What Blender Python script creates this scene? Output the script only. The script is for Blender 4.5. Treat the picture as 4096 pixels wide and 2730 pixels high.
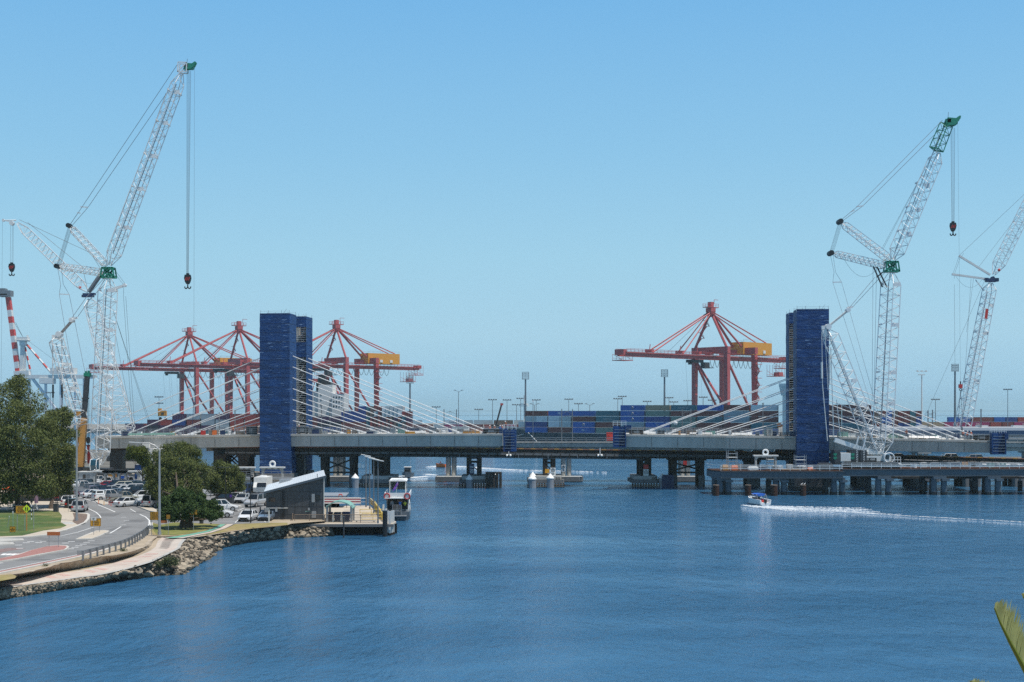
import bpy, bmesh, math, random
import numpy as np
from mathutils import Vector, Matrix
R = math.radians
random.seed(7); RNG = np.random.default_rng(11)
for o in list(bpy.data.objects): bpy.data.objects.remove(o)
SC = bpy.context.scene; COL = SC.collection

# ------------------------------------------------ camera, sky, sun, exposure
F, CX, HZ, CAMZ = 5048.0, 2048.0, 1645.0, 17.0       # the photo's scale: focal length and horizon in photo pixels, eye height in m
cd = bpy.data.cameras.new('camera'); cam = bpy.data.objects.new('camera', cd); COL.objects.link(cam)
cam.location = (0, 0, CAMZ); cam.rotation_euler = (R(90), 0, 0)
cd.sensor_width = 36; cd.lens = 36*F/4096; cd.shift_y = (HZ-1365)/4096; cd.clip_start = .3; cd.clip_end = 30000
SC.camera = cam
SUN_EL, SUN_AZ = 70, 118                                # azimuth clockwise from +Y (away from the camera)
w = bpy.data.worlds.new('World'); SC.world = w; w.use_nodes = True
nt = w.node_tree; bg = nt.nodes['Background']
sky = nt.nodes.new('ShaderNodeTexSky'); sky.sky_type = 'NISHITA'; sky.sun_disc = False
sky.sun_elevation = R(SUN_EL); sky.sun_rotation = R(SUN_AZ); sky.altitude = 0; sky.air_density = 1; sky.dust_density = .3; sky.ozone_density = 1.2
SKY_K = .1                                             # the pale sea haze low on the sky, blended into the clear sky above it
ge = nt.nodes.new('ShaderNodeTexCoord'); sx = nt.nodes.new('ShaderNodeSeparateXYZ'); nt.links.new(ge.outputs['Generated'], sx.inputs[0])
rp_ = nt.nodes.new('ShaderNodeValToRGB'); nt.links.new(sx.outputs[2], rp_.inputs[0])
SKYC = [(0., (.30, .52, .72)), (.02, (.36, .60, .78)), (.06, (.40, .65, .81)), (.12, (.355, .635, .82)), (.2, (.27, .56, .815)), (.31, (.185, .47, .80)), (.5, (.11, .34, .7))]
while len(rp_.color_ramp.elements) < len(SKYC): rp_.color_ramp.elements.new(.5)
for e_, (p_, c_) in zip(rp_.color_ramp.elements, SKYC): e_.position = p_; e_.color = (*c_, 1)
mu_ = nt.nodes.new('ShaderNodeMixRGB'); mu_.blend_type = 'MULTIPLY'; mu_.inputs[0].default_value = 1; mu_.inputs[2].default_value = (1/SKY_K,)*3+(1,); nt.links.new(rp_.outputs[0], mu_.inputs[1])
fr_ = nt.nodes.new('ShaderNodeMapRange'); fr_.interpolation_type = 'SMOOTHSTEP'; fr_.inputs['From Min'].default_value = .3; fr_.inputs['From Max'].default_value = .6; nt.links.new(sx.outputs[2], fr_.inputs['Value'])
mw_ = nt.nodes.new('ShaderNodeMixRGB'); nt.links.new(fr_.outputs[0], mw_.inputs[0]); nt.links.new(mu_.outputs[0], mw_.inputs[1]); nt.links.new(sky.outputs[0], mw_.inputs[2])
nt.links.new(mw_.outputs[0], bg.inputs[0]); bg.inputs[1].default_value = SKY_K
sd = bpy.data.lights.new('sun', 'SUN'); sd.energy = 4.9; sd.angle = R(.5); sd.color = (1, .955, .88)
sun = bpy.data.objects.new('sun', sd); COL.objects.link(sun)
sv = Vector((math.cos(R(SUN_EL))*math.sin(R(SUN_AZ)), math.cos(R(SUN_EL))*math.cos(R(SUN_AZ)), math.sin(R(SUN_EL))))
sun.rotation_euler = sv.to_track_quat('Z', 'Y').to_euler()
vs = SC.view_settings; SC.display_settings.display_device = 'sRGB'; vs.view_transform = 'Standard'; vs.look = 'None'; vs.gamma = 1; vs.exposure = 0
SC.cycles.max_bounces = 6; SC.cycles.sample_clamp_direct = 3; SC.cycles.sample_clamp_indirect = 3; SC.cycles.transparent_max_bounces = 12; SC.cycles.volume_bounces = 0
SC.cycles.use_denoising = False

# ------------------------------------------------ helpers
def P(px, py, Y): return Vector(((px-CX)/F*Y, Y, CAMZ-(py-HZ)/F*Y))
def G(px, py, z=2.0):
    Y = (CAMZ-z)*F/(py-HZ); return Vector(((px-CX)/F*Y, Y, z))
def lerp(a, b, t): return a+(b-a)*t
def interp(x, xs, ys): return float(np.interp(x, xs, ys))

MATS = {}
def mat(name, col, rough=.6, metal=0., var=.12, scale=1.5, bump=0., bscale=20., coat=0., dirt=None, dscale=.4, stretch=(1, 1, 1), spec=.5):
    if name in MATS: return MATS[name]
    m = bpy.data.materials.new(name); m.use_nodes = True; t = m.node_tree; b = t.nodes['Principled BSDF']
    c = (*col[:3], 1); b.inputs['Base Color'].default_value = c; b.inputs['Roughness'].default_value = rough; b.inputs['Metallic'].default_value = metal
    b.inputs['Specular IOR Level'].default_value = spec
    if coat: b.inputs['Coat Weight'].default_value = coat; b.inputs['Coat Roughness'].default_value = .05
    tc = t.nodes.new('ShaderNodeTexCoord'); mp = t.nodes.new('ShaderNodeMapping'); mp.inputs['Scale'].default_value = stretch
    t.links.new(tc.outputs['Object'], mp.inputs[0]); last = None
    if var:
        n = t.nodes.new('ShaderNodeTexNoise'); n.inputs['Scale'].default_value = scale; n.inputs['Detail'].default_value = 5; n.inputs['Roughness'].default_value = .65
        t.links.new(mp.outputs[0], n.inputs['Vector'])
        r = t.nodes.new('ShaderNodeValToRGB'); e = r.color_ramp.elements
        e[0].position = .3; e[1].position = .7
        e[0].color = (*[x*(1-var) for x in col[:3]], 1); e[1].color = (*[min(1, x*(1+var)) for x in col[:3]], 1)
        t.links.new(n.outputs[0], r.inputs[0]); last = r.outputs[0]
    if dirt:
        n2 = t.nodes.new('ShaderNodeTexNoise'); n2.inputs['Scale'].default_value = dscale; n2.inputs['Detail'].default_value = 8; n2.inputs['Roughness'].default_value = .7
        t.links.new(mp.outputs[0], n2.inputs['Vector'])
        r2 = t.nodes.new('ShaderNodeValToRGB'); r2.color_ramp.elements[0].position = .5; r2.color_ramp.elements[1].position = .68
        t.links.new(n2.outputs[0], r2.inputs[0])
        mx = t.nodes.new('ShaderNodeMixRGB'); mx.inputs[2].default_value = (*dirt, 1); mx.inputs[1].default_value = c
        t.links.new(r2.outputs[0], mx.inputs[0])
        if last: t.links.new(last, mx.inputs[1])
        last = mx.outputs[0]
    if last: t.links.new(last, b.inputs['Base Color'])
    if bump:
        n3 = t.nodes.new('ShaderNodeTexNoise'); n3.inputs['Scale'].default_value = bscale; n3.inputs['Detail'].default_value = 4
        t.links.new(mp.outputs[0], n3.inputs['Vector'])
        bp = t.nodes.new('ShaderNodeBump'); bp.inputs['Strength'].default_value = bump; bp.inputs['Distance'].default_value = .1
        t.links.new(n3.outputs[0], bp.inputs['Height']); t.links.new(bp.outputs[0], b.inputs['Normal'])
    MATS[name] = m; return m

class MB:
    """collects shapes of one mesh"""
    def __init__(s): s.v = []; s.f = []; s.mi = []; s.cur = 0
    def m(s, i): s.cur = i; return s
    def add(s, vs, fs):
        o = len(s.v); s.v += [tuple(v) for v in vs]; s.f += [tuple(i+o for i in f) for f in fs]; s.mi += [s.cur]*len(fs); return s
    def box(s, c, d, rz=0., rot=None):
        x, y, z = d[0]/2, d[1]/2, d[2]/2
        M = rot if rot is not None else Matrix.Rotation(rz, 3, 'Z'); c = Vector(c)
        vs = [c+M @ Vector((a*x, b*y, e*z)) for e in (-1, 1) for a, b in ((-1, -1), (1, -1), (1, 1), (-1, 1))]
        return s.add(vs, [(3, 2, 1, 0), (4, 5, 6, 7), (0, 1, 5, 4), (1, 2, 6, 5), (2, 3, 7, 6), (3, 0, 4, 7)])
    def beam(s, a, b, w, h=None, up=(0, 0, 1)):
        a, b = Vector(a), Vector(b); h = h or w; d = (b-a); L = d.length
        if L < 1e-6: return s
        d.normalize(); u = Vector(up); sd_ = d.cross(u)
        if sd_.length < 1e-3: sd_ = d.cross(Vector((0, 1, 0)))
        sd_.normalize(); u = sd_.cross(d).normalized()
        vs = [p+sd_*(i*w/2)+u*(j*h/2) for p in (a, b) for i, j in ((-1, -1), (1, -1), (1, 1), (-1, 1))]
        return s.add(vs, [(0, 1, 2, 3), (7, 6, 5, 4), (1, 0, 4, 5), (2, 1, 5, 6), (3, 2, 6, 7), (0, 3, 7, 4)])
    def tube(s, a, b, r, r2=None, n=6, cap=True):
        a, b = Vector(a), Vector(b); r2 = r if r2 is None else r2; d = b-a
        if d.length < 1e-6: return s
        d.normalize(); u = d.orthogonal().normalized(); w_ = d.cross(u)
        vs = []
        for p, q in ((a, r), (b, r2)):
            for k in range(n):
                t = 2*math.pi*k/n; vs.append(p+u*(q*math.cos(t))+w_*(q*math.sin(t)))
        fs = [(k, (k+1) % n, n+(k+1) % n, n+k) for k in range(n)]
        if cap: fs += [tuple(range(n-1, -1, -1)), tuple(range(n, 2*n))]
        return s.add(vs, fs)
    def path(s, pts, r, n=5):
        for a, b in zip(pts, pts[1:]): s.tube(a, b, r, n=n)
        return s
    def cable(s, a, b, r, sag=0., k=8, n=4):
        a, b = Vector(a), Vector(b)
        pts = [a.lerp(b, i/k)-Vector((0, 0, sag*4*(i/k)*(1-i/k))) for i in range(k+1)]
        return s.path(pts, r, n)
    def prism(s, poly, z0, z1):
        n = len(poly); vs = [(p[0], p[1], z0) for p in poly]+[(p[0], p[1], z1) for p in poly]
        return s.add(vs, [tuple(range(n-1, -1, -1)), tuple(range(n, 2*n))]+[(k, (k+1) % n, n+(k+1) % n, n+k) for k in range(n)])
    def extr(s, poly, d):
        d = Vector(d); n = len(poly); vs = [Vector(p) for p in poly]; vs += [p+d for p in vs]
        return s.add(vs, [tuple(range(n-1, -1, -1)), tuple(range(n, 2*n))]+[(k, (k+1) % n, n+(k+1) % n, n+k) for k in range(n)])
    def loft(s, rings, cap=True, close=True):
        n = len(rings[0]); vs = [p for r_ in rings for p in r_]; fs = []
        for i in range(len(rings)-1):
            for k in range(n if close else n-1):
                fs.append((i*n+k, i*n+(k+1) % n, (i+1)*n+(k+1) % n, (i+1)*n+k))
        if cap: fs += [tuple(range(n-1, -1, -1)), tuple(range((len(rings)-1)*n, len(rings)*n))]
        return s.add(vs, fs)
    def lathe(s, c, prof, n=12):
        return s.loft([[(c[0]+r*math.cos(2*math.pi*k/n), c[1]+r*math.sin(2*math.pi*k/n), c[2]+z) for k in range(n)] for r, z in prof])
    def torus(s, c, R_, r, axis='Y', n=14, k=6):
        rings = []
        for i in range(n):
            a = 2*math.pi*i/n; ring = []
            for j in range(k):
                b = 2*math.pi*j/k; q = R_+r*math.cos(b); h = r*math.sin(b)
                p = (q*math.cos(a), h, q*math.sin(a)) if axis == 'Y' else ((q*math.cos(a), q*math.sin(a), h) if axis == 'Z' else (h, q*math.cos(a), q*math.sin(a)))
                ring.append((c[0]+p[0], c[1]+p[1], c[2]+p[2]))
            rings.append(ring)
        rings.append(rings[0]); return s.loft(rings, cap=False)
    def ball(s, c, r, n=8, m=5, sz=1.):
        pr = [(max(1e-3, r*math.cos(t)), r*sz*math.sin(t)) for t in [(-.5+i/m)*math.pi for i in range(m+1)]]
        return s.lathe(c, pr, n)
    def lattice(s, a, b, w0, w1, n, rc, rd, roll=0., taper=.12, depth=1.):
        """four chords and zigzag bracing between a and b; both ends taper"""
        a, b = Vector(a), Vector(b); d = (b-a).normalized(); y = Vector((0, 1, 0))
        u = y.cross(d).normalized(); v = d.cross(u)
        c_, s_ = math.cos(roll), math.sin(roll); u, v = u*c_+v*s_, v*c_-u*s_
        st = [0.]+[taper*.5, taper]+[taper+(1-2*taper)*i/n for i in range(1, n)]+[1-taper, 1-taper*.5, 1.]
        secs = []
        for t in st:
            k = min(1, t/taper, (1-t)/taper) if taper > 0 else 1
            ww = lerp(w0, w1, t)*(.22+.78*k)/2
            p = a.lerp(b, t); secs.append([p+u*(i*ww)+v*(j*ww*depth) for i, j in ((-1, -1), (1, -1), (1, 1), (-1, 1))])
        for A, B in ((secs[i], secs[i+1]) for i in range(len(secs)-1)):
            for k in range(4): s.tube(A[k], B[k], rc, n=4, cap=False)
        for i in range(len(secs)-1):
            for k in range(4):
                A, B = secs[i], secs[i+1]; l = (k+1) % 4
                if (i+k) % 2: s.tube(A[k], B[l], rd, n=3, cap=False)
                else: s.tube(A[l], B[k], rd, n=3, cap=False)
                if i % 4 == 2: s.tube(A[k], A[l], rd, n=3, cap=False)
        return s

ORG = {}
def link(name, me, parent=None, loc=(0, 0, 0)):
    o = bpy.data.objects.new(name, me); COL.objects.link(o)
    if parent: o.parent = parent
    o.location = loc; return o
def mesh(name, mb, ms, smooth=False, off=(0, 0, 0)):
    me = bpy.data.meshes.new(name); off = Vector(off)
    me.from_pydata([Vector(v)-off for v in mb.v], [], mb.f)
    for m in (ms if isinstance(ms, (list, tuple)) else [ms]): me.materials.append(m)
    if any(mb.mi): me.polygons.foreach_set('material_index', mb.mi)
    if smooth: me.polygons.foreach_set('use_smooth', [True]*len(me.polygons))
    me.update(); return me
def part(name, mb, ms, parent, smooth=False, label=None, kind=None):
    """a part (or sub-part): its shape is given in the coordinates its thing was given in"""
    org = ORG.get(parent.name, Vector((0, 0, 0)))
    o = link(name, mesh(name, mb, ms, smooth, org), parent); ORG[o.name] = org
    if label: o['label'] = label
    if kind: o['kind'] = kind
    return o
def tag(o, label, cat, group=None, kind=None):
    if label: o['label'] = label
    if cat: o['category'] = cat
    if group: o['group'] = group
    if kind: o['kind'] = kind
    return o
def thing(name, label, cat, loc, group=None, world=True):
    o = link(name, None, None, loc); o.empty_display_size = .5
    ORG[o.name] = Vector(loc) if world else Vector((0, 0, 0))
    return tag(o, label, cat, group)
def solo(name, mb, ms, label, cat, group=None, kind=None, smooth=False):
    """a thing that is one mesh; its origin goes to the middle of its base"""
    a = np.array([tuple(v) for v in mb.v]); lo, hi = a.min(0), a.max(0)
    org = Vector(((lo[0]+hi[0])/2, (lo[1]+hi[1])/2, lo[2]))
    o = link(name, mesh(name, mb, ms, smooth, org), None, org); ORG[o.name] = org
    return tag(o, label, cat, group, kind)
def struct(name, mb, ms, smooth=False): return solo(name, mb, ms, None, None, None, 'structure', smooth)
def dup(root, loc, rz=None, label=None, group=None):
    r_ = root.copy(); COL.objects.link(r_); r_.location = loc
    if rz is not None: r_.rotation_euler = (0, 0, rz)
    if label: r_['label'] = label
    if group: r_['group'] = group
    for ch in root.children:
        c = ch.copy(); COL.objects.link(c); c.parent = r_
        for g in ch.children:
            d = g.copy(); COL.objects.link(d); d.parent = c
    return r_
def text(name, s, size, m, parent, loc, rot=(R(90), 0, 0), ext=.004, align='CENTER', space=1.):
    cu = bpy.data.curves.new(name, 'FONT'); cu.body = s; cu.size = size; cu.align_x = align; cu.align_y = 'CENTER'; cu.extrude = ext; cu.space_line = space
    tmp = bpy.data.objects.new(name, cu); COL.objects.link(tmp)
    me = bpy.data.meshes.new_from_object(tmp.evaluated_get(bpy.context.evaluated_depsgraph_get()))
    bpy.data.objects.remove(tmp); me.materials.clear(); me.materials.append(m); me.name = name
    o = link(name, me, parent, Vector(loc)-ORG.get(parent.name, Vector((0, 0, 0)))); o.rotation_euler = rot; return o
ORD = ['first', 'second', 'third', 'fourth', 'fifth', 'sixth', 'seventh', 'eighth', 'ninth', 'tenth', 'eleventh', 'twelfth', 'thirteenth', 'fourteenth', 'fifteenth',
       'sixteenth', 'seventeenth', 'eighteenth', 'nineteenth', 'twentieth']

# ------------------------------------------------ materials
M = dict(
 asphalt=mat('asphalt', (.19, .19, .188), .9, var=.1, scale=.35, dirt=(.13, .13, .13), dscale=.22),
 dirt=mat('dirt', (.36, .295, .215), .95, var=.25, scale=.5, bump=.3, bscale=3, dirt=(.24, .2, .11), dscale=.25),
 lawn=mat('lawn', (.058, .098, .018), .95, var=.35, scale=.7, dirt=(.2, .18, .06), dscale=.18, bump=.5, bscale=12),
 dry=mat('dry_grass', (.24, .2, .07), .95, var=.3, scale=.7, dirt=(.33, .24, .13), dscale=.3, bump=.4, bscale=9),
 pave=mat('pavement', (.46, .4, .32), .9, var=.1, scale=.6, dirt=(.38, .33, .27), dscale=.3),
 kerb=mat('kerb', (.5, .48, .44), .85, var=.12, scale=1),
 redpave=mat('red_paving', (.31, .15, .13), .9, var=.15, scale=2),
 mulch=mat('mulch', (.16, .115, .09), .95, var=.3, scale=3, bump=.4),
 line=mat('road_paint', (.72, .72, .7), .7, var=.1, scale=3),
 pink=mat('pink_paving', (.48, .42, .36), .9, var=.12, scale=.8, dirt=(.48, .37, .31), dscale=.35),
 green_lane=mat('green_lane', (.13, .33, .24), .85, var=.1),
 conc=mat('concrete', (.45, .435, .40), .85, var=.14, scale=.35, dirt=(.34, .33, .295), dscale=.2, stretch=(1, 1, .35)),
 conc_l=mat('pale_concrete', (.42, .41, .38), .85, var=.12, scale=.6, dirt=(.3, .29, .27), dscale=.4),
 conc_d=mat('dark_concrete', (.15, .15, .15), .85, var=.2, scale=.7),
 timber=mat('black_timber', (.028, .022, .018), .9, var=.45, scale=1.2, dirt=(.06, .038, .022), dscale=.5),
 steel=mat('grey_steel', (.2, .21, .22), .5, .3, var=.1),
 galv=mat('galvanised_steel', (.36, .37, .38), .45, .5, var=.1),
 steel_d=mat('dark_steel', (.05, .053, .058), .55, .2, var=.2),
 bluesteel=mat('blue_grey_steel', (.075, .1, .125), .55, .1, var=.15, scale=.5),
 white=mat('white_paint', (.8, .8, .78), .45, var=.05),
 offw=mat('off_white_paint', (.66, .66, .63), .5, var=.08, scale=.8),
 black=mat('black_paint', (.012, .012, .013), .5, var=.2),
 rubber=mat('rubber', (.015, .015, .015), .85, var=.2),
 cranew=mat('crane_white', (.7, .71, .7), .45, var=.06, scale=.6),
 craneg=mat('crane_green', (.01, .22, .13), .5, var=.15),
 rope=mat('wire_rope', (.12, .125, .13), .6, .3, var=.1),
 stay=mat('white_stay', (.66, .67, .67), .45, var=.03),
 red=mat('crane_red', (.43, .085, .085), .5, var=.12, scale=.3),
 red2=mat('signal_red', (.55, .04, .03), .5, var=.08),
 yellow=mat('house_yellow', (.62, .28, .03), .5, var=.06),
 amber=mat('crane_amber', (.5, .24, .05), .45, var=.1),
 sign_y=mat('sign_yellow', (.62, .3, .015), .5, var=.05),
 sign_g=mat('sign_lime', (.62, .8, .02), .5, var=.03),
 orange=mat('orange_plastic', (.75, .17, .03), .6, var=.08),
 blue=mat('blue_plastic', (.02, .12, .5), .55, var=.1),
 navy=mat('navy_paint', (.015, .03, .09), .5, var=.1),
 glass=mat('dark_glass', (.01, .013, .016), .08, var=0, spec=.8),
 chrome=mat('alloy', (.45, .45, .46), .35, .7, var=.05),
 tail=mat('tail_light', (.4, .01, .01), .25, var=0),
 head=mat('head_light', (.75, .76, .78), .15, var=0),
 skin=mat('skin', (.45, .26, .18), .6, var=.05),
 rust=mat('rusty_steel', (.06, .03, .022), .9, var=.4, scale=1.5, dirt=(.035, .022, .018), dscale=.8, spec=.15),
 bark=mat('bark', (.1, .075, .055), .9, var=.35, scale=2, bump=.6, bscale=6),
 clad=mat('dark_cladding', (.055, .06, .068), .5, var=.25, scale=.8, dirt=(.08, .083, .09), dscale=.5),
 roofw=mat('pale_metal_roof', (.68, .72, .74), .4, .2, var=.05),
 wood=mat('weathered_wood', (.19, .145, .11), .85, var=.25, scale=2),
 teal=mat('sage_green_paint', (.2, .38, .32), .5, var=.06),
 brass=mat('yellow_rail_paint', (.62, .45, .08), .4, var=.1),
 purple=mat('purple_banner', (.08, .02, .25), .7, var=.2),
)
def wrap_material():
    m = bpy.data.materials.new('blue_scaffold_mesh'); m.use_nodes = True; t = m.node_tree; b = t.nodes['Principled BSDF']
    tc = t.nodes.new('ShaderNodeTexCoord')
    def noise(sc, st, det=6):
        mp = t.nodes.new('ShaderNodeMapping'); mp.inputs['Scale'].default_value = st
        n = t.nodes.new('ShaderNodeTexNoise'); n.inputs['Scale'].default_value = sc; n.inputs['Detail'].default_value = det; n.inputs['Roughness'].default_value = .65
        t.links.new(tc.outputs['Object'], mp.inputs[0]); t.links.new(mp.outputs[0], n.inputs['Vector']); return n.outputs[0]
    sp = t.nodes.new('ShaderNodeVectorMath'); sp.operation = 'SNAP'; sp.inputs[1].default_value = (2.45, 2.8, 2.); of = t.nodes.new('ShaderNodeVectorMath'); of.inputs[1].default_value = (50.3, 50.7, .9)
    t.links.new(tc.outputs['Object'], of.inputs[0]); t.links.new(of.outputs[0], sp.inputs[0])
    wn = t.nodes.new('ShaderNodeTexWhiteNoise'); t.links.new(sp.outputs[0], wn.inputs['Vector'])          # every sheet of the wrap is a little different
    ad = t.nodes.new('ShaderNodeMath'); ad.operation = 'MULTIPLY_ADD'; ad.inputs[1].default_value = .8; t.links.new(noise(.45, (1, 1, 2.5), 5), ad.inputs[0])
    m5 = t.nodes.new('ShaderNodeMath'); m5.operation = 'MULTIPLY'; m5.inputs[1].default_value = .18; t.links.new(wn.outputs[0], m5.inputs[0]); t.links.new(m5.outputs[0], ad.inputs[2])
    r = t.nodes.new('ShaderNodeValToRGB'); e = r.color_ramp.elements
    e[0].position = .3; e[0].color = (.007, .034, .11, 1); e[1].position = .85; e[1].color = (.011, .066, .23, 1); t.links.new(ad.outputs[0], r.inputs[0])
    r2 = t.nodes.new('ShaderNodeValToRGB'); r2.color_ramp.elements[0].position = .63; r2.color_ramp.elements[1].position = .7
    t.links.new(noise(1.1, (.4, .4, 4.5), 3), r2.inputs[0])
    mx = t.nodes.new('ShaderNodeMixRGB'); mx.inputs[2].default_value = (.2, .32, .52, 1)
    t.links.new(r2.outputs[0], mx.inputs[0]); t.links.new(r.outputs[0], mx.inputs[1])
    sz = t.nodes.new('ShaderNodeSeparateXYZ'); t.links.new(of.outputs[0], sz.inputs[0]); fr = t.nodes.new('ShaderNodeMath'); fr.operation = 'PINGPONG'; fr.inputs[1].default_value = 1.; t.links.new(sz.outputs[2], fr.inputs[0])
    lt = t.nodes.new('ShaderNodeMath'); lt.operation = 'LESS_THAN'; lt.inputs[1].default_value = .1; t.links.new(fr.outputs[0], lt.inputs[0])
    m3 = t.nodes.new('ShaderNodeMath'); m3.operation = 'MULTIPLY'; m3.inputs[1].default_value = .55; t.links.new(lt.outputs[0], m3.inputs[0])
    m4 = t.nodes.new('ShaderNodeMixRGB'); m4.inputs[2].default_value = (.004, .012, .04, 1); t.links.new(m3.outputs[0], m4.inputs[0]); t.links.new(mx.outputs[0], m4.inputs[1]); t.links.new(m4.outputs[0], b.inputs['Base Color'])
    b.inputs['Roughness'].default_value = .6; b.inputs['Specular IOR Level'].default_value = .3
    bp = t.nodes.new('ShaderNodeBump'); bp.inputs['Strength'].default_value = .45; bp.inputs['Distance'].default_value = .4
    t.links.new(noise(.5, (1, 1, 2.4), 4), bp.inputs['Height']); t.links.new(bp.outputs[0], b.inputs['Normal'])
    return m
M['wrap'] = wrap_material()
def leaf_material(name, c0, c1, c2):
    m = bpy.data.materials.new(name); m.use_nodes = True; t = m.node_tree
    for n in list(t.nodes): t.nodes.remove(n)
    out = t.nodes.new('ShaderNodeOutputMaterial'); tc = t.nodes.new('ShaderNodeTexCoord'); n = t.nodes.new('ShaderNodeTexNoise')
    n.inputs['Scale'].default_value = .9; n.inputs['Detail'].default_value = 8; n.inputs['Roughness'].default_value = .75
    t.links.new(tc.outputs['Object'], n.inputs['Vector'])
    r = t.nodes.new('ShaderNodeValToRGB'); e = r.color_ramp.elements; e[0].position = .3; e[1].position = .72
    e[0].color = (*c0, 1); e[1].color = (*c2, 1); k = r.color_ramp.elements.new(.5); k.color = (*c1, 1)
    t.links.new(n.outputs[0], r.inputs[0])
    d = t.nodes.new('ShaderNodeBsdfPrincipled'); d.inputs['Roughness'].default_value = .8; d.inputs['Specular IOR Level'].default_value = .2; tr = t.nodes.new('ShaderNodeBsdfTranslucent'); mx = t.nodes.new('ShaderNodeMixShader'); mx.inputs[0].default_value = .25
    t.links.new(r.outputs[0], d.inputs['Base Color']); t.links.new(r.outputs[0], tr.inputs[0])
    t.links.new(d.outputs[0], mx.inputs[1]); t.links.new(tr.outputs[0], mx.inputs[2]); t.links.new(mx.outputs[0], out.inputs[0])
    return m
M['leaf_euc'] = leaf_material('eucalypt_leaves', (.05, .068, .022), (.115, .14, .042), (.23, .235, .09))
M['leaf_fig'] = leaf_material('fig_leaves', (.022, .045, .014), (.048, .085, .024), (.1, .145, .045))
M['leaf_lime'] = leaf_material('lime_leaves', (.045, .065, .01), (.085, .11, .016), (.14, .16, .03))
M['shrub'] = leaf_material('shore_shrub', (.05, .07, .03), (.085, .105, .05), (.14, .15, .08))
def rock_material():
    m = bpy.data.materials.new('limestone_boulder'); m.use_nodes = True; t = m.node_tree; b = t.nodes['Principled BSDF']
    ge = t.nodes.new('ShaderNodeNewGeometry'); n = t.nodes.new('ShaderNodeTexNoise'); n.inputs['Scale'].default_value = 1.6; n.inputs['Detail'].default_value = 9; n.inputs['Roughness'].default_value = .7
    t.links.new(ge.outputs['Position'], n.inputs['Vector'])
    r = t.nodes.new('ShaderNodeValToRGB'); e = r.color_ramp.elements; e[0].position = .34; e[0].color = (.14, .115, .085, 1); e[1].position = .64; e[1].color = (.39, .325, .24, 1)
    t.links.new(n.outputs[0], r.inputs[0])
    sp = t.nodes.new('ShaderNodeSeparateXYZ'); t.links.new(ge.outputs['Position'], sp.inputs[0])
    mr = t.nodes.new('ShaderNodeMapRange'); mr.inputs['From Min'].default_value = .2; mr.inputs['From Max'].default_value = .65
    ad = t.nodes.new('ShaderNodeMath'); ad.operation = 'MULTIPLY_ADD'; ad.inputs[1].default_value = .7; t.links.new(n.outputs[0], ad.inputs[0]); 
    sb = t.nodes.new('ShaderNodeMath'); sb.operation = 'SUBTRACT'; t.links.new(sp.outputs[2], sb.inputs[0]); sb.inputs[1].default_value = .12; t.links.new(sb.outputs[0], ad.inputs[2])
    t.links.new(ad.outputs[0], mr.inputs['Value'])
    mx = t.nodes.new('ShaderNodeMixRGB'); mx.inputs[1].default_value = (.045, .04, .026, 1)     # weed-dark tide band
    t.links.new(mr.outputs[0], mx.inputs[0]); t.links.new(r.outputs[0], mx.inputs[2]); t.links.new(mx.outputs[0], b.inputs['Base Color'])
    b.inputs['Roughness'].default_value = .9
    bp = t.nodes.new('ShaderNodeBump'); bp.inputs['Strength'].default_value = .6; bp.inputs['Distance'].default_value = .12
    n2 = t.nodes.new('ShaderNodeTexNoise'); n2.inputs['Scale'].default_value = 5; n2.inputs['Detail'].default_value = 6; t.links.new(ge.outputs['Position'], n2.inputs['Vector'])
    t.links.new(n2.outputs[0], bp.inputs['Height']); t.links.new(bp.outputs[0], b.inputs['Normal']); return m
M['rock'] = rock_material()
M['rubble'] = mat('gap_shade_rubble', (.085, .072, .055), .95, var=.4, scale=2)  # rubble coloured dark to paint shade into the gaps between boulders
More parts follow.
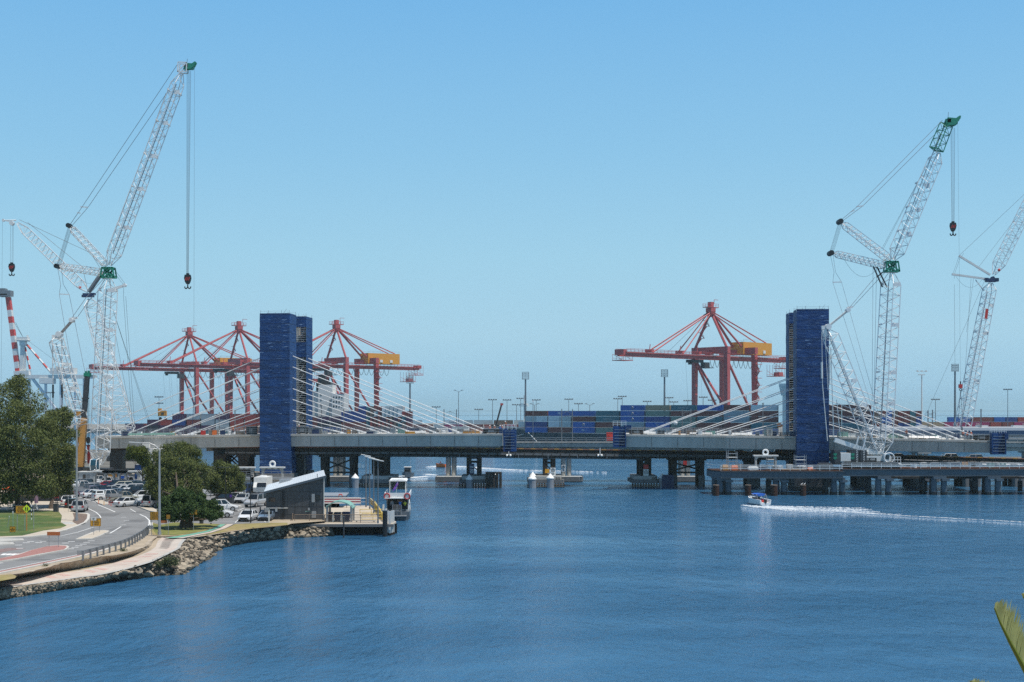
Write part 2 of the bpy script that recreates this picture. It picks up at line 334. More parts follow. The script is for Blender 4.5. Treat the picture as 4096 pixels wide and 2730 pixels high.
def water_material():
    m = bpy.data.materials.new('river_water'); m.use_nodes = True; t = m.node_tree; b = t.nodes['Principled BSDF']
    b.inputs['IOR'].default_value = 1.33
    tc = t.nodes.new('ShaderNodeTexCoord')
    def noise(sc, st, det=4, ro=.55, dist=0.):
        mp = t.nodes.new('ShaderNodeMapping'); mp.inputs['Scale'].default_value = st; mp.inputs['Rotation'].default_value = (0, 0, R(6))
        n = t.nodes.new('ShaderNodeTexNoise'); n.inputs['Scale'].default_value = sc; n.inputs['Detail'].default_value = det; n.inputs['Roughness'].default_value = ro; n.inputs['Distortion'].default_value = dist
        t.links.new(tc.outputs['Object'], mp.inputs[0]); t.links.new(mp.outputs[0], n.inputs['Vector']); return n.outputs[0]
    # wind patches: ripples stand higher in some places, slick in others
    pr = t.nodes.new('ShaderNodeMapRange'); pr.inputs['From Min'].default_value = .34; pr.inputs['From Max'].default_value = .66; pr.inputs['To Min'].default_value = .25; pr.inputs['To Max'].default_value = 1.
    t.links.new(noise(.035, (.45, 1.6, 1), 5, .6, .4), pr.inputs['Value'])
    a = noise(1.25, (1.1, .62, 1), 6, .68); c = noise(.36, (1., .55, 1), 3, .5)
    mu = t.nodes.new('ShaderNodeMath'); mu.operation = 'MULTIPLY_ADD'; mu.inputs[1].default_value = 2.2; t.links.new(c, mu.inputs[0]); t.links.new(a, mu.inputs[2])
    bp = t.nodes.new('ShaderNodeBump'); bp.inputs['Distance'].default_value = .62
    st = t.nodes.new('ShaderNodeMath'); st.operation = 'MULTIPLY'; st.inputs[1].default_value = .8; t.links.new(pr.outputs[0], st.inputs[0])
    t.links.new(st.outputs[0], bp.inputs['Strength']); t.links.new(mu.outputs[0], bp.inputs['Height']); t.links.new(bp.outputs[0], b.inputs['Normal'])
    # greener over the shallow bank, deeper blue in the channel
    sp = t.nodes.new('ShaderNodeSeparateXYZ'); t.links.new(tc.outputs['Object'], sp.inputs[0])
    ma = t.nodes.new('ShaderNodeMath'); ma.operation = 'MULTIPLY_ADD'; ma.inputs[1].default_value = .35; t.links.new(sp.outputs[1], ma.inputs[2]); t.links.new(sp.outputs[0], ma.inputs[0])
    mr = t.nodes.new('ShaderNodeMapRange'); mr.inputs['From Min'].default_value = 60; mr.inputs['From Max'].default_value = 150; mr.interpolation_type = 'SMOOTHSTEP'; t.links.new(ma.outputs[0], mr.inputs['Value'])
    mx = t.nodes.new('ShaderNodeMixRGB'); mx.inputs[1].default_value = (.03, .12, .235, 1); mx.inputs[2].default_value = (.034, .115, .3, 1)
    t.links.new(mr.outputs[0], mx.inputs[0]); t.links.new(mx.outputs[0], b.inputs['Base Color']); b.inputs['Roughness'].default_value = .04
    return m
M['water'] = water_material()
def foam_material():
    m = bpy.data.materials.new('wake_foam'); m.use_nodes = True; t = m.node_tree; b = t.nodes['Principled BSDF']
    b.inputs['Base Color'].default_value = (.8, .84, .86, 1); b.inputs['Roughness'].default_value = .8; b.inputs['Alpha'].default_value = .45; return m
M['foam'] = foam_material()
# ================================================ the setting: water, land, roads, paths
def sheet(name, pts, m, z=None, kind='structure'):
    mb = MB(); mb.add([Vector(p) if z is None else Vector((p[0], p[1], z)) for p in pts], [tuple(range(len(pts)))])
    me = mesh(name, mb, m); bm = bmesh.new(); bm.from_mesh(me); bmesh.ops.triangulate(bm, faces=bm.faces[:]); 
    for f in bm.faces:
        if f.normal.z < 0: f.normal_flip()
    bm.to_mesh(me); bm.free()
    o = link(name, me); ORG[o.name] = Vector((0, 0, 0)); o['kind'] = kind; return o
def gp(l, z): return [G(x, y, z) for x, y in l]
def band(name, A, B, m, kind='structure'):
    """a strip between two rows of points"""
    mb = MB(); n = len(A); mb.add(list(A)+list(B), [(i, i+1, n+i+1, n+i) for i in range(n-1)])
    me = mesh(name, mb, m); bm = bmesh.new(); bm.from_mesh(me)
    for f in bm.faces:
        if f.normal.z < 0: f.normal_flip()
    bm.to_mesh(me); bm.free(); o = link(name, me); ORG[o.name] = Vector((0, 0, 0))
    if kind: o['kind'] = kind
    return o
def resample(pts, step):
    out = [Vector(pts[0])]
    for a, b in zip(pts, pts[1:]):
        a, b = Vector(a), Vector(b); n = max(1, int((b-a).length/step)); out += [a.lerp(b, i/n) for i in range(1, n+1)]
    return out
def offset(pts, d):
    out = []
    for i, p in enumerate(pts):
        a, b = pts[max(0, i-1)], pts[min(len(pts)-1, i+1)]; t = Vector((b.x-a.x, b.y-a.y, 0)).normalized()
        out.append(p+Vector((-t.y, t.x, 0))*d)
    return out

wm = MB(); wm.add([(-9000, -300, 0), (9000, -300, 0), (9000, 12000, 0), (-9000, 12000, 0)], [(0, 1, 2, 3)]); struct('water', wm, M['water'])
ZR = 1.9                                                # level of the road
wall_top = [(-420, 2347), (-150, 2318), (0, 2304), (79, 2297), (137, 2285), (192, 2270), (247, 2255), (329, 2241), (420, 2225), (466, 2222), (535, 2205), (591, 2184), (605, 2166), (629, 2147)]
WT = gp(wall_top, ZR)
bank = gp([(700, 2146), (765, 2151), (823, 2144), (930, 2127), (1002, 2116), (1105, 2106), (1150, 2101), (1166, 2095), (1300, 2085), (1318, 2050), (1240, 1960), (1180, 1925), (1130, 1905), (1090, 1890), (820, 1878), (-1500, 1878)], ZR)
sheet('ground', WT+bank+[G(-1500, 2347, ZR)], M['dirt'], ZR)
# asphalt: road and car park in one sheet
road = [(-700, 2300), (-300, 2325), (0, 2294), (315, 2229), (512, 2161), (560, 2140), (600, 2118), (606, 2088), (640, 2100), (700, 2090), (880, 2097), (937, 2097), (1075, 2092), (1075, 1980), (1030, 1955), (830, 1948), (690, 1935), (285, 1938), (262, 1990), (-700, 1990)]
sheet('road', gp(road, ZR+.012), M['asphalt'])
# verge and lawns
sheet('dry_verge', gp([(640, 2100), (700, 2090), (880, 2097), (937, 2097), (1075, 2092), (1150, 2092), (1150, 2100), (1002, 2115), (930, 2124), (823, 2140), (700, 2143), (612, 2141), (600, 2120), (606, 2090)], ZR+.02), M['dry'])
sheet('lawn', gp([(640, 2101), (700, 2091), (879, 2098), (850, 2110), (760, 2134), (690, 2141), (625, 2138), (606, 2110), (612, 2096)], ZR+.03), mat('lawn_dry', (.15, .16, .035), .95, var=.3, scale=.8, dirt=(.25, .2, .08), dscale=.22, bump=.5, bscale=12))
sheet('park_lawn', gp([(-500, 2030), (0, 2036), (147, 2043), (217, 2043), (234, 2046), (248, 2063), (243, 2090), (267, 2103), (241, 2114), (174, 2123), (116, 2137), (89, 2143), (0, 2146), (-500, 2150)], ZR+.14), M['lawn'])
# raised pavement with its kerb
pv = [(-500, 2166), (0, 2157), (123, 2151), (190, 2143), (237, 2131), (268, 2123), (312, 2108), (344, 2094), (357, 2079), (359, 2063), (350, 2057), (308, 2057), (286, 2050), (262, 2022), (240, 1998), (225, 1985), (-500, 1985)]
pp = gp(pv, ZR)
mb = MB(); mb.prism([(p.x, p.y) for p in pp], ZR-.2, ZR+.13); struct('pavement', mb, M['pave'])
kb = resample(pp[:11], 2.); ki = offset(kb, .32)
kt = [k+Vector((0, 0, .15)) for k in kb]; ko = offset(kb, -.03)
mb = MB()
for i in range(len(kb)-1):
    a, b, c, d = ko[i], ko[i+1], ki[i+1], ki[i]
    mb.add([(q.x, q.y, z) for z in (ZR, ZR+.15) for q in (a, b, c, d)], [(4, 5, 6, 7), (0, 1, 5, 4), (3, 7, 6, 2)])
struct('kerb', mb, M['kerb'])
sheet('planting_bed', gp([(289, 2052), (350, 2058), (356, 2066), (354, 2079), (342, 2092), (316, 2102), (290, 2087), (297, 2072), (292, 2055)], ZR+.145), M['mulch'])
sheet('path_slab', gp([(246, 2088), (287, 2088), (300, 2097), (258, 2097)], ZR+.138), M['conc_l'])
sheet('park_path', gp([(-300, 2028), (150, 2037), (218, 2036), (222, 2043), (147, 2043), (-300, 2035)], ZR+.146), M['pave'])
# traffic islands: kerb ring and infill
def island(pts, infill, nm):
    q = gp(pts, ZR); c = sum(q, Vector())/len(q)
    mb = MB(); mb.prism([(p.x, p.y) for p in q], ZR-.1, ZR+.15); o = struct(nm, mb, M['kerb'])
    inn = []
    for p in q:
        d = (c-p); inn.append(p+d.normalized()*min(.38, d.length*.4))
    sheet('island_infill', [Vector((p.x, p.y, ZR+.156)) for p in inn], M[infill])
island([(-320, 2292), (0, 2240), (66, 2225), (130, 2205), (192, 2190), (235, 2186), (269, 2188), (277, 2193), (266, 2203), (175, 2221), (74, 2240), (0, 2251), (-320, 2310)], 'redpave', 'traffic_island')
island([(302, 2162), (345, 2143), (384, 2128), (415, 2126), (437, 2128), (433, 2133), (400, 2148), (368, 2160)], 'pave', 'traffic_island')
island([(-200, 2166), (0, 2160), (92, 2160), (96, 2164), (0, 2172), (-200, 2180)], 'conc_l', 'traffic_island')
island([(-200, 2178), (0, 2174), (52, 2176), (58, 2180), (0, 2184), (-200, 2190)], 'conc_l', 'traffic_island')
island([(378, 2004), (400, 2001), (432, 2013), (436, 2019), (410, 2022), (388, 2014)], 'pave', 'traffic_island')
island([(550, 2030), (600, 2030), (640, 2050), (620, 2052), (598, 2048)], 'pave', 'traffic_island')
island([(893, 2021), (960, 2026), (968, 2030), (905, 2031)], 'conc_l', 'traffic_island')
island([(880, 2051), (915, 2052), (917, 2056), (886, 2057)], 'conc_l', 'traffic_island')
# painted lines and coloured bands
lines = MB()
def stripe(pts, w_, z=ZR+.018, mbx=None):
    q = resample(gp(pts, z), 2.5); a = offset(q, w_/2); b = offset(q, -w_/2); n = len(q)
    fs = [(i, i+1, n+i+1, n+i) if False else (n+i, n+i+1, i+1, i) for i in range(n-1)]
    (mbx or lines).add(a+b, fs)
def dash(x, y, L_, ang, w_=.14):
    c = G(x, y, ZR+.018); d = Vector((math.cos(R(ang)), math.sin(R(ang)), 0)); n = Vector((-d.y, d.x, 0))
    lines.add([c-d*L_/2-n*w_/2, c+d*L_/2-n*w_/2, c+d*L_/2+n*w_/2, c-d*L_/2+n*w_/2], [(0, 1, 2, 3)])
stripe([(-200, 2318), (0, 2282), (150, 2252), (315, 2219), (420, 2191), (500, 2163)], .14)
stripe([(522, 2154), (555, 2134), (582, 2114), (597, 2098), (597, 2082), (582, 2068), (559, 2058)], .16)
stripe([(241, 2145), (310, 2130), (375, 2109)], .13)
stripe([(404, 2072), (398, 2062), (384, 2050), (360, 2038), (348, 2033)], .14)
stripe([(316, 1988), (350, 1999), (384, 2010)], .16); stripe([(392, 2020), (425, 2033), (461, 2049)], .16)
stripe([(520, 2036), (543, 2049)], .12); stripe([(440, 2134), (462, 2121), (484, 2107)], .16)
stripe([(930, 2049), (960, 2040), (992, 2025)], .12); stripe([(800, 2091), (870, 2086), (960, 2086)], .12); stripe([(940, 2092), (958, 2074), (1000, 2074), (1020, 2078), (1044, 2079)], .1)
for x, y in ((492, 2100), (505, 2084), (494, 2070)): dash(x, y, .9, 50, .2)
for x, y in ((105, 2172), (122, 2167), (155, 2171), (172, 2166), (262, 2173), (286, 2167), (346, 2170), (365, 2164), (74, 2181), (262, 2197), (315, 2184), (333, 2178), (282, 2196), (218, 2187), (222, 2195), (78, 2194), (300, 2190)): dash(x, y, .75, 8, .3)
stripe([(40, 2176), (58, 2171), (62, 2172)], .35)
stripe([(-60, 2228), (0, 2222), (66, 2221)], .12)
for x in (8, 28, 48, 68): stripe([(x, 2221), (x+14, 2215)], .45)
stripe([(-40, 2258), (0, 2253), (12, 2252)], .3)
for x0, y0, x1, y1 in ((640, 2080, 600, 2067), (700, 2082, 660, 2069), (1000, 2090, 990, 2069), (1062, 2090, 1048, 2069)): stripe([(x0, y0), (x1, y1)], .1)
pm = MB(); rg = random.Random(2)
for x, y, w_, d_ in ((430, 2060, 3, 5), (540, 2085, 2.4, 4), (250, 2165, 5, 2), (470, 2115, 1.6, 6), (380, 2180, 4, 1.6), (990, 2060, 3, 6), (140, 2240, 5, 1.2), (560, 2050, 2, 3)):
    c = G(x, y, ZR+.0145); pm.add([c+Vector((a*w_/2+rg.uniform(-.3, .3), b*d_/2, 0)) for a, b in ((-1, -1), (1, -1), (1, 1), (-1, 1))], [(0, 1, 2, 3)])
struct('road_patches', pm, mat('patched_asphalt', (.135, .135, .135), .9, var=.2, scale=.8))
struct('road_markings', lines, M['line'])
cb = MB(); stripe([(-200, 2330), (0, 2288), (150, 2258), (315, 2224), (420, 2196), (500, 2166)], .75, ZR+.022, cb); struct('red_edge_band', cb, M['redpave'])
rp = MB(); stripe([(-40, 2212), (0, 2204), (40, 2198), (72, 2193)], 2.2, ZR+.0155, rp); stripe([(-40, 2218), (20, 2217), (110, 2212)], 1.0, ZR+.0165, rp); struct('red_patch', rp, mat('worn_red_asphalt', (.2, .14, .13), .9, var=.2))
# kerb of the river side of the road
q = resample(gp([(-200, 2340), (0, 2296), (150, 2266), (315, 2231), (420, 2203), (500, 2172), (560, 2148), (592, 2128), (605, 2110), (606, 2094)], ZR), 2.)
qa, qb = offset(q, .17), offset(q, -.17); mb = MB()
for i in range(len(q)-1):
    mb.add([(v.x, v.y, z) for z in (ZR, ZR+.13) for v in (qa[i], qa[i+1], qb[i+1], qb[i])], [(7, 6, 5, 4), (1, 0, 4, 5), (3, 2, 6, 7)])
struct('kerb', mb, M['kerb'])
sheet('verge_tuft', gp([(-300, 2346), (-100, 2316), (0, 2301), (45, 2297), (66, 2305), (60, 2314), (0, 2325), (-300, 2372)], ZR+.03), M['dry'])

# low wall, lower path, sea wall
def zp(x): return interp(x, [-400, 300, 470, 560, 630, 700], [.95, .95, 1.05, 1.3, 1.75, 1.85])
wall_base = [(-420, 2382), (-150, 2345), (0, 2327), (77, 2311), (137, 2303), (192, 2295), (247, 2289), (302, 2282), (420, 2258), (456, 2247), (535, 2226), (587, 2205), (610, 2187), (617, 2166), (634, 2150)]
outer = [(-420, 2412), (-150, 2378), (0, 2359), (110, 2341), (219, 2326), (329, 2310), (396, 2303), (512, 2277), (605, 2250), (675, 2217), (720, 2194), (731, 2172), (746, 2158)]
IN = [G(x, y, zp(x)) for x, y in wall_base]; OUT = [G(x, y, zp(x)) for x, y in outer]
def rs(pts, n):
    L = [0.]
    for a, b in zip(pts, pts[1:]): L.append(L[-1]+(b-a).length)
    out = []
    for i in range(n):
        s = L[-1]*i/(n-1); k = max(j for j in range(len(L)) if L[j] <= s+1e-6); k = min(k, len(pts)-2)
        out.append(pts[k].lerp(pts[k+1], (s-L[k])/max(1e-6, L[k+1]-L[k])))
    return out
IN, OUT = rs(IN, 60), rs(OUT, 60)
def cross(f): return [a.lerp(b, f) for a, b in zip(IN, OUT)]
band('shore_strip', [p-Vector((0, 0, .02)) for p in offset(IN, .35)], cross(.14), M['dirt'])
band('footpath', [p+Vector((0, 0, .012)) for p in cross(.12)], [p+Vector((0, 0, .012)) for p in cross(.9)], M['pink'])
band('path_edging', [p+Vector((0, 0, .016)) for p in cross(.88)], [p+Vector((0, 0, .016)) for p in OUT], M['conc_l'])
mb = MB()                                               # paving pattern of the footpath: blush blocks at the near end, dark bars at the far end
A_, B_ = cross(.2), cross(.62)
for i in range(6, 44, 2):
    for a, b in ((.05, .35), (.4, .72), (.75, 1.)):
        if (i//2+int(a*9)) % 3 == 0: continue
        p = [A_[i].lerp(B_[i], a), A_[i+1].lerp(B_[i+1], a), A_[i+1].lerp(B_[i+1], b), A_[i].lerp(B_[i], b)]
        mb.add([v+Vector((0, 0, .018)) for v in p], [(3, 2, 1, 0)])
struct('paving_blocks', mb, mat('blush_paving', (.5, .33, .28), .9, var=.12, dirt=(.48, .4, .36), dscale=.5))
mb = MB()
for i in range(46, 59):
    p, q_ = IN[i].lerp(OUT[i], .3), IN[i].lerp(OUT[i], .62); t = Vector((.12, .05, 0)); mb.add([v+Vector((0, 0, .02)) for v in (p-t, q_-t*1.2, q_+t*1.2, p+t)], [(0, 1, 2, 3)])
for i in range(3): 
    c = G(20-40*i, 2341+6*i, .97+.02); mb.add([c+Vector(v) for v in ((-1.6, -.3, 0), (1.6, -.22, 0), (1.5, .3, 0), (-1.7, .2, 0))], [(0, 1, 2, 3)])
struct('paving_bars', mb, mat('dark_paving', (.12, .105, .1), .9, var=.2))
S1 = [(656, 2152), (700, 2146), (756, 2137), (823, 2124), (857, 2111), (879, 2098)]; S2 = [(700, 2153), (735, 2148), (770, 2141), (836, 2128), (878, 2113), (905, 2098)]; S3 = [(728, 2154), (760, 2148), (785, 2143), (848, 2131), (903, 2114), (937, 2097)]
zz = ZR+.04
band('cycle_lane', rs(gp(S1, zz), 16), rs(gp(S2, zz), 16), M['green_lane']); band('walking_lane', rs(gp(S2, zz), 16), rs(gp(S3, zz), 16), M['pink'])
mb = MB()
for S in (S1, S2, S3): stripe(S, .16, zz+.006, mb)
struct('lane_edging', mb, MATS['dark_paving'])
# low stone wall under the road edge
wl, wb = rs([p.copy() for p in WT], 90), rs([G(x, y, zp(x)-.15) for x, y in wall_base], 90)
mb = MB(); rr = random.Random(3)
fr = [(t+Vector((rr.uniform(-.04, .04), rr.uniform(-.06, .04), .02+rr.uniform(-.03, .04))), b+Vector((rr.uniform(-.03, .03), rr.uniform(-.05, .05), 0))) for t, b in zip(wl, wb)]
bk = offset(wl, .42)
for i in range(len(fr)-1):
    (t0, b0), (t1, b1) = fr[i], fr[i+1]; k0, k1 = bk[i]+Vector((0, 0, .03)), bk[i+1]+Vector((0, 0, .03))
    mb.add([b0, b1, t1, t0, k0, k1], [(0, 1, 2, 3), (3, 2, 5, 4)])
WALLM = mat('old_stone_wall', (.34, .28, .21), .95, var=.4, scale=1.4, dirt=(.44, .39, .32), dscale=.9, bump=.9, bscale=4)
solo('low_wall', mb, WALLM, 'low rough stone wall between the road verge and the pink footpath', 'wall')
# stacked-stone sea wall of the near bank (small stones, one wall)
wl_px = [(-420, 2455), (-150, 2420), (0, 2400), (137, 2378), (247, 2359), (356, 2344), (419, 2326), (466, 2317)]
n = 170; top = rs([G(x, y, zp(x)) for x, y in outer[:8] if x <= 470]+[G(466, 2288, 1.05)], n); bot = rs([G(x, y, 0) for x, y in wl_px], n)
def pebble(rg, sx, sy, sz):
    bm = bmesh.new(); bmesh.ops.create_icosphere(bm, subdivisions=1, radius=1)
    for v in bm.verts: v.co *= 1+rg.uniform(-.28, .22); v.co.x *= sx; v.co.y *= sy; v.co.z *= sz
    vs = [v.co.copy() for v in bm.verts]; fs = [tuple(v.index for v in f.verts) for f in bm.faces]; bm.free(); return vs, fs
rg = random.Random(5); PB = [pebble(rg, 1, .8, .75) for _ in range(8)]; mb = MB()
for i in range(n-1):
    rows = 8
    for k in range(rows):
        f = (k+.5+rg.uniform(-.2, .2))/rows; c = top[i].lerp(bot[i], f)+Vector((rg.uniform(-.1, .1), rg.uniform(-.1, .1), -.1)); s = rg.uniform(.17, .27)
        vs_, fs_ = PB[rg.randrange(8)]; Rm = Matrix.Rotation(rg.uniform(0, 6), 3, 'Z') @ Matrix.Rotation(rg.uniform(-.6, .6), 3, 'X')
        mb.add([c+Rm @ (v*s) for v in vs_], fs_)
solo('sea_wall', mb, M['rock'], 'stacked pale stone sea wall dropping from the pink footpath to the water', 'sea wall')
mb = MB()
for i in range(n-1): mb.add([top[i]-Vector((0, 0, .1)), bot[i]+Vector((0, .3, -.4)), bot[i+1]+Vector((0, .3, -.4)), top[i+1]-Vector((0, 0, .1))], [(0, 1, 2, 3)])
struct('bank_core', mb, M['rock'])
# riprap bank beyond it
rt_px = [(466, 2288), (512, 2279), (605, 2252), (675, 2219), (722, 2195), (733, 2174), (765, 2153), (823, 2146), (930, 2129), (1002, 2118), (1046, 2111), (1105, 2108), (1166, 2106), (1287, 2107), (1330, 2112)]
rb_px = [(466, 2316), (559, 2311), (652, 2302), (735, 2298), (787, 2262), (840, 2236), (862, 2210), (879, 2193), (935, 2178), (979, 2169), (1046, 2162), (1159, 2154), (1255, 2149), (1319, 2146), (1345, 2146)]
def zt(x): return interp(x, [400, 560, 640, 720, 1100, 1166, 1330], [1.0, 1.2, 1.6, 1.8, 1.8, 1.35, 1.2])
rt = rs([G(x, y, zt(x)) for x, y in rt_px], 120); rb = rs([G(x, y, 0) for x, y in rb_px], 120)
mb = MB(); nn = 120
mid = [a.lerp(b, .5)+Vector((0, 0, -.35)) for a, b in zip(rt, rb)]; low = [b+Vector((.3, -.3, -.6)) for b in rb]
for X_, Y_ in ((rt, mid), (mid, low)):
    mb.add([p-Vector((0, 0, .12)) for p in X_]+[p-Vector((0, 0, .12)) for p in Y_], [(i, i+1, nn+i+1, nn+i) for i in range(nn-1)])
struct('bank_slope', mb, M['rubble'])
ROCKS = []
for k in range(9):
    bm = bmesh.new(); bmesh.ops.create_icosphere(bm, subdivisions=3, radius=1); rk = random.Random(100+k)
    pl = [(Vector((rk.uniform(-1, 1), rk.uniform(-1, 1), rk.uniform(-1, 1))).normalized(), rk.uniform(.5, .85)) for _ in range(9)]
    for v in bm.verts:
        for nrm, d in pl:
            e = v.co.dot(nrm)-d
            if e > 0: v.co -= nrm*e*.92
        v.co *= 1+rk.uniform(-.035, .035); v.co.z *= .72; v.co.x *= 1.15
    me = bpy.data.meshes.new('boulder'); bm.to_mesh(me); bm.free(); me.materials.append(M['rock']); ROCKS.append(me)
rk = random.Random(21); cnt = 0; tries = 0; placed = []
while cnt < 299 and tries < 30000:
    tries += 1; u = rk.random(); i = int(u*118); f = rk.uniform(-.03, 1.02)
    c = rt[i].lerp(rb[i], min(1, max(0, f))); s = rk.choice((.28, .34, .41, .48, .56, .68))*(1.12 if f > .5 else .85)
    if any((c-q_).length < (s+t_)*.6 for q_, t_ in placed): continue
    placed.append((c, s)); o = link('boulder', rk.choice(ROCKS), None, c+Vector((0, 0, -.12-.2*s*rk.random()))); o.scale = (s, s*rk.uniform(.75, 1.1), s*rk.uniform(.75, 1.1)); o.rotation_euler = (rk.uniform(-.4, .4), rk.uniform(-.4, .4), rk.uniform(0, 6.3))
    ORG[o.name] = Vector((0, 0, 0)); tag(o, 'limestone boulder piled on the river bank below the grass verge', 'boulder', 'boulders of the river bank'); cnt += 1
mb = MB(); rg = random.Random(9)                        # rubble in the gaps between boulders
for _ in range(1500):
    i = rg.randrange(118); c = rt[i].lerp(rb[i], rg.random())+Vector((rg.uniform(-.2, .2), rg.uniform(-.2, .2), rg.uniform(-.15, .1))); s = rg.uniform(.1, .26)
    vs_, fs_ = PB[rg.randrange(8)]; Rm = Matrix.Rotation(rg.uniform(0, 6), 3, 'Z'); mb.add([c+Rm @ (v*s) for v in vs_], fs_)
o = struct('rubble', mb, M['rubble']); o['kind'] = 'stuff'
# hill foot below the camera, out of view, for the palm to stand on
mb = MB(); mb.add([(-80, -40, 15.0), (80, -40, 15.0), (80, 4, 13.4), (-80, 4, 13.4), (80, 66, -.3), (-80, 66, -.3)], [(0, 1, 2, 3), (3, 2, 4, 5)]); struct('hillside', mb, M['dry'])
# far quay
QD = Vector((.857, -.516, 0)); Q0 = Vector((114, 724, 0))
def quay(s, off): return Q0+QD*s+Vector((-.516, -.857, 0))*off
mb = MB(); qpts = [quay(-900, 8), quay(700, 8), quay(900, -500), quay(-700, -520)]
mb.prism([(p.x, p.y) for p in qpts], -1, 3.); struct('quay_ground', mb, mat('quay_apron', (.2, .19, .17), .9, var=.15, scale=.05))
mb = MB(); mb.prism([(122, 330), (150, 324), (420, 306), (420, 400), (130, 410), (120, 380)], -1, 2.2); struct('far_bank', mb, mat('dark_bank', (.13, .12, .1), .95, var=.3, scale=.1))  # bank in an even dark tone with slight mottling
mb = MB(); mb.prism([(-420, 300), (-100, 306), (-92, 330), (-130, 460), (-420, 640)], -1, 2.4); struct('far_bank', mb, MATS['dark_bank'])
# ================================================ bridges
PL = Vector((-90.7, 284, 0)); BD = Vector((.9951, -.0987, 0)); BN = Vector((.0987, .9951, 0))
def bs(px, back=0.):                                     # distance along the new bridge where a photo column meets its face
    k = (px-CX)/F; p = PL+BN*back; return (k*p.y-p.x)/(BD.x-k*BD.y)
def bp(s, back, z): return PL+BD*s+BN*back+Vector((0, 0, z))
def bz(px, py, back=0.):
    p = bp(bs(px, back), back, 0); return CAMZ-(py-HZ)/F*p.y
S_L, S_R = bs(1105), bs(3248)
DW = 17.                                                 # face to face of the girders
def deck_z(px): return bz(px, interp(px, [250, 1176, 2010, 2500, 3300, 3970], [1748, 1737, 1735, 1738, 1748, 1763])), bz(px, interp(px, [250, 1176, 2010, 2500, 3300, 3970], [1797, 1787, 1785, 1789, 1801, 1812]))
def girder_bridge(pxa, pxb, s_t, fans, label):
    t = thing('cable_stayed_bridge', label, 'bridge', bp(s_t, DW/2, 0))
    xs = [lerp(pxa, pxb, i/14) for i in range(15)]
    rings = []
    for x in xs:
        s = bs(x); zt_, zb_ = deck_z(x)
        rings.append([bp(s, -.25, zt_), bp(s, -.25, zt_-.42), bp(s, 0, zt_-.5), bp(s, .12, zb_), bp(s, 1.5, zb_), bp(s, 1.6, zb_+1.6), bp(s, DW-1.6, zb_+1.6), bp(s, DW-1.5, zb_), bp(s, DW-.12, zb_), bp(s, DW, zt_-.5), bp(s, DW+.25, zt_-.42), bp(s, DW+.25, zt_)])
    mb = MB(); mb.loft(rings); part('girder', mb, M['conc'], t)
    jm = MB()                                            # segment joints of the girder face, proud drip ribs
    n = int((bs(pxb)-bs(pxa))/5.2)
    for i in range(1, n):
        x = lerp(pxa, pxb, i/n); s = bs(x); a, b = deck_z(x); jm.box(bp(s, .03, (a+b)/2-.2), (.07, .1, a-b-.7), math.atan2(BD.y, BD.x))
    part('girder_joint', jm, M['conc_d'], t)
    for back, nm in ((.15, 'near'), (DW-.15, 'far')):    # steel railing on each edge
        mb = MB(); m2 = MB()
        pts = []
        for i in range(0, 61):
            x = lerp(pxa, pxb, i/60); s = bs(x); z = deck_z(x)[0]; pts.append((s, z)); mb.beam(bp(s, back, z), bp(s, back, z+1.35), .06)
        for h in (.5, .95, 1.35):
            for (s0, z0), (s1, z1) in zip(pts, pts[1:]): mb.beam(bp(s0, back, z0+h), bp(s1, back, z1+h), .05)
        part('railing', mb, M['galv'], t)
    zt_ = deck_z((pxa+pxb)/2)[0]
    for back in (1.6, DW-1.6):
        mb = MB(); c = bp(s_t, back, 0)
        mb.box(c+Vector((0, 0, 18.4)), (2.1, 1.9, 36.2), math.atan2(BD.y, BD.x)); part('pylon', mb, M['conc_l'], t)
        mb = MB(); mb.box(c+Vector((0, 0, 2.0)), (7.6, 6.0, 2.2), math.atan2(BD.y, BD.x)); mb.box(c+Vector((0, 0, .4)), (6, 4.5, 1.4), math.atan2(BD.y, BD.x)); part('pile_cap', mb, M['conc_d'], t)
    for sg, k in fans:
        for back in (1.6, DW-1.6):
            for i in range(k):
                s1 = s_t+sg*(14.8+5.2*i)
                px_ = CX+F*bp(s1, 0, 0).x/bp(s1, 0, 0).y
                za = deck_z(px_)[0]
                a = bp(s_t+sg*1.05, back, 15.4+2.46*i); b = bp(s1, back, za+.15)
                mb = MB(); mb.tube(a, b, .085, n=7); d = (b-a).normalized()
                for j in range(int((b-a).length/3.1)): q_ = a+d*(1.5+3.1*j); mb.tube(q_-d*.09, q_+d*.09, .115, n=6)
                c = part('stay_cable', mb, M['stay'], t)
                mb = MB(); mb.tube(b-d*2.4, b, .14, .2, n=8); mb.box(b+Vector((0, 0, -.1)), (1.3, .7, .35))
                part('anchor_sleeve', mb, M['stay'], c)
    return t
bridge_w = girder_bridge(380, 2010, S_L, ((1, 7), (-1, 7)), 'concrete half of the new cable-stayed bridge standing over the car park bank')
bridge_e = girder_bridge(2502, 3962, S_R, ((1, 5), (-1, 5)), 'concrete half of the new cable-stayed bridge standing behind the steel work jetty')
BROT = math.atan2(BD.y, BD.x)
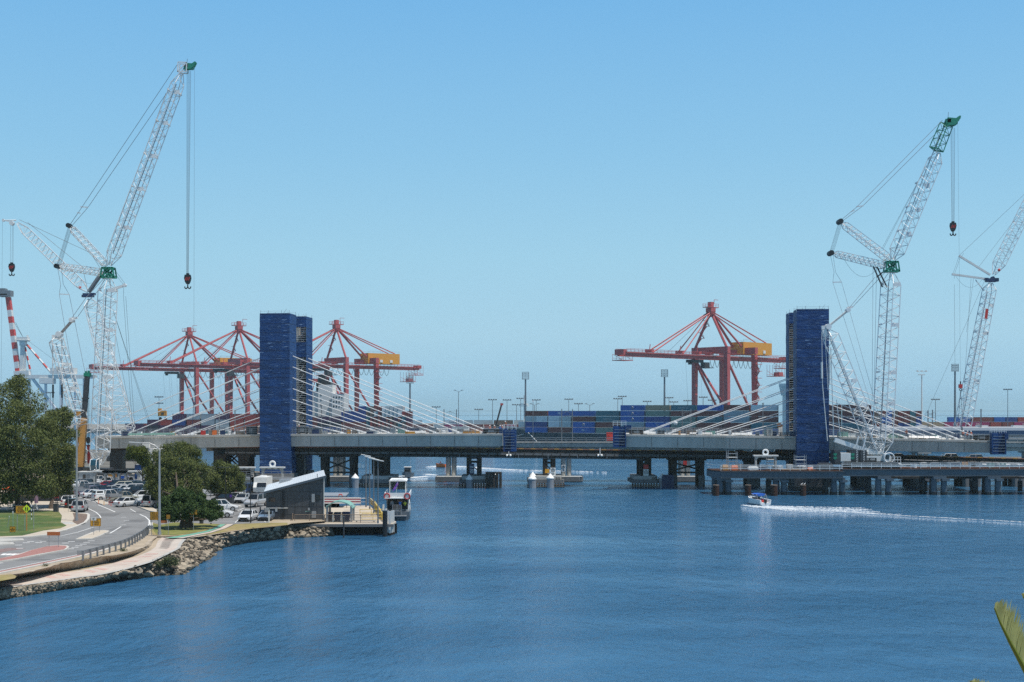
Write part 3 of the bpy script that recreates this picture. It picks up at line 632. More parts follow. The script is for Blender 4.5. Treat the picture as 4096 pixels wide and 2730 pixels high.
def scaffold(s, back, face, label, w_=6.75, z0=3.2, z1=38.6, d_=5.6):
    """blue mesh wrapped scaffold round one pylon; face = -1 wraps the side towards the camera, +1 the far side"""
    t = thing('pylon_scaffold', label, 'scaffold', bp(s, back, z0), 'blue wrapped scaffolds round the pylons')
    mb = MB(); rg = random.Random(int(s*10)+face)
    def pan(a, b, z_a, z_b, nx, nz):
        vs_ = []
        for j in range(nz+1):
            for i in range(nx+1):
                p = a.lerp(b, i/nx); nrm = BN if abs((b-a).normalized().dot(BD)) > .5 else BD
                k = (rg.uniform(-.05, .05) if 0 < i < nx else rg.uniform(-.03, .03))-.05*abs(math.sin(math.pi*lerp(z_a, z_b, j/nz)/2))
                vs_.append(Vector((p.x, p.y, lerp(z_a, z_b, j/nz)))+nrm*k)
        mb.add(vs_, [(j*(nx+1)+i, j*(nx+1)+i+1, (j+1)*(nx+1)+i+1, (j+1)*(nx+1)+i) for j in range(nz) for i in range(nx)])
    h, e = w_/2, d_/2
    cn = {k: bp(s+a*h, back+b*e, 0) for k, a, b in (('fl', -1, -1), ('fr', 1, -1), ('bl', -1, 1), ('br', 1, 1))}
    if face < 0: pan(cn['fl'], cn['fr'], z0, z1, 12, 46)
    else: pan(cn['bl'], cn['br'], z0, z1, 12, 46); pan(cn['fl'], cn['fr'], z1-2.4, z1, 10, 4); pan(bp(s+.8, back-e, 0), cn['fr'], z1-9.5, z1-6, 4, 4)
    pan(cn['fl'], cn['bl'], z0, z1, 5, 40); pan(cn['fr'], cn['br'], z0, z1, 5, 40)
    part('mesh_wrap', mb, M['wrap'], t, True)
    mb = MB()
    for a in (-1, -.45, .45, 1):
        for b in (-.93, .93): p = bp(s+a*(h-.12), back+b*e, 0); mb.tube(p+Vector((0, 0, z0-1)), p+Vector((0, 0, z1+.7)), .045, n=4)
    part('standard', mb, M['galv'], t)
    mb = MB(); z = z0+.4; k = 0
    while z < z1+.6:
        for b in (-.93, .93):
            mb.beam(bp(s-h+.12, back+b*e, z), bp(s+h-.12, back+b*e, z), .05); mb.beam(bp(s-h+.12, back+b*e, z+.5), bp(s+h-.12, back+b*e, z+.5), .04)
        for a in (-1, 1): mb.beam(bp(s+a*(h-.12), back-e, z), bp(s+a*(h-.12), back+e, z), .05)
        if k % 2 == 0: mb.beam(bp(s+1.2, back-.9*e, z), bp(s+2.6, back-.9*e, z+2.), .05)
        z += 1.; k += 1
    part('ledger', mb, M['galv' if face < 0 else 'white'], t)  # far scaffolds: ledgers coloured white to look brighter within the shade
    mb = MB(); z = z0+2.
    while z < z1:
        for a in (-1, 1): mb.box(bp(s+a*(h-.75), back, z), (1.2, d_-.5, .06), BROT)
        z += 2.
    part('platform', mb, M['wood'], t); return t
scaffold(S_L, 1.6, -1, 'blue mesh wrapped scaffold round the nearer pylon above the car park bank')
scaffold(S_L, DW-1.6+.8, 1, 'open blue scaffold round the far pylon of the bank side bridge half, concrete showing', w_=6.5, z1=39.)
scaffold(S_R, 1.6, -1, 'blue mesh wrapped scaffold round the nearer pylon beside the crawler crane')
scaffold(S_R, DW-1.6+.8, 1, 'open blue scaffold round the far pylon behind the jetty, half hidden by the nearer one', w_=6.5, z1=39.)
def tip_tower(pxa, pxb, z0, z1, label, cab):
    sa, sb = bs(pxa, -1.4), bs(pxb, -1.4); s = (sa+sb)/2; w_ = sb-sa
    t = thing('hanging_platform', label, 'work platform', bp(s, 0, z0), 'blue work platforms on the bridge tips')
    mb = MB(); zm = z0
    for a0, a1 in (((0, .12), (.6, 1)) if cab < 1 else ((0, .45), (.93, 1))):
        mb.box(bp(sa+w_*(a0+a1)/2, -.9, (z0+z1)/2), (w_*(a1-a0), 1.5, z1-z0), BROT)
    mb.box(bp(s, -.1, (z0+z1)/2), (w_-.1, .12, z1-z0-.2), BROT); mb.box(bp(s, -.9, z0+.12), (w_-.1, 1.4, .2), BROT)
    part('mesh_panel', mb, M['wrap'], t)
    mb = MB(); z = z0+.7
    while z < z1-.3: mb.beam(bp(sa+.1*w_, -1.66, z), bp(sb-.1*w_, -1.66, z), .07); z += .62
    part('ladder_rung', mb, M['galv'], t)
    mb = MB()
    for a in np.linspace(sa, sb, 4):
        for b in (-1.6, -.2): mb.beam(bp(a, b, z1), bp(a, b, z1+1.1), .05)
    for h in (.4, .75, 1.1):
        for b in (-1.6, -.2): mb.beam(bp(sa, b, z1+h), bp(sb, b, z1+h), .05)
    part('guard_rail', mb, M['white'], t)
    mb = MB(); mb.box(bp(s+w_*.5*(1 if cab else -1)*.9+(.5 if cab else -.5), 2.2, z1-.6), (1.6, 2.6, 1.6), BROT); part('hoist_cover', mb, M['wrap'], t)
    return t
tip_tower(2014, 2064, bz(2040, 1806), bz(2040, 1719), 'blue work platform hanging from the tip of the bank side bridge half', 0)
tip_tower(2452, 2504, bz(2480, 1790), bz(2480, 1705), 'blue work platform with white rails on the left tip of the jetty side half', 1)
tip_tower(3966, 4024, bz(3990, 1818), bz(3990, 1733), 'blue work platform at the right end of the new bridge near the train', 1)
# site clutter lying on the new deck
def on_deck(px, back, h=0.): s = bs(px); return bp(s, back, deck_z(px)[0]+h)
for i, (x0, x1, mname, lab) in enumerate(((505, 690, 'teal', 'long pale pipe bundle lying along the deck left of the blue scaffold'), (1620, 1700, 'white', 'white pipe bundle lying on the deck near the long stay cables'), (2540, 2640, 'white', 'stack of white tubes behind the left deck railing of the jetty side half'), (2760, 2850, 'galv', 'stack of silver tubes under the middle stay cables'), (2930, 3010, 'white', 'white duct lying on the deck left of the jetty side scaffold'), (3640, 3760, 'galv', 'silver tube stack on the deck right of the crawler crane'))):
    t = MB()
    for j in range(3): t.tube(on_deck(x0, .9+.3*j, .25+.2*(j % 2)), on_deck(x1, .9+.3*j, .25+.2*(j % 2)), .14, n=6)
    solo('pipe_bundle', t, M[mname], lab, 'pipe bundle', 'pipes lying on the new deck')
for i, (x, mname, dx, hz_, lab) in enumerate(((812, 'red2', 1.1, .95, 'red banner cloth hung on the deck railing left of the scaffold'), (857, 'orange', 1., .95, 'orange banner cloth hung on the deck railing'), (890, 'navy', 1.2, .95, 'dark blue banner cloth hung on the deck railing'), (1262, 'navy', 1.6, .9, 'blue cover sheet on the deck railing right of the scaffold'), (1640, 'yellow', 2.2, .45, 'yellow steel beam on the deck edge'))):
    t = MB(); p = on_deck(x, .08); t.box(p+Vector((0, 0, hz_*.55)), (dx, .06, hz_), BROT); t.beam(p+Vector((-dx/2, 0, hz_*1.05)), p+Vector((dx/2, 0, hz_*1.05)), .07); solo('deck_banner', t, M[mname], lab, 'banner', 'banners on the deck railing')
def site_box(px, back, d, m, lab, nm='equipment_box'):
    p = on_deck(px, back); t = thing(nm, lab, 'equipment', p); b = MB(); b.box(p+Vector((0, 0, d[2]/2+.1)), d, BROT); part('housing', b, M[m], t)
    b = MB(); b.box(p+Vector((0, 0, d[2]+.14)), (d[0]+.1, d[1]+.1, .09), BROT); part('lid', b, M['galv'], t)
    b = MB(); 
    for a in (-.35, .35): b.box(p+Vector((a*d[0], 0, .05)), (.25, d[1], .12), BROT)
    part('skid', b, M['steel_d'], t)
    b = MB(); b.box(p+Vector((0, -d[1]/2-.03, d[2]*.55)), (d[0]*.4, .05, d[2]*.5), BROT); part('door', b, M['steel'], t)
for px, back, d, m, lab in ((1205, 1.2, (2.4, 1.6, 1.5), 'steel_d', 'dark generator on the deck right of the blue scaffold'), (1255, 1.4, (3., 1.6, 1.2), 'steel', 'grey pump skid on the deck below the stay cables'), (1000, 1.3, (2.2, 1.4, 1.6), 'steel_d', 'dark tool box on the deck just left of the scaffold'), (1963, .9, (3.4, 1.4, .9), 'timber', 'dark timber crib on the bridge tip among the workers'), (2545, 1., (3., 1.2, .95), 'timber', 'dark formwork box behind the left tip platform'), (3930, 1., (3., 1.2, 1.), 'timber', 'dark formwork box beside the right tip platform'), (3080, 1.2, (1.2, 1.2, 1.7), 'conc_l', 'pale tank on the deck left of the jetty side scaffold'), (1835, 3., (3.6, 1.8, 1.3), 'offw', 'cream covered work trolley behind the deck railing')):
    site_box(px, back, d, m, lab)

rg = random.Random(77)                                   # small loads standing along both new decks
def load(p, k, w_, h, m, label, grp, rz=BROT):
    t = thing(('stillage', 'drum', 'pallet_stack', 'tool_chest')[k], label, 'site load', p, grp); b = MB(); a = MB()
    if k == 0:
        b.box(p+Vector((0, 0, h*.5)), (w_, 1., h*.8), rz)
        for x in (-.48, 0, .48): a.box(p+Vector((x*w_, 0, h*.55)), (.07, 1.06, h*1.1), rz)
    elif k == 1: b.lathe(p, [(w_*.3, 0), (w_*.3, h)], 10); a.lathe(p+Vector((0, 0, h*.45)), [(w_*.32, 0), (w_*.32, .08)], 10); a.lathe(p+Vector((0, 0, h)), [(w_*.31, 0), (w_*.3, .06)], 10)
    elif k == 2:
        for i in range(4): b.box(p+Vector((rg.uniform(-.1, .1), 0, h*(i+.4)/4)), (w_, 1., h*.15), rz)
        for x in (-.35, .35): a.box(p+Vector((x*w_, 0, h*.48)), (.12, .8, h*.94), rz)
    else: b.box(p+Vector((0, 0, h*.5)), (w_, .8, h*.9), rz); a.box(p+Vector((0, 0, h)), (w_*1.04, .9, .1), rz)
    part(('crate', 'barrel', 'boards', 'chest')[k], b, M[m], t); part(('frame', 'hoop', 'bearer', 'lid')[k], a, M['galv' if k != 2 else 'wood'], t)
LM = ('white', 'galv', 'offw', 'navy', 'teal', 'steel_d', 'white', 'wood', 'steel', 'amber'); LN = ('white', 'silver', 'cream', 'navy', 'pale green', 'dark', 'white', 'brown', 'grey', 'amber'); KN = ('caged stillage', 'banded drum', 'pallet stack', 'lidded chest')
for i, px in enumerate([480+i*61+rg.uniform(-18, 18) for i in range(9)]+[1290+i*44+rg.uniform(-12, 12) for i in range(15)]+[2650+i*38+rg.uniform(-10, 10) for i in range(15)]+[3370+i*42+rg.uniform(-10, 10) for i in range(13)]):
    k, c = rg.choice((0, 0, 2, 3, 3, 1)), rg.randrange(10); load(on_deck(px, rg.uniform(.9, 3.6)), k, rg.uniform(.9, 2.2), rg.uniform(.6, 1.3), LM[c], f'{LN[c]} {KN[k]} on the new deck, {ORD[i] if i < 20 else str(i+1)+"th"} load from the bank end', 'loads standing on the new deck')
# ---------------- old low bridge in front of the railway
OY = 283.; OW = 7.
def oz(px): return CAMZ-(interp(px, [-200, 500, 1700, 2500, 3200, 4096, 4800], [1790, 1788, 1791, 1801, 1811, 1836, 1855])-HZ)/F*OY
def ox(px): return (px-CX)/F*OY
old = thing('timber_bridge', 'low old road bridge on black timber piers below the new concrete girders', 'bridge', (0, OY+OW/2, 0))
xs = [900+i*110 for i in range(36)]
mb = MB(); mb.loft([[Vector((ox(x), OY, oz(x)-1.05)), Vector((ox(x), OY, oz(x)-1.45)), Vector((ox(x), OY+OW, oz(x)-1.45)), Vector((ox(x), OY+OW, oz(x)-1.05))] for x in xs]); part('deck', mb, M['conc_d'], old)
mb = MB()                                               # timber stringers
for k in range(5):
    y = OY+.35+k*(OW-.7)/4
    for a, b in zip(xs, xs[1:]): mb.beam((ox(a), y, oz(a)-1.62), (ox(b), y, oz(b)-1.62), .4, .36)
for x in range(910, 4700, 36): mb.box((ox(x), OY-.06, oz(x)-1.5), (.14, .16, .95))
part('stringer', mb, M['timber'], old)
for y in (OY+.5, OY+OW-.5):
    mb = MB()
    for a, b in zip(range(1480, 2560, 60), range(1540, 2620, 60)):
        mb.beam((ox(a), y, oz(a)-1.5), (ox(b), y, oz(b)-1.5), .3, 1.15); mb.beam((ox(a), y-.2, oz(a)-2.1), (ox(b), y-.2, oz(b)-2.1), .5, .08)
        mb.box((ox(a), y-.22, oz(a)-1.5), (.08, .12, 1.1))
    part('steel_girder', mb, M['bluesteel'], old)
for y in (OY+.1, OY+OW-.1):
    mb = MB()
    for x in range(910, 4700, 30): mb.box((ox(x), y, oz(x)-.55), (.1, .1, 1.1))
    for a, b in zip(xs, xs[1:]):
        mb.beam((ox(a), y, oz(a)-.5), (ox(b), y, oz(b)-.5), .09, .8)
    part('railing', mb, M['timber'], old)
mb = MB()
for a, b in zip(xs, xs[1:]): mb.beam((ox(a), OY+.02, oz(a)), (ox(b), OY+.02, oz(b)), .14, .16)
part('hand_rail', mb, mat('rusty_red_rail', (.34, .13, .07), .6, var=.3), old)
for i, x in enumerate(range(1700, 4300, 47)):
    mb = MB(); mb.beam((ox(x), OY-.08, oz(x)+.02), (ox(x+19), OY-.08, oz(x+19)+.02), .08, .24)
    part('reflector_strip', mb, M['amber'], old)
mb = MB()
for x in range(1720, 2480, 118): mb.tube((ox(x), OY-.1, oz(x)-1.2), (ox(x), OY-.1, oz(x)-2.1), .05, n=5); mb.box((ox(x), OY-.12, oz(x)-1.7), (.1, .1, .25))
part('cable_bracket', mb, M['galv'], old)
def old_pier(xa, xb, kind):
    t = MB(); a, b = ox(xa), ox(xb); m_ = (a+b)/2; z1 = oz((xa+xb)/2)-1.8; zc = 3.2
    if kind == 'x':
        for x in (a, b):
            for y in (OY+.6, OY+OW-.6): t.lathe((x, y, -2), [(.62, 0), (.62, 2+zc), (.58, 2+zc), (.68, z1+2-.7), (.5, z1+1.9)], 10)
        t.beam((a, OY+.5, z1-.9), (b, OY+.5, zc+.5), .3, .34); t.beam((b, OY+.5, z1-.9), (a, OY+.5, zc+.5), .3, .34); t.beam((a, OY+.5, zc), (b, OY+.5, zc), .32, .4)
        t.box((m_, OY+OW/2, z1-.1), (b-a+2, OW-.5, .6))
    elif kind == 'solid':
        for k in range(3):
            x = lerp(a, b, k/2)
            for y in (OY+.6, OY+3, OY+OW-.6): t.lathe((x, y, -2), [(.58, 0), (.58, z1+2)], 9)
        t.box((m_, OY+OW/2, z1-.2), (b-a+1.6, OW-.5, .8)); t.beam((a, OY+.4, 3), (b, OY+.4, z1-1.2), .3)
    else:
        for x in (a+.35, b-.35):
            for y in (OY+.8, OY+OW-.8): t.box((x, y, (z1+1.2)/2), (.95, .95, z1-1.2))
        t.box((m_, OY+OW/2, z1-.45), (b-a+.3, OW-.6, .35)); t.box((m_, OY+OW/2, z1-1.4), (b-a-.6, OW-1.2, .25)); t.beam((a+.4, OY+.8, z1-1.6), (b-.4, OY+.8, z1-3.4), .22)
    p = part('pier', t, M['timber'], old)
    if kind == 'x' or kind == 'solid':
        t = MB()
        for x in ((a, b) if kind == 'x' else (a, m_, b)): t.lathe((x, OY+.6, -2), [(.74, 0), (.74, 4.4), (.66, 4.6)], 10)
        part('concrete_jacket', t, M['conc_d'], p)
for xa, xb, k in ((868, 888, 'solid'), (963, 985, 'solid'), (1292, 1408, 'x'), (1496, 1540, 'solid'), (1868, 1922, 'nav'), (2176, 2220, 'nav'), (2560, 2604, 'nav'), (2698, 2808, 'x'), (3004, 3030, 'solid'), (3240, 3266, 'solid'), (3442, 3470, 'solid'), (3656, 3682, 'solid'), (3866, 3914, 'solid'), (4064, 4110, 'solid'), (4300, 4340, 'solid')):
    old_pier(xa, xb, k)
def fender(xa, xb, label):
    a, b = ox(xa), ox(xb); t = thing('pier_fender', label, 'fender', ((a+b)/2, OY, 0), 'timber fenders round the piers')
    mb = MB(); w_ = b-a; y0, y1 = OY-2.2, OY+OW+2
    mb.prism([(a, y0+.8), (a+.8, y0), (b-.8, y0), (b, y0+.8), (b, y1), (a, y1)], .9, 1.7); part('cap_beam', mb, M['conc_d'], t)
    mb = MB(); mb.prism([(a+.5, y0+1), (a+1, y0+.3), (b-1, y0+.3), (b-.5, y0+1), (b-.5, y1-.4), (a+.5, y1-.4)], 1.74, 2.5); part('upper_block', mb, M['conc_l'], t)
    mb = MB(); n = int(w_/.55)
    for i in range(n): mb.tube((lerp(a+.15, b-.15, i/(n-1)), y0+.02, -1.5), (lerp(a+.15, b-.15, i/(n-1)), y0+.02, .9), .2, n=6)
    part('fender_pile', mb, M['timber'], t)
    mb = MB()
    for z in (.25, .62): mb.box(((a+b)/2, y0-.22, z), (w_-.2, .12, .2))
    for i in range(5): mb.box((b-1.7+i*.35, y0+.2, 2.05), (.14, .2, .5))
    part('waling', mb, M['wood'], t); return t
fender(1838, 1992, 'timber fender island under the left navigation pier with a dark end block')
fender(2110, 2256, 'timber fender island under the pier with the yellow board')
fender(2524, 2636, 'low timber fender under the pier with the red and white board')
fender(1440, 1590, 'dark fender below the old bridge behind the ferry pontoon')
def pointed_pile(px, ytop, Y, r, label, zc=.9):
    p = P(px, ytop, Y); t = thing('mooring_pile', label, 'pile', (p.x, Y, 0), 'grey piles with pointed white caps')
    mb = MB(); mb.lathe((p.x, Y, -2), [(r, 0), (r, p.z+2-zc)], 12); part('shaft', mb, mat('grey_pile_wrap', (.24, .255, .28), .7, var=.2, scale=1), t)
    mb = MB(); mb.lathe((p.x, Y, p.z-zc), [(r*1.02, -.25), (r*1.08, -.25), (r*1.08, 0), (.03, zc)], 12); part('cap', mb, M['white'], t)
for px, yt, Y, r, lab in ((1877, 1898, 279.6, .75, 'grey pile with dull cone cap at the left end of the left fender'), (1976, 1888, 281, .72, 'white capped pile on the dark right end of the left fender'), (2131, 1888, 281.6, .7, 'rear white capped pile of the pair left of the yellow board'), (2129, 1898, 279.3, .88, 'front white capped grey pile left of the yellow board'), (2201, 1895, 279.3, .8, 'white capped pile standing below the round speed board'), (2649, 1893, 281, .75, 'white capped pile alone right of the red and white board'), (1421, 1895, 279, .78, 'grey pointed pile against the cross braced pier'), (1488, 1896, 281, .6, 'slim grey pointed pile beside the old bridge left of the ferry')):
    pointed_pile(px, yt, Y, r, lab)
for px, Yp, w_, h_, ytop, lab in ((2594, 279.5, 3.6, 3., 1918, 'low dark steel dolphin right of the lone white capped pile'),):
    pass
mb = MB(); c = P(2670, 1960, 281); mb.prism([(c.x-1.3, 280), (c.x+1.3, 280), (c.x+1.5, 282), (c.x-1.5, 282)], -1, 2.6); mb.box((c.x, 281, 2.7), (2.2, 1.6, .2)); solo('steel_dolphin', mb, M['navy'], 'dark blue steel dolphin beside the lone white capped pile', 'dolphin')
mb = MB(); c = P(1975, 1960, 280.4); 
for k in range(5): mb.tube((c.x-1.5+k*.75, 279.2, -1), (c.x-1.5+k*.75, 279.2, 3.2), .32, n=7)
mb.box((c.x, 279.7, 3.3), (3.6, 1.5, .35)); solo('pile_cluster', mb, M['timber'], 'black pile cluster on the right end of the left fender', 'pile cluster')
def board(nm, px, py, w_, h_, m, lab, Y=OY-.25, txt=None, ring=False, cat='sign', post=None):
    p = P(px, py, Y); t = thing(nm, lab, cat, p); mb = MB(); mb.box(p, (w_, .06, h_)); part('panel', mb, M[m], t)
    if ring:
        mb = MB(); mb.torus(p+Vector((0, -.06, h_*.2)), w_*.33, w_*.045, 'Y', 20, 5); part('ring', mb, M['black'], t)
        text('numeral', '8', w_*.52, M['black'], t, p+Vector((0, -.05, h_*.2)))
        mb = MB(); mb.box(p+Vector((0, -.045, -h_*.22)), (w_*.6, .02, h_*.05)); mb.box(p+Vector((0, -.045, -h_*.33)), (w_*.5, .02, h_*.04)); part('caption', mb, M['steel_d'], t)
    if txt: text('lettering', txt, h_*.16, M['white'] if m == 'navy' else M['black'], t, p+Vector((0, -.045, 0)))
    mb = MB()
    for a in (-.35, .35): mb.beam(p+Vector((a*w_, .06, -h_*.5-.2)), p+Vector((a*w_, .06, h_*.5)), .06)
    part('bracket', mb, M['steel_d'], t)
board('speed_sign', 2212, 1888, 1.15, 1.8, 'white', 'white speed board with 8 in a ring on the pier with the yellow board', ring=True)
board('speed_sign', 2254, 1874, .95, 1.6, 'white', 'smaller white 8 board on the rear concrete columns', Y=300.6, ring=True)
board('speed_sign', 2584, 1897, 1.15, 2.1, 'white', 'tall white 8 board below a red panel on the lone pier', ring=True)
board('channel_marker', 2584, 1868, 1.1, 1.0, 'red2', 'red square marker above the tall white speed board', cat='marker')
board('channel_marker', 2740, 1853, .9, 1., 'red2', 'red marker on the rear concrete column behind the cross braces', Y=300.6, cat='marker')
board('notice_board', 1887, 1877, 1.15, 2.4, 'navy', 'navy notice board with white writing on the left navigation pier', cat='notice')
for k in range(7):
    pass
board('notice_board', 2189, 1885, 1.0, .9, 'sign_y', 'pale yellow square board left of the white speed board', cat='notice')
board('notice_board', 1438, 1863, .7, 1.0, 'offw', 'white notice on a frame under the old bridge left of the lamp poles', Y=280, cat='notice')
board('notice_board', 1452, 1866, .5, .7, 'white', 'small white notice just right of another under the old bridge', Y=280, cat='notice')
nb = [o for o in bpy.data.objects if o.get('label', '').startswith('navy notice')][0]
mb = MB(); c = P(1887, 1877, OY-.29)
for k in range(6): mb.box(c+Vector((0, -.012, .55-.22*k-(.25 if k > 1 else 0))), (.85-.1*(k % 2), .02, .08))
part('printed_lines', mb, M['white'], nb)
for px, lab in ((2035, 'white cluster of under-deck floodlights below the blue tip platform'), (2400, 'white cluster of under-deck floodlights left of the lone pier')):
    p = P(px, 1808, OY-.4); t = thing('navigation_light', lab, 'light', p, 'lights hanging under the old bridge'); mb = MB(); mb.tube(p+Vector((0, 0, .9)), p+Vector((0, 0, -.6)), .09, n=6); part('stem', mb, M['white'], t)
    mb = MB(); mb.box(p+Vector((0, 0, -.65)), (1., .12, .12))
    for a in (-.4, .4): mb.tube(p+Vector((a, -.2, -.95)), p+Vector((a, .1, -.6)), .22, .15, n=8)
    part('lamp', mb, M['white'], t)

# ---------------- railway bridge behind
RY = 302.
rail = thing('railway_bridge', 'concrete railway bridge on twin round columns behind the old timber bridge', 'bridge', (0, RY+4, 0))
def rx(px): return (px-CX)/F*RY
mb = MB(); a, b = rx(820), rx(4700)
mb.box(((a+b)/2, RY+4, 8.9), (b-a, 8, 1.0)); mb.box(((a+b)/2, RY-.05, 9.55), (b-a, .3, .25)); mb.box(((a+b)/2, RY+2, 7.9), (b-a, 1.2, 1.1)); mb.box(((a+b)/2, RY+6, 7.9), (b-a, 1.2, 1.1)); part('deck', mb, M['conc_l'], rail)
mb = MB()
for h in (1.0, .55): mb.box(((a+b)/2, RY, 9.6+h), (b-a, .1, .12))
x = a
while x < b: mb.box((x, RY, 10.1), (.1, .1, 1.1)); x += 2.4
part('railing', mb, M['galv'], rail)
mb = MB()
x = a
while x < b: mb.box((x, RY+.2, 9.3), (.6, .5, .18)); x += 1.2
part('sleeper_end', mb, M['conc_d'], rail)
mb = MB(); mb.box(((a+b)/2, RY+.9, 9.55), (b-a, .12, .16)); mb.box(((a+b)/2, RY+2.4, 9.55), (b-a, .12, .16)); mb.box(((a+b)/2, RY+5, 9.55), (b-a, .12, .16)); part('track', mb, M['steel'], rail)
for xc in (1349, 1802, 2267, 2745, 3230, 3700, 4150):
    cx_ = rx(xc); mb = MB()
    for y in (RY+1.5, RY+6.5):
        for d_ in (-.68, .68): mb.lathe((cx_+d_, y, 1.5), [(.5, 0), (.5, 5.3)], 12); 
    mb.box((cx_, RY+4, 7.1), (3.2, 7.6, .6)); p = part('column_pair', mb, M['conc_l'], rail)
    mb = MB(); mb.prism([(cx_-3.6, RY-1), (cx_+3, RY-1), (cx_+4, RY+1), (cx_+4, RY+9), (cx_-3.6, RY+9)], .2, 1.3); part('pile_cap', mb, M['conc_d'], p)
    mb = MB(); mb.box((cx_+.2, RY+4, 1.35), (7, 9.4, .1)); part('cap_top', mb, M['offw'], p)
def mast_frame(px, ytop, Y, zb, label, arm):
    p = P(px, ytop, Y); t = thing('catenary_mast', label, 'mast', (p.x, Y, zb), 'railway masts on the bridges'); mb = MB(); mb.box((p.x, Y, (zb+p.z)/2), (.2, .22, p.z-zb)); part('post', mb, M['steel'], t)
    mb = MB(); 
    if arm: mb.beam((p.x, Y, p.z-1.2), (p.x+arm*1.6, Y, p.z-.5), .07); mb.beam((p.x, Y, p.z-2.), (p.x+arm*1.9, Y, p.z-1.6), .07); mb.beam((p.x+arm*1.6, Y, p.z-.5), (p.x+arm*1.9, Y, p.z-1.6), .05)
    else: mb.box((p.x, Y, p.z-.2), (.5, .1, .1))
    part('bracket_arm', mb, M['steel'], t)
cm = [(2247, 1636, 1), (2290, 1637, -1), (2729, 1637, 1), (2764, 1637, -1), (1286, 1618, 0), (1375, 1638, 1), (1320, 1600, 0), (1776, 1637, 1), (1826, 1638, -1), (3712, 1642, 1), (3730, 1640, -1), (3924, 1637, 0), (3052, 1612, 0), (877, 1650, 1), (940, 1640, 0), (448, 1650, 1)]
for i, (px, yt, arm) in enumerate(sorted(cm)):
    mast_frame(px, yt, RY+4 if px > 700 else 330, 9.4 if px > 700 else 2.4, f'{ORD[i]} railway mast from the left rising behind the new deck', arm)
mb = MB()
for z in (15.9, 17.0): mb.cable((-170, RY+4, z), (170, RY+4, z), .025, 0, 3)
solo('overhead_wire', mb, M['rope'], 'thin railway contact wires strung along the line of masts', 'wire')
# train on the right
tr = thing('train', 'silver train with dark blue windows crossing behind the right half of the bridge', 'train', (95, RY+5, 9.6))
x0, x1 = rx(3480), rx(4650); z0, z1 = 9.7, 13.2
for k in range(3):
    a = lerp(x0, x1, k/3)+.25; b = lerp(x0, x1, (k+1)/3)-.25; mb = MB()
    mb.loft([[(x, RY+5+y, z) for y, z in ((-1.4, z0+.6), (-1.45, z0+2.4), (-1.25, z1-.25), (-.7, z1), (.7, z1), (1.25, z1-.25), (1.45, z0+2.4), (1.4, z0+.6))] for x in (a, b)]); c = part('carriage', mb, mat('train_silver', (.42, .44, .46), .35, .4, var=.05), tr)
    mb = MB(); mb.box(((a+b)/2, RY+5-1.47, z0+2.1), (b-a-.6, .04, .95)); part('window_band', mb, mat('train_blue_glass', (.02, .05, .12), .1, var=0), c)
    mb = MB(); mb.box(((a+b)/2, RY+5-1.46, z0+1.25), (b-a-.2, .04, .4)); part('stripe', mb, M['bluesteel'], c)
    mb = MB()
    for f in (.22, .6): mb.box((lerp(a, b, f), RY+5, z1+.15), (2.6, 1.5, .3))
    part('roof_unit', mb, M['white'], c)
    mb = MB()
    for f in (.12, .3, .7, .88): mb.tube((lerp(a, b, f), RY+3.7, z0+.25), (lerp(a, b, f), RY+6.3, z0+.25), .42, n=10)
    part('wheel', mb, M['steel_d'], c)
# ================================================ lattice cranes
def sheave(mb, p, r=.45, w_=.8): mb.tube(Vector(p)-Vector((0, w_/2, 0)), Vector(p)+Vector((0, w_/2, 0)), r, n=10)
def hook_block(px, ytop, Y, s, label, m='black', red=True):
    p = P(px, ytop, Y); t = thing('hook_block', label, 'crane hook', p, 'crane hook blocks')
    mb = MB(); mb.extr([p+Vector((x*s, -.28*s, z*s)) for x, z in ((-.5, 0), (.5, 0), (.62, -.6), (.45, -1.3), (.2, -1.7), (-.2, -1.7), (-.45, -1.3), (-.62, -.6))], (0, .56*s, 0)); mb.box(p+Vector((0, 0, .12*s)), (.5*s, .4*s, .3*s)); part('block', mb, M[m], t)
    if red:
        mb = MB()
        for k in (-.3, 0, .3): mb.box(p+Vector((k*s, -.3*s, -.75*s)), (.12*s, .03, .7*s), rot=Matrix.Rotation(.5, 3, 'Y'))
        part('warning_stripe', mb, M['red2'], t)
    mb = MB(); q = p+Vector((0, 0, -1.75*s)); mb.tube(q, q-Vector((0, 0, .4*s)), .12*s, n=6)
    for sg in (-1, 1): mb.path([q+Vector((sg*x*s, 0, z*s)) for x, z in ((0, -.4), (.18, -.72), (.4, -.74), (.55, -.55), (.52, -.36))], .11*s, 6)
    part('hook', mb, M['black'], t); return p
def ropes(parent, lst, r=.035, name='rope', m='rope'):
    mb = MB()
    for a, b in lst: mb.cable(a, b, r, 0, 1, 3)
    return part(name, mb, M[m], parent)
def lat(parent, name, a, b, w0, w1, n, m='cranew', rc=.13, rd=.065, roll=.6, taper=.1, extra=None, depth=1.):
    mb = MB(); mb.lattice(a, b, w0, w1, n, rc, rd, roll, taper, depth); return part(name, mb, M[m], parent)
def pads(parent, a, b, fr, w_, m='cranew'):
    """catwalk plates and section joints on a lattice"""
    mb = MB(); d = (b-a).normalized(); v = d.cross(Vector((0, 1, 0))).normalized()
    for f in fr:
        p = a.lerp(b, f); 
        for k in (-1, 1): mb.beam(p+v*(w_/2*k)-Vector((0, .9, 0)), p+v*(w_/2*k)+Vector((0, .9, 0)), .22, .3)
        mb.box(p+v*(-w_*.3)+Vector((0, -.95, 0)), (w_*.45, .06, .8))
    part('section_joint', mb, M[m], parent)
    mb = MB(); mb.beam(a.lerp(b, .06)-v*(-w_*.12)+Vector((0, .2, 0)), a.lerp(b, .94)+v*(w_*.12)+Vector((0, .2, 0)), .5, .05); part('catwalk', mb, M['galv'], parent)
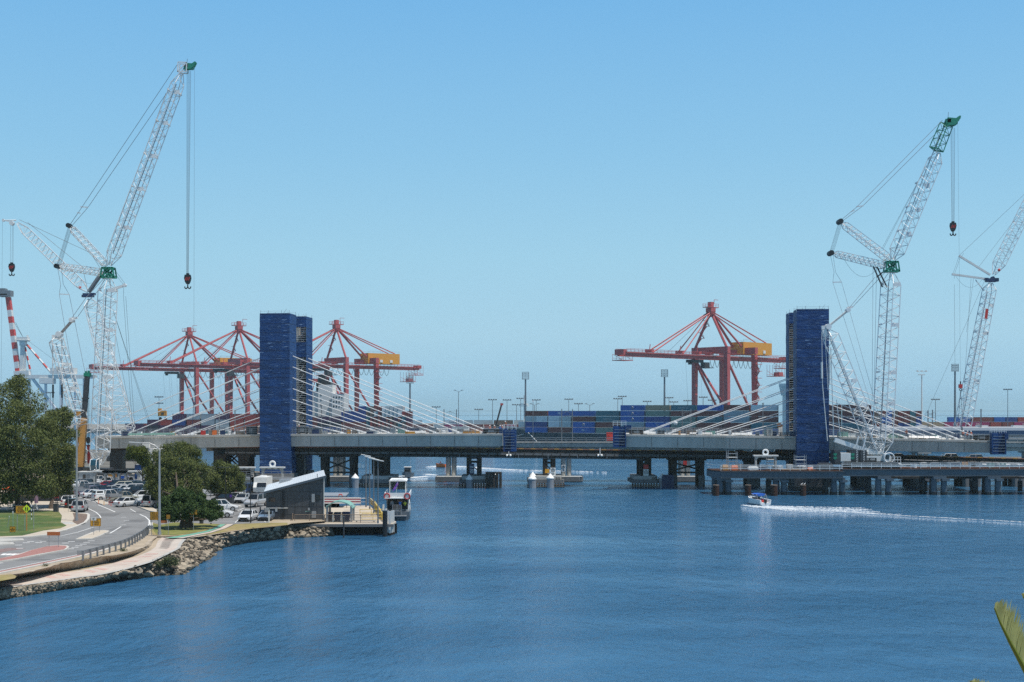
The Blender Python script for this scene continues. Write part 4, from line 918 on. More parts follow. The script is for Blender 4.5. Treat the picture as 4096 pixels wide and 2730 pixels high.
def crane_tip(parent, p, s=1., m='craneg', flip=1):
    mb = MB(); 
    mb.extr([p+Vector((flip*x*s, -.8*s, z*s)) for x, z in ((-.9, -.9), (-.3, .9), (1.5, .75), (2.3, 1.3), (2.6, 1.2), (2.1, .1), (1.2, -.7))], (0, .25*s, 0)); mb.extr([p+Vector((flip*x*s, .55*s, z*s)) for x, z in ((-.9, -.9), (-.3, .9), (1.5, .75), (2.3, 1.3), (2.6, 1.2), (2.1, .1), (1.2, -.7))], (0, .25*s, 0))
    sheave(mb, p+Vector((flip*1.3*s, 0, -.2*s)), .6*s, 1.4*s); sheave(mb, p+Vector((flip*2.35*s, 0, .95*s)), .35*s, .5*s); mb.box(p+Vector((0, 0, .2*s)), (.8*s, 1.6*s, .8*s))
    part('head', mb, M[m], parent)
    mb = MB(); mb.tube(p+Vector((0, 0, .8*s)), p+Vector((.1*s, 0, 2.2*s)), .05, n=4); part('wind_vane', mb, M['steel'], parent)

# --- tall white crane on the left bank
YA = 262.
A = thing('crawler_crane', 'tallest white lattice crane with a green knuckle standing on the left bank', 'crane', P(400, 1880, YA))
a0, a1, a2 = P(397, 1862, YA), P(434, 1110, YA), P(727, 292, YA)
lat(A, 'main_boom', a0, a1, 3.0, 2.9, 30, rc=.1, rd=.05, roll=.75, taper=.07); pads(A, a0, a1, (.3, .47, .72, .93), 3.4)
lat(A, 'luffing_jib', P(439, 1062, YA), a2, 2.3, 2.0, 34, rc=.1, rd=.05, roll=.75, taper=.06); pads(A, P(439, 1062, YA), a2, (.2, .4, .57, .74, .9), 2.6)
lat(A, 'upper_mast', P(427, 1064, YA), P(281, 908, YA), 1.3, 1.2, 16, rc=.09, rd=.05, roll=.4, taper=.08)
lat(A, 'lower_mast', P(412, 1092, YA), P(238, 1066, YA), 1.2, 1.0, 16, rc=.09, rd=.05, roll=.4, taper=.08)
mb = MB(); k = P(434, 1092, YA)
for x, z in ((-1.4, -1), (1.4, -1), (-1.1, 1), (1.1, 1)): mb.tube(k+Vector((x, -.9, z)), k+Vector((x, .9, z)), .16, n=5)
for y in (-.9, .9):
    for a, b in (((-1.4, -1), (1.1, 1)), ((1.4, -1), (-1.1, 1)), ((-1.4, -1), (1.4, -1)), ((-1.1, 1), (1.1, 1)), ((-1.4, -1), (-1.1, 1)), ((1.4, -1), (1.1, 1)), ((0, -1), (-.5, 1)), ((0, -1), (.5, 1))): mb.beam(k+Vector((a[0], y, a[1])), k+Vector((b[0], y, b[1])), .22, .26)
part('knuckle', mb, M['craneg'], A)
mb = MB(); sheave(mb, P(277, 904, YA), .5, 1.6); sheave(mb, P(229, 1066, YA), .5, 1.6); part('sheave', mb, M['black'], A)
ropes(A, [(P(277+dx, 905, YA+dy), P(229+dx, 1066, YA+dy)) for dx, dy in ((-3, -.5), (0, -.4), (3, -.2), (7, 0), (10, .2), (13, .4))], .03)
ropes(A, [(P(281, 898, YA-.5), P(322, 838, YA-.6)), (P(291, 900, YA+.5), P(352, 830, YA+.6)), (P(322, 838, YA-.6), P(710, 258, YA-.6)), (P(352, 830, YA+.6), P(666, 374, YA+.6))], .055, 'pendant', 'steel')
for x0, y0, x1, y1 in ((322, 828, 352, 830), (308, 852, 322, 853), (237, 1177, 277, 1179)): mb = MB(); mb.beam(P(x0, y0, YA), P(x1, y1, YA), .19); part('spreader', mb, M['cranew'], A)
ropes(A, [(P(230, 1071, YA-.4), P(243, 1140, YA-.4)), (P(246, 1074, YA+.4), P(253, 1138, YA+.4)), (P(243, 1140, YA), P(237, 1177, YA)), (P(253, 1138, YA), P(277, 1179, YA)), (P(237, 1177, YA-.4), P(304, 1570, YA-.4)), (P(277, 1179, YA+.4), P(340, 1490, YA+.4)), (P(340, 1490, YA+.4), P(352, 1580, YA))], .05, 'pendant', 'galv')
mb = MB(); mb.beam(P(425, 1166, YA), P(500, 1142, YA), .4, .5); sheave(mb, P(499, 1142, YA), .35, .8); part('pendant_arm', mb, M['cranew'], A)
ropes(A, [(P(450, 1082, YA), P(494, 1140, YA)), (P(458, 1078, YA), P(503, 1140, YA)), (P(495, 1150, YA), P(494, 1186, YA)), (P(494, 1186, YA-.3), P(532, 1745, YA+14)), (P(503, 1186, YA+.3), P(541, 1745, YA+14)), (P(452, 1240, YA), P(600, 1710, YA+16)), (P(452, 1240, YA), P(610, 1720, YA+16)), (P(455, 1300, YA), P(520, 1650, YA+14)), (P(411, 1064, YA), P(664, 372, YA))], .032)
crane_tip(A, P(748, 268, YA), .75)
mb = MB(); c = P(731, 270, YA); 
for y in (-.7, .7):
    for a, b in (((-.9, -1.1), (-.8, .9)), ((.9, -1.1), (1., .8)), ((-.8, .9), (1., .8)), ((-.9, -1.1), (.9, -1.1)), ((-.9, -1.1), (1., .8))): mb.beam(c+Vector((a[0], y, a[1])), c+Vector((b[0], y, b[1])), .2)
part('head_frame', mb, M['cranew'], A)
h = hook_block(751, 1100, YA, 1.15, 'big black and red hook block hanging from the tallest left crane')
ropes(A, [(P(748+d, 285, YA+e), P(746+d*.5, 1096, YA+e)) for d, e in ((0, -.25), (4, 0), (8, .2), (12, .3), (15, -.3))], .028, 'hoist_rope')
ropes(A, [(P(778, 258, YA), P(775, 1608, YA))], .022, 'whip_line')
mb = MB(); c = P(775, 1612, YA); mb.ball(c, .22); mb.cable(c, P(770, 1700, YA), .06); mb.cable(c, P(757, 1545, YA), .05); solo('lifting_sling', mb, M['navy'], 'blue lifting sling on the thin line below the tallest left crane', 'sling')
# derrick mast of this crane
lat(A, 'derrick_mast', P(325, 1700, YA), P(222, 1352, YA), 2.6, 2.4, 18, rc=.105, rd=.055, roll=.6, taper=.03); pads(A, P(325, 1700, YA), P(222, 1352, YA), (.4, .68), 2.6)
mb = MB(); mb.beam(P(209, 1350, YA), P(247, 1346, YA), .5, .9); sheave(mb, P(238, 1338, YA), .6, 1.6); sheave(mb, P(288, 1282, YA), .45, 1.6); mb.beam(P(281, 1276, YA), P(310, 1272, YA), .5, .4); part('derrick_head', mb, M['cranew'], A)
ropes(A, [(P(238+d, 1338, YA+e), P(286+d, 1284, YA+e)) for d, e in ((-4, -.6), (-1, -.3), (2, 0), (5, .3), (8, .6))], .09, 'luffing_rope', 'galv')
ropes(A, [(P(288, 1272, YA-.6), P(345, 1190, YA-.6)), (P(308, 1272, YA+.6), P(362, 1195, YA+.6)), (P(345, 1190, YA-.6), P(425, 1105, YA-.6)), (P(362, 1195, YA+.6), P(432, 1125, YA+.6))], .06, 'pendant', 'galv')
mb = MB()
for x in (210, 247): mb.tube(P(x, 1350, YA), P(x+2, 1540, YA), .14, n=6)
part('counterweight_strap', mb, M['cranew'], A)
mb = MB()
for x in (212, 248): mb.tube(P(x, 1540, YA), P(x, 1592, YA), .2, n=6); mb.tube(P(x, 1592, YA), P(x, 1740, YA), .07, n=5)
part('strap_cylinder', mb, M['black'], A)
mb = MB(); b = P(390, 1880, YA); mb.box(b+Vector((-.5, 1, -.6)), (6, 4, 1.8)); mb.box(b+Vector((-4.6, 1, -.7)), (3., 4.4, 2.)); part('upper_carriage', mb, M['steel_d'], A)
mb = MB()
for y in (-2.6, 3): mb.extr([b+Vector((x, y, z-1.6)) for x, z in ((-5.4, 0), (5.4, 0), (6, .7), (5.2, 1.4), (-5.2, 1.4), (-6, .7))], (0, 1.2, 0))
part('crawler_track', mb, M['steel_d'], A)
mb = MB(); c = P(379, 1858, YA-2.2); mb.loft([[c+Vector((x, y, z)) for y, z in ((-.7, -1.2), (-1.1, -.2), (-.8, .9), (.9, 1.1), (.9, -1.2))] for x in (-.6, .6)]); cb_ = part('cab', mb, mat('cab_glass', (.015, .06, .085), .1, var=0), A)
mb = MB()
for x in (-.63, .63): mb.path([c+Vector((x, y, z)) for y, z in ((-.7, -1.2), (-1.14, -.2), (-.82, .94), (.9, 1.14), (.9, -1.2), (-.7, -1.2))], .08, 5)
part('cab_frame', mb, M['white'], cb_)
mb = MB(); mb.beam(P(350, 1810, YA+1), P(300, 1790, YA+1), .6, .9); mb.beam(P(265, 1790, YA+1), P(345, 1850, YA+1), .5); mb.beam(P(272, 1772, YA+1), P(330, 1800, YA+1), .3); part('rear_frame', mb, M['cranew'], A)
# --- second white crane, standing behind the bridge at left
YB = 318.
B = thing('crawler_crane', 'white lattice crane behind the bridge with its jib reaching to the left edge', 'crane', P(505, 1735, YB))
b0, b1, b2 = P(510, 1745, YB), P(360, 1195, YB), P(70, 893, YB)
lat(B, 'main_boom', b0, b1, 4.2, 3.2, 24, rc=.12, rd=.06, roll=.15, taper=.05)
lat(B, 'luffing_jib', P(352, 1168, YB), b2, 2.3, 2.0, 30, rc=.11, rd=.05, roll=.15, taper=.12)
mb = MB(); mb.beam(P(352, 1168, YB), P(408, 1085, YB), .6, .5); mb.beam(P(358, 1172, YB+.8), P(414, 1090, YB+.8), .4, .5); part('mast', mb, M['steel'], B)
mb = MB(); c = P(354, 1182, YB); mb.box(c, (2.4, 1.8, .9)); mb.box(c+Vector((-1.2, 0, -.2)), (.8, 1., .6)); mb.box(c+Vector((1., 0, .3)), (1.4, 1.2, .5)); part('knuckle', mb, M['navy'], B)
ropes(B, [(P(78, 880, YB), P(362, 1012, YB)), (P(362, 1012, YB), P(408, 1085, YB)), (P(110, 890, YB), P(330, 1068, YB)), (P(330, 1068, YB), P(352, 1168, YB))], .055, 'pendant', 'steel')
mb = MB(); mb.cable(P(310, 1100, YB), P(404, 1100, YB), .03, 2.2); part('slack_rope', mb, M['rope'], B)
mb = MB(); mb.tube(P(64, 882, YB), P(16, 882, YB), .18, .1, 6); mb.beam(P(58, 893, YB), P(22, 884, YB), .2); sheave(mb, P(14, 882, YB), .35, .5); sheave(mb, P(48, 894, YB), .55, 1.); part('head', mb, M['cranew'], B)
ropes(B, [(P(x, 898, YB), P(x-2, 1052, YB)) for x in (43, 50, 54)], .03, 'hoist_rope'); ropes(B, [(P(10, 886, YB), P(4, 1600, YB))], .025, 'whip_line')
hook_block(47, 1056, YB, 1.2, 'dark hook block with red stripes hanging near the left edge')
mb = MB(); mb.ball(P(320, 1152, YB), .4); part('warning_light', mb, M['red2'], B)
mb = MB(); c = P(515, 1738, YB); mb.box(c+Vector((0, 0, -4)), (8, 5, 3)); mb.box(c+Vector((0, 0, -6)), (9, 7, 1.4)); part('crawler_base', mb, M['steel_d'], B)
ropes(B, [(P(423, 1345, YB-1.5), P(430, 1360, YB-1.5))], .1, 'weight', 'black')
# --- telescopic crane with amber boom
YD = 262.
D = thing('telescopic_crane', 'amber telescopic crane boom with a dark upper section beside the left tree', 'crane', P(325, 1930, YD))
mb = MB(); mb.beam(P(322, 1880, YD), P(337, 1672, YD), 1.1, 1.3, (0, 1, 0)); part('base_boom', mb, M['amber'], D)
mb = MB(); mb.beam(P(336, 1676, YD), P(349, 1506, YD), .85, 1.0, (0, 1, 0)); mb.box(P(342.5, 1594, YD), (1.15, 1.2, .25)); part('inner_boom', mb, M['steel_d'], D)
mb = MB(); mb.box(P(350, 1500, YD), (1.3, 1., .8)); mb.box(P(344, 1494, YD), (.3, .6, .9)); mb.box(P(355, 1493, YD), (.3, .6, 1.)); part('head', mb, M['craneg'], D)
mb = MB(); mb.box(P(323, 1893, YD), (1.5, 2.2, 2.6)); mb.box(P(345, 1905, YD), (5, 2.6, 1.6)); part('turntable', mb, M['black'], D)
mb = MB(); mb.box(P(356, 1887, YD-1.5), (1.8, 1.4, 1.9)); part('cab', mb, M['glass'], D)
mb = MB()
for x, y in ((312, 1760), (316, 1720), (311, 1800)): mb.box(P(x, y, YD), (.5, .8, 1.2))
mb.beam(P(308, 1850, YD), P(318, 1665, YD), .12); mb.beam(P(304, 1850, YD+1), P(314, 1655, YD+1), .1); mb.box(P(316, 1655, YD), (.9, .8, .9)); part('hose_guide', mb, M['amber'], D)
ropes(D, [(P(354, 1510, YD), P(352, 1750, YD)), (P(357, 1510, YD), P(355, 1750, YD))], .03, 'hoist_rope')
hook_block(353, 1752, YD, .7, 'small black hook block on the amber crane just right of its boom', red=False)
mb = MB(); mb.beam(P(354, 1780, YD+2), P(356, 1855, YD+2), .5, .5, (0, 1, 0)); solo('hanging_pile', mb, M['red2'], 'red steel post hung vertically beside the amber boom', 'steel post')
# --- white crane on the jetty
YR = 259.5
C = thing('crawler_crane', 'white crawler crane with green knuckle and jib tip standing on the steel jetty', 'crane', P(3500, 1874, YR))
a0, a1 = P(3527, 1820, YR), P(3566, 1088, YR)
lat(C, 'main_boom', a0, a1, 3.0, 2.9, 30, rc=.1, rd=.05, roll=.75, taper=.07); pads(C, a0, a1, (.28, .45, .71, .93), 3.3)
lat(C, 'luffing_jib', P(3574, 1040, YR), P(3755, 610, YR), 2.3, 2.1, 20, rc=.1, rd=.05, roll=.75, taper=.08); pads(C, P(3574, 1040, YR), P(3780, 505, YR), (.2, .38, .56), 2.5)
lat(C, 'jib_top_section', P(3745, 600, YR), P(3786, 498, YR), 2.1, 1.9, 6, 'craneg', .12, .06, .75, .01)
lat(C, 'upper_mast', P(3562, 1042, YR), P(3366, 892, YR), 1.3, 1.1, 18, rc=.09, rd=.05, roll=.4, taper=.08); lat(C, 'lower_mast', P(3545, 1066, YR), P(3332, 1014, YR), 1.2, 1.0, 18, rc=.09, rd=.05, roll=.4, taper=.08)
mb = MB(); k = P(3566, 1068, YR)
for x, z in ((-1.4, -1), (1.4, -1), (-1.1, 1), (1.1, 1)): mb.tube(k+Vector((x, -.9, z)), k+Vector((x, .9, z)), .16, n=5)
for y in (-.9, .9):
    for a, b in (((-1.4, -1), (1.1, 1)), ((1.4, -1), (-1.1, 1)), ((-1.4, -1), (1.4, -1)), ((-1.1, 1), (1.1, 1)), ((-1.4, -1), (-1.1, 1)), ((1.4, -1), (1.1, 1)), ((0, -1), (-.5, 1)), ((0, -1), (.5, 1))): mb.beam(k+Vector((a[0], y, a[1])), k+Vector((b[0], y, b[1])), .22, .26)
part('knuckle', mb, M['craneg'], C)
mb = MB(); sheave(mb, P(3359, 888, YR), .55, 2.); sheave(mb, P(3322, 1014, YR), .55, 2.); part('sheave', mb, M['black'], C)
ropes(C, [(P(3358+d, 892, YR+e), P(3322+d, 1012, YR+e)) for d, e in ((-4, -.7), (-1, -.4), (3, 0), (7, .3), (11, .7))], .03)
ropes(C, [(P(3363, 882, YR-.5), P(3428, 828, YR-.6)), (P(3371, 884, YR+.5), P(3452, 824, YR+.6)), (P(3428, 828, YR-.6), P(3770, 482, YR-.6)), (P(3452, 824, YR+.6), P(3760, 518, YR+.6))], .055, 'pendant', 'galv')
for x0, y0, x1, y1 in ((3426, 828, 3454, 824), (3331, 1130, 3366, 1129), (3404, 848, 3418, 842)): mb = MB(); mb.beam(P(x0, y0, YR), P(x1, y1, YR), .2); part('spreader', mb, M['cranew'], C)
ropes(C, [(P(3322, 1022, YR), P(3336, 1090, YR)), (P(3332, 1022, YR), P(3342, 1090, YR)), (P(3336, 1090, YR), P(3331, 1130, YR)), (P(3342, 1090, YR), P(3366, 1129, YR)), (P(3331, 1130, YR-.4), P(3485, 1625, YR-.4)), (P(3366, 1129, YR+.4), P(3520, 1680, YR+.4)), (P(3492, 1066, YR), P(3488, 1630, YR)), (P(3506, 1066, YR), P(3496, 1600, YR))], .045, 'pendant', 'galv')
mb = MB(); mb.cable(P(3372, 1030, YR), P(3500, 1085, YR), .03, 2.4); mb.cable(P(3527, 996, YR), P(3730, 620, YR), .03); mb.cable(P(3533, 996, YR+.5), P(3740, 600, YR+.5), .03); part('slack_rope', mb, M['rope'], C)
mb = MB()
for x0, y0, x1, y1 in ((3493, 1066, 3530, 1150), (3508, 1068, 3548, 1150), (3530, 1090, 3508, 1110)): mb.beam(P(x0, y0, YR-.5), P(x1, y1, YR-.5), .25)
part('mast_strut', mb, M['steel_d'], C)
crane_tip(C, P(3792, 490, YR), .95)
ropes(C, [(P(3803+d, 512, YR+e), P(3807+d*.6, 890, YR+e)) for d, e in ((0, -.2), (3, 0), (8, .1), (13, .3), (16, -.3))], .028, 'hoist_rope')
ropes(C, [(P(3831, 482, YR), P(3842, 1540, YR))], .02, 'whip_line')
hook_block(3812, 892, YR, 1.05, 'black and red hook block hanging from the crane on the jetty')
p = P(3842, 1540, YR); t = thing('ball_hook', 'small red ball hook on the thin line at the right', 'crane hook', p); mb = MB(); mb.box(p+Vector((0, 0, -.3)), (.7, .5, .8)); part('block', mb, M['red2'], t); mb = MB(); mb.tube(p+Vector((0, 0, .1)), p+Vector((0, 0, .7)), .12, n=6); mb.torus(p+Vector((0, 0, -1.0)), .22, .07); part('hook', mb, M['black'], t)
mb = MB(); 
for d_ in (-.25, .25): mb.cable(P(3842, 1562, YR), P(3842, 1700, YR)+Vector((d_*2, 0, 0)), .035, 0, 2)
solo('lifting_sling', mb, M['rope'], 'dark two leg sling below the small red ball hook', 'sling')
lat(C, 'derrick_mast', P(3512, 1815, YR), P(3313, 1322, YR), 2.5, 2.3, 24, rc=.105, rd=.055, roll=.6, taper=.05); pads(C, P(3512, 1815, YR), P(3313, 1322, YR), (.38, .58), 2.6)
mb = MB(); mb.beam(P(3286, 1312, YR), P(3318, 1310, YR), .7, .8); mb.beam(P(3296, 1320, YR), P(3302, 1348, YR), .8, .9); sheave(mb, P(3312, 1308, YR), .6, 1.6); sheave(mb, P(3391, 1242, YR), .45, 1.6); mb.beam(P(3388, 1233, YR), P(3410, 1229, YR), .5, .4); part('derrick_head', mb, M['cranew'], C)
ropes(C, [(P(3312+d, 1306, YR+e), P(3389+d, 1244, YR+e)) for d, e in ((-3, -.6), (0, -.3), (3, 0), (6, .6))], .09, 'luffing_rope', 'offw')
ropes(C, [(P(3396, 1234, YR-.6), P(3500, 1110, YR-.6)), (P(3410, 1230, YR+.6), P(3545, 1085, YR+.6))], .055, 'pendant', 'galv')
mb = MB()
for x0, x1, yb in ((3287, 3290, 1540), (3300, 3312, 1560)): mb.tube(P(x0, 1330, YR-1), P(x1, yb, YR-1), .06, n=5)
mb.tube(P(3287, 1450, YR-1), P(3288, 1515, YR-1), .2, n=6); mb.tube(P(3290, 1540, YR-1), P(3310, 1765, YR-1), .09, n=5); mb.tube(P(3323, 1390, YR), P(3335, 1750, YR), .1, n=5); mb.tube(P(3318, 1420, YR), P(3318, 1540, YR), .18, n=6); mb.tube(P(3346, 1600, YR), P(3362, 1750, YR), .08, n=5)
part('counterweight_strap', mb, M['offw'], C)
mb = MB(); mb.beam(P(3338, 1760, YR), P(3462, 1802, YR), .9, .9); mb.beam(P(3462, 1802, YR), P(3520, 1822, YR), .9, 1.); mb.beam(P(3424, 1790, YR), P(3434, 1745, YR), .25); mb.beam(P(3452, 1796, YR), P(3466, 1735, YR), .25); part('rear_frame', mb, M['cranew'], C)
def cwt(name, x0, x1, y0, y1, m): 
    mb = MB(); a, b = P(x0, y1, YR), P(x1, y0, YR); mb.box(((a.x+b.x)/2, YR, (a.z+b.z)/2), (b.x-a.x, 3.6, b.z-a.z)); return part(name, mb, M[m], C)
cwt('counterweight', 3330, 3352, 1800, 1852, 'steel_d'); cwt('counterweight', 3395, 3428, 1800, 1850, 'steel_d'); cwt('counterweight', 3432, 3457, 1801, 1850, 'steel_d'); cwt('winch_housing', 3354, 3394, 1812, 1845, 'offw'); cwt('base_frame', 3330, 3460, 1851, 1858, 'steel_d')
mb = MB()
for x, y in ((3341, 1818), (3341, 1832), (3411, 1818), (3411, 1832)): c = P(x, y, YR-1.83); mb.box(c, (.7, .04, .4)); mb.box(c+Vector((0, 0, -.1)), (.3, .045, .5))
part('green_mark', mb, M['craneg'], C)
mb = MB()
for k in range(7): c = P(3428, 1805+7*k, YR-1.84); mb.box(c, (.3, .04, .12), rot=Matrix.Rotation(.6, 3, 'Y'))
for k in range(7): c = P(3456, 1805+7*k, YR-1.84); mb.box(c, (.3, .04, .12), rot=Matrix.Rotation(.6, 3, 'Y'))
part('hazard_stripe', mb, M['white'], C)
mb = MB(); a = P(3500, 1838, YR); mb.box(a+Vector((0, 0, 0)), (5.6, 3.4, 1.5)); mb.box(P(3495, 1812, YR), (3.2, 2.2, .6)); part('upper_carriage', mb, M['offw'], C)
text('fleet_number', 'SCX 1000', .55, M['white'], C, P(3478, 1839, YR-1.72)); mb = MB(); mb.box(P(3478, 1839, YR-1.7), (2.9, .03, .7)); part('name_plate', mb, M['black'], C)
mb = MB(); c = P(3556, 1834, YR-1.9); mb.box(c+Vector((-.6, .2, 0)), (1.2, 1.5, 2.)); cb_ = part('cab', mb, M['cranew'], C)
mb = MB(); mb.torus(c+Vector((-.1, -.6, .1)), 1.0, .1, 'Y', 16, 5)
for z in (-.9, -.3, .3): mb.beam(c+Vector((0, -.9, z)), c+Vector((2.1, -.9, z)), .07)
for x in (.3, .9, 1.5, 2.1): mb.beam(c+Vector((x, -.9, -1.)), c+Vector((x, -.9, .35)), .07)
mb.box(c+Vector((1.1, -.2, -1.1)), (2.2, 1.6, .1)); part('cab_guard', mb, M['white'], cb_)
mb = MB(); mb.box(c+Vector((-.6, -.58, .25)), (.9, .05, .9)); part('window', mb, M['glass'], cb_)
mb = MB(); tb = P(3482, 1874, YR)
for y in (-2.9, 2.2):
    mb.extr([tb+Vector((x, y, z)) for x, z in ((-4.9, 0), (4.9, 0), (5.4, .6), (4.6, 1.35), (-4.4, 1.35), (-5.3, .5))], (0, 1.1, 0))
    for k in range(26): mb.box(tb+Vector((-4.6+k*.37, y+.55, 1.38)), (.24, 1.15, .07))
part('crawler_track', mb, M['black'], C)
mb = MB(); mb.box(tb+Vector((0, 0, 1.)), (4.5, 4.2, 1.)); part('car_body', mb, M['steel_d'], C)
# --- crane at the right edge behind the bridge
YS = 330.
S = thing('crawler_crane', 'pale lattice crane with a dark knuckle at the right edge behind the train', 'crane', P(3845, 1740, YS))
lat(S, 'main_boom', P(3840, 1760, YS), P(3963, 1132, YS), 3.2, 2.5, 34, rc=.11, rd=.06, roll=.12, taper=.04); pads(S, P(3840, 1760, YS), P(3963, 1132, YS), (.38, .68, .86), 2.9)
lat(S, 'luffing_jib', P(3975, 1100, YS), P(4190, 660, YS), 2.5, 2.3, 26, rc=.1, rd=.05, roll=.12, taper=.1)
mb = MB(); mb.beam(P(3960, 1100, YS), P(3836, 1024, YS), .45, .5); mb.beam(P(3940, 1116, YS), P(3808, 1098, YS), .45, .5); mb.beam(P(3902, 1120, YS), P(3936, 1165, YS), .2); part('mast', mb, M['offw'], S)
mb = MB(); c = P(3964, 1122, YS); mb.box(c, (2.6, 1.6, .9)); mb.box(c+Vector((1.4, 0, .1)), (1., 1., .9)); mb.box(c+Vector((-1.3, 0, .3)), (.9, 1.2, .6)); sheave(mb, c+Vector((.4, 0, .6)), .4, 1.2); part('knuckle', mb, M['navy'], S)
ropes(S, [(P(3836, 1024, YS), P(4180, 700, YS)), (P(3845, 1030, YS), P(3855, 1014, YS)), (P(3836, 1026, YS), P(3812, 1096, YS)), (P(3842, 1028, YS), P(3818, 1096, YS)), (P(3910, 1075, YS), P(4170, 735, YS)), (P(3938, 1124, YS), P(3820, 1397, YS)), (P(3820, 1397, YS), P(3710, 1646, YS)), (P(3710, 1646, YS), P(3680, 1720, YS)), (P(3817, 1100, YS), P(3817, 1116, YS)), (P(3817, 1139, YS), P(3820, 1480, YS)), (P(3884, 1115, YS), P(3850, 1660, YS)), (P(3894, 1115, YS), P(3866, 1330, YS))], .04, 'pendant', 'steel')
mb = MB(); mb.cable(P(3822, 1104, YS), P(3930, 1118, YS), .03, 2.6); part('slack_rope', mb, M['rope'], S)
mb = MB(); p = P(3938, 1258, YS); mb.box(p+Vector((0, -1.4, 0)), (.75, .06, 2.6), rot=Matrix.Rotation(.12, 3, 'Y')); part('name_board', mb, M['red2'], S)
mb = MB(); mb.box(P(3848, 1762, YS), (9, 5, 3)); mb.box(P(3848, 1790, YS), (9, 7, 1.4)); part('crawler_base', mb, M['steel_d'], S)
mb = MB(); mb.ball(P(3996, 1081, YS-1), .4); part('warning_light', mb, M['red2'], S)

# ================================================ ship-to-shore gantries
U = Vector((-.75, -.66, 0)); V = Vector((.66, -.75, 0))
def stays(mb, a, b, r): mb.tube(a, b, r, n=6)
def sts(x, y, label):
    t = thing('gantry_crane', label, 'gantry crane', (x, y, 3), 'red quay cranes'); o = Vector((x, y, 0))
    def q(u, v, z): return o+U*u+V*v+Vector((0, 0, z))
    ZB = 47.5; LS, GA, OUT_, BACK = 11.8, 25., 74., 44.
    rz = math.atan2(V.y, V.x)
    for u, nm in ((0, 'w'), (-GA, 'l')):
        for v in (-LS, LS):
            mb = MB(); mb.loft([[q(u+a*s_, v*k+b*s_, z) for a, b in ((-1, -1), (1, -1), (1, 1), (-1, 1))] for s_, z, k in ((1.25, 3, 1.03), (1.2, 20, 1.02), (1.35, ZB+2, 1.))])
            for k in (-1, 1): mb.box(q(u, v*1.03+k*3, 3.9), (4, 1.6, 1.8), rz)
            part('leg', mb, M['red'], t)
        mb = MB(); mb.box(q(u, 0, ZB+4.2 if u == 0 else ZB+4.4), (LS*2+3, 2.6, 3.8), rz); part('portal_beam', mb, M['red'], t); mb = MB(); mb.box(q(u, 0, 12), (LS*2, 1.6, 2.2), rz); part('sill_beam', mb, M['red'], t)
    mb = MB()
    for v in (-LS, LS): stays(mb, q(0, v, ZB-1), q(-GA, v, 12), .75)
    stays(mb, q(0, -LS*.9, ZB-2), q(0, LS*.95, 18), .7); part('diagonal_brace', mb, M['red'], t)
    mb = MB()
    for v in (-2.6, 2.6): mb.beam(q(OUT_, v, ZB), q(-GA-BACK, v, ZB), 1.1, 2.2)
    k = OUT_
    while k > -GA-BACK: mb.beam(q(k, -2.6, ZB+.6), q(k, 2.6, ZB+.6), .5, .7); k -= 6
    part('boom', mb, M['red'], t)
    mb = MB()
    for v in (-4, 4):
        mb.beam(q(OUT_, v, ZB+2.9), q(-GA-BACK, v, ZB+2.9), .14); mb.beam(q(OUT_, v, ZB+2.2), q(-GA-BACK, v, ZB+2.2), .1); mb.beam(q(OUT_, v, ZB+1.2), q(-GA-BACK, v, ZB+1.2), 1.2, .12)
        k = OUT_
        while k > -GA-BACK: mb.beam(q(k, v, ZB+1.2), q(k, v, ZB+2.9), .12); k -= 3
    part('walkway', mb, M['red'], t)
    ap = q(0, 0, 74.)
    mb = MB()
    for v in (-LS*.97, LS*.97): stays(mb, q(0, v, ZB+6), ap, .75)
    stays(mb, q(-GA, -LS*.2, ZB+5), ap, .75); stays(mb, q(-GA, LS*.4, ZB+5), ap+V*.6, .6); mb.loft([[ap+U*a*s_+V*b*s_+Vector((0, 0, z)) for a, b in ((-1, -1), (1, -1), (1, 1), (-1, 1))] for s_, z in ((1.2, -3), (2, 0), (2, 2))]); part('apex_frame', mb, M['red'], t)
    mb = MB(); c = ap+Vector((0, 0, 2.4)); mb.box(c, (9.5, 4, .4), math.atan2(U.y, U.x)); mb.box(c+Vector((0, 0, 1.6)), (2.5, 2.5, 3), math.atan2(U.y, U.x))
    for a in (-4.6, -2.3, 2.3, 4.6):
        for b in (-1.9, 1.9): mb.beam(c+U*a+V*b, c+U*a+V*b+Vector((0, 0, 2)), .16)
    for b in (-1.9, 1.9): mb.beam(c+U*-4.6+V*b+Vector((0, 0, 2)), c+U*4.6+V*b+Vector((0, 0, 2)), .16); mb.beam(c+U*-4.6+V*b+Vector((0, 0, 1)), c+U*4.6+V*b+Vector((0, 0, 1)), .12)
    mb.beam(c+U*-3+Vector((0, 0, 2)), c+U*-3+Vector((0, 0, 4.6)), .25); mb.beam(c+U*-3+Vector((0, 0, 4.6)), c+U*-6.5+Vector((0, 0, 4.6)), .25); part('apex_platform', mb, M['red'], t)
    mb = MB()
    for v in (-2.4, 2.4): stays(mb, ap+V*v*.4, q(OUT_*.7, v, ZB+1.5), .42); stays(mb, ap+V*v*.4, q(OUT_*.36, v, ZB+1.5), .36); stays(mb, ap+V*v*.4, q(-GA-22, v*1.4, ZB+10), .36)
    part('boom_stay', mb, M['red'], t)
    mb = MB()
    for f in (.72, .5, .4): mb.cable(ap+Vector((0, 0, .5)), q(OUT_*f, 0, ZB+2), .08)
    part('boom_rope', mb, M['rope'], t)
    hb = MB(); rzu = math.atan2(U.y, U.x); hb.box(q(-GA-11, 1, ZB+6.2), (27, 9.5, 7.2), rzu); h_ = part('machinery_house', hb, M['yellow'], t)
    hb = MB()
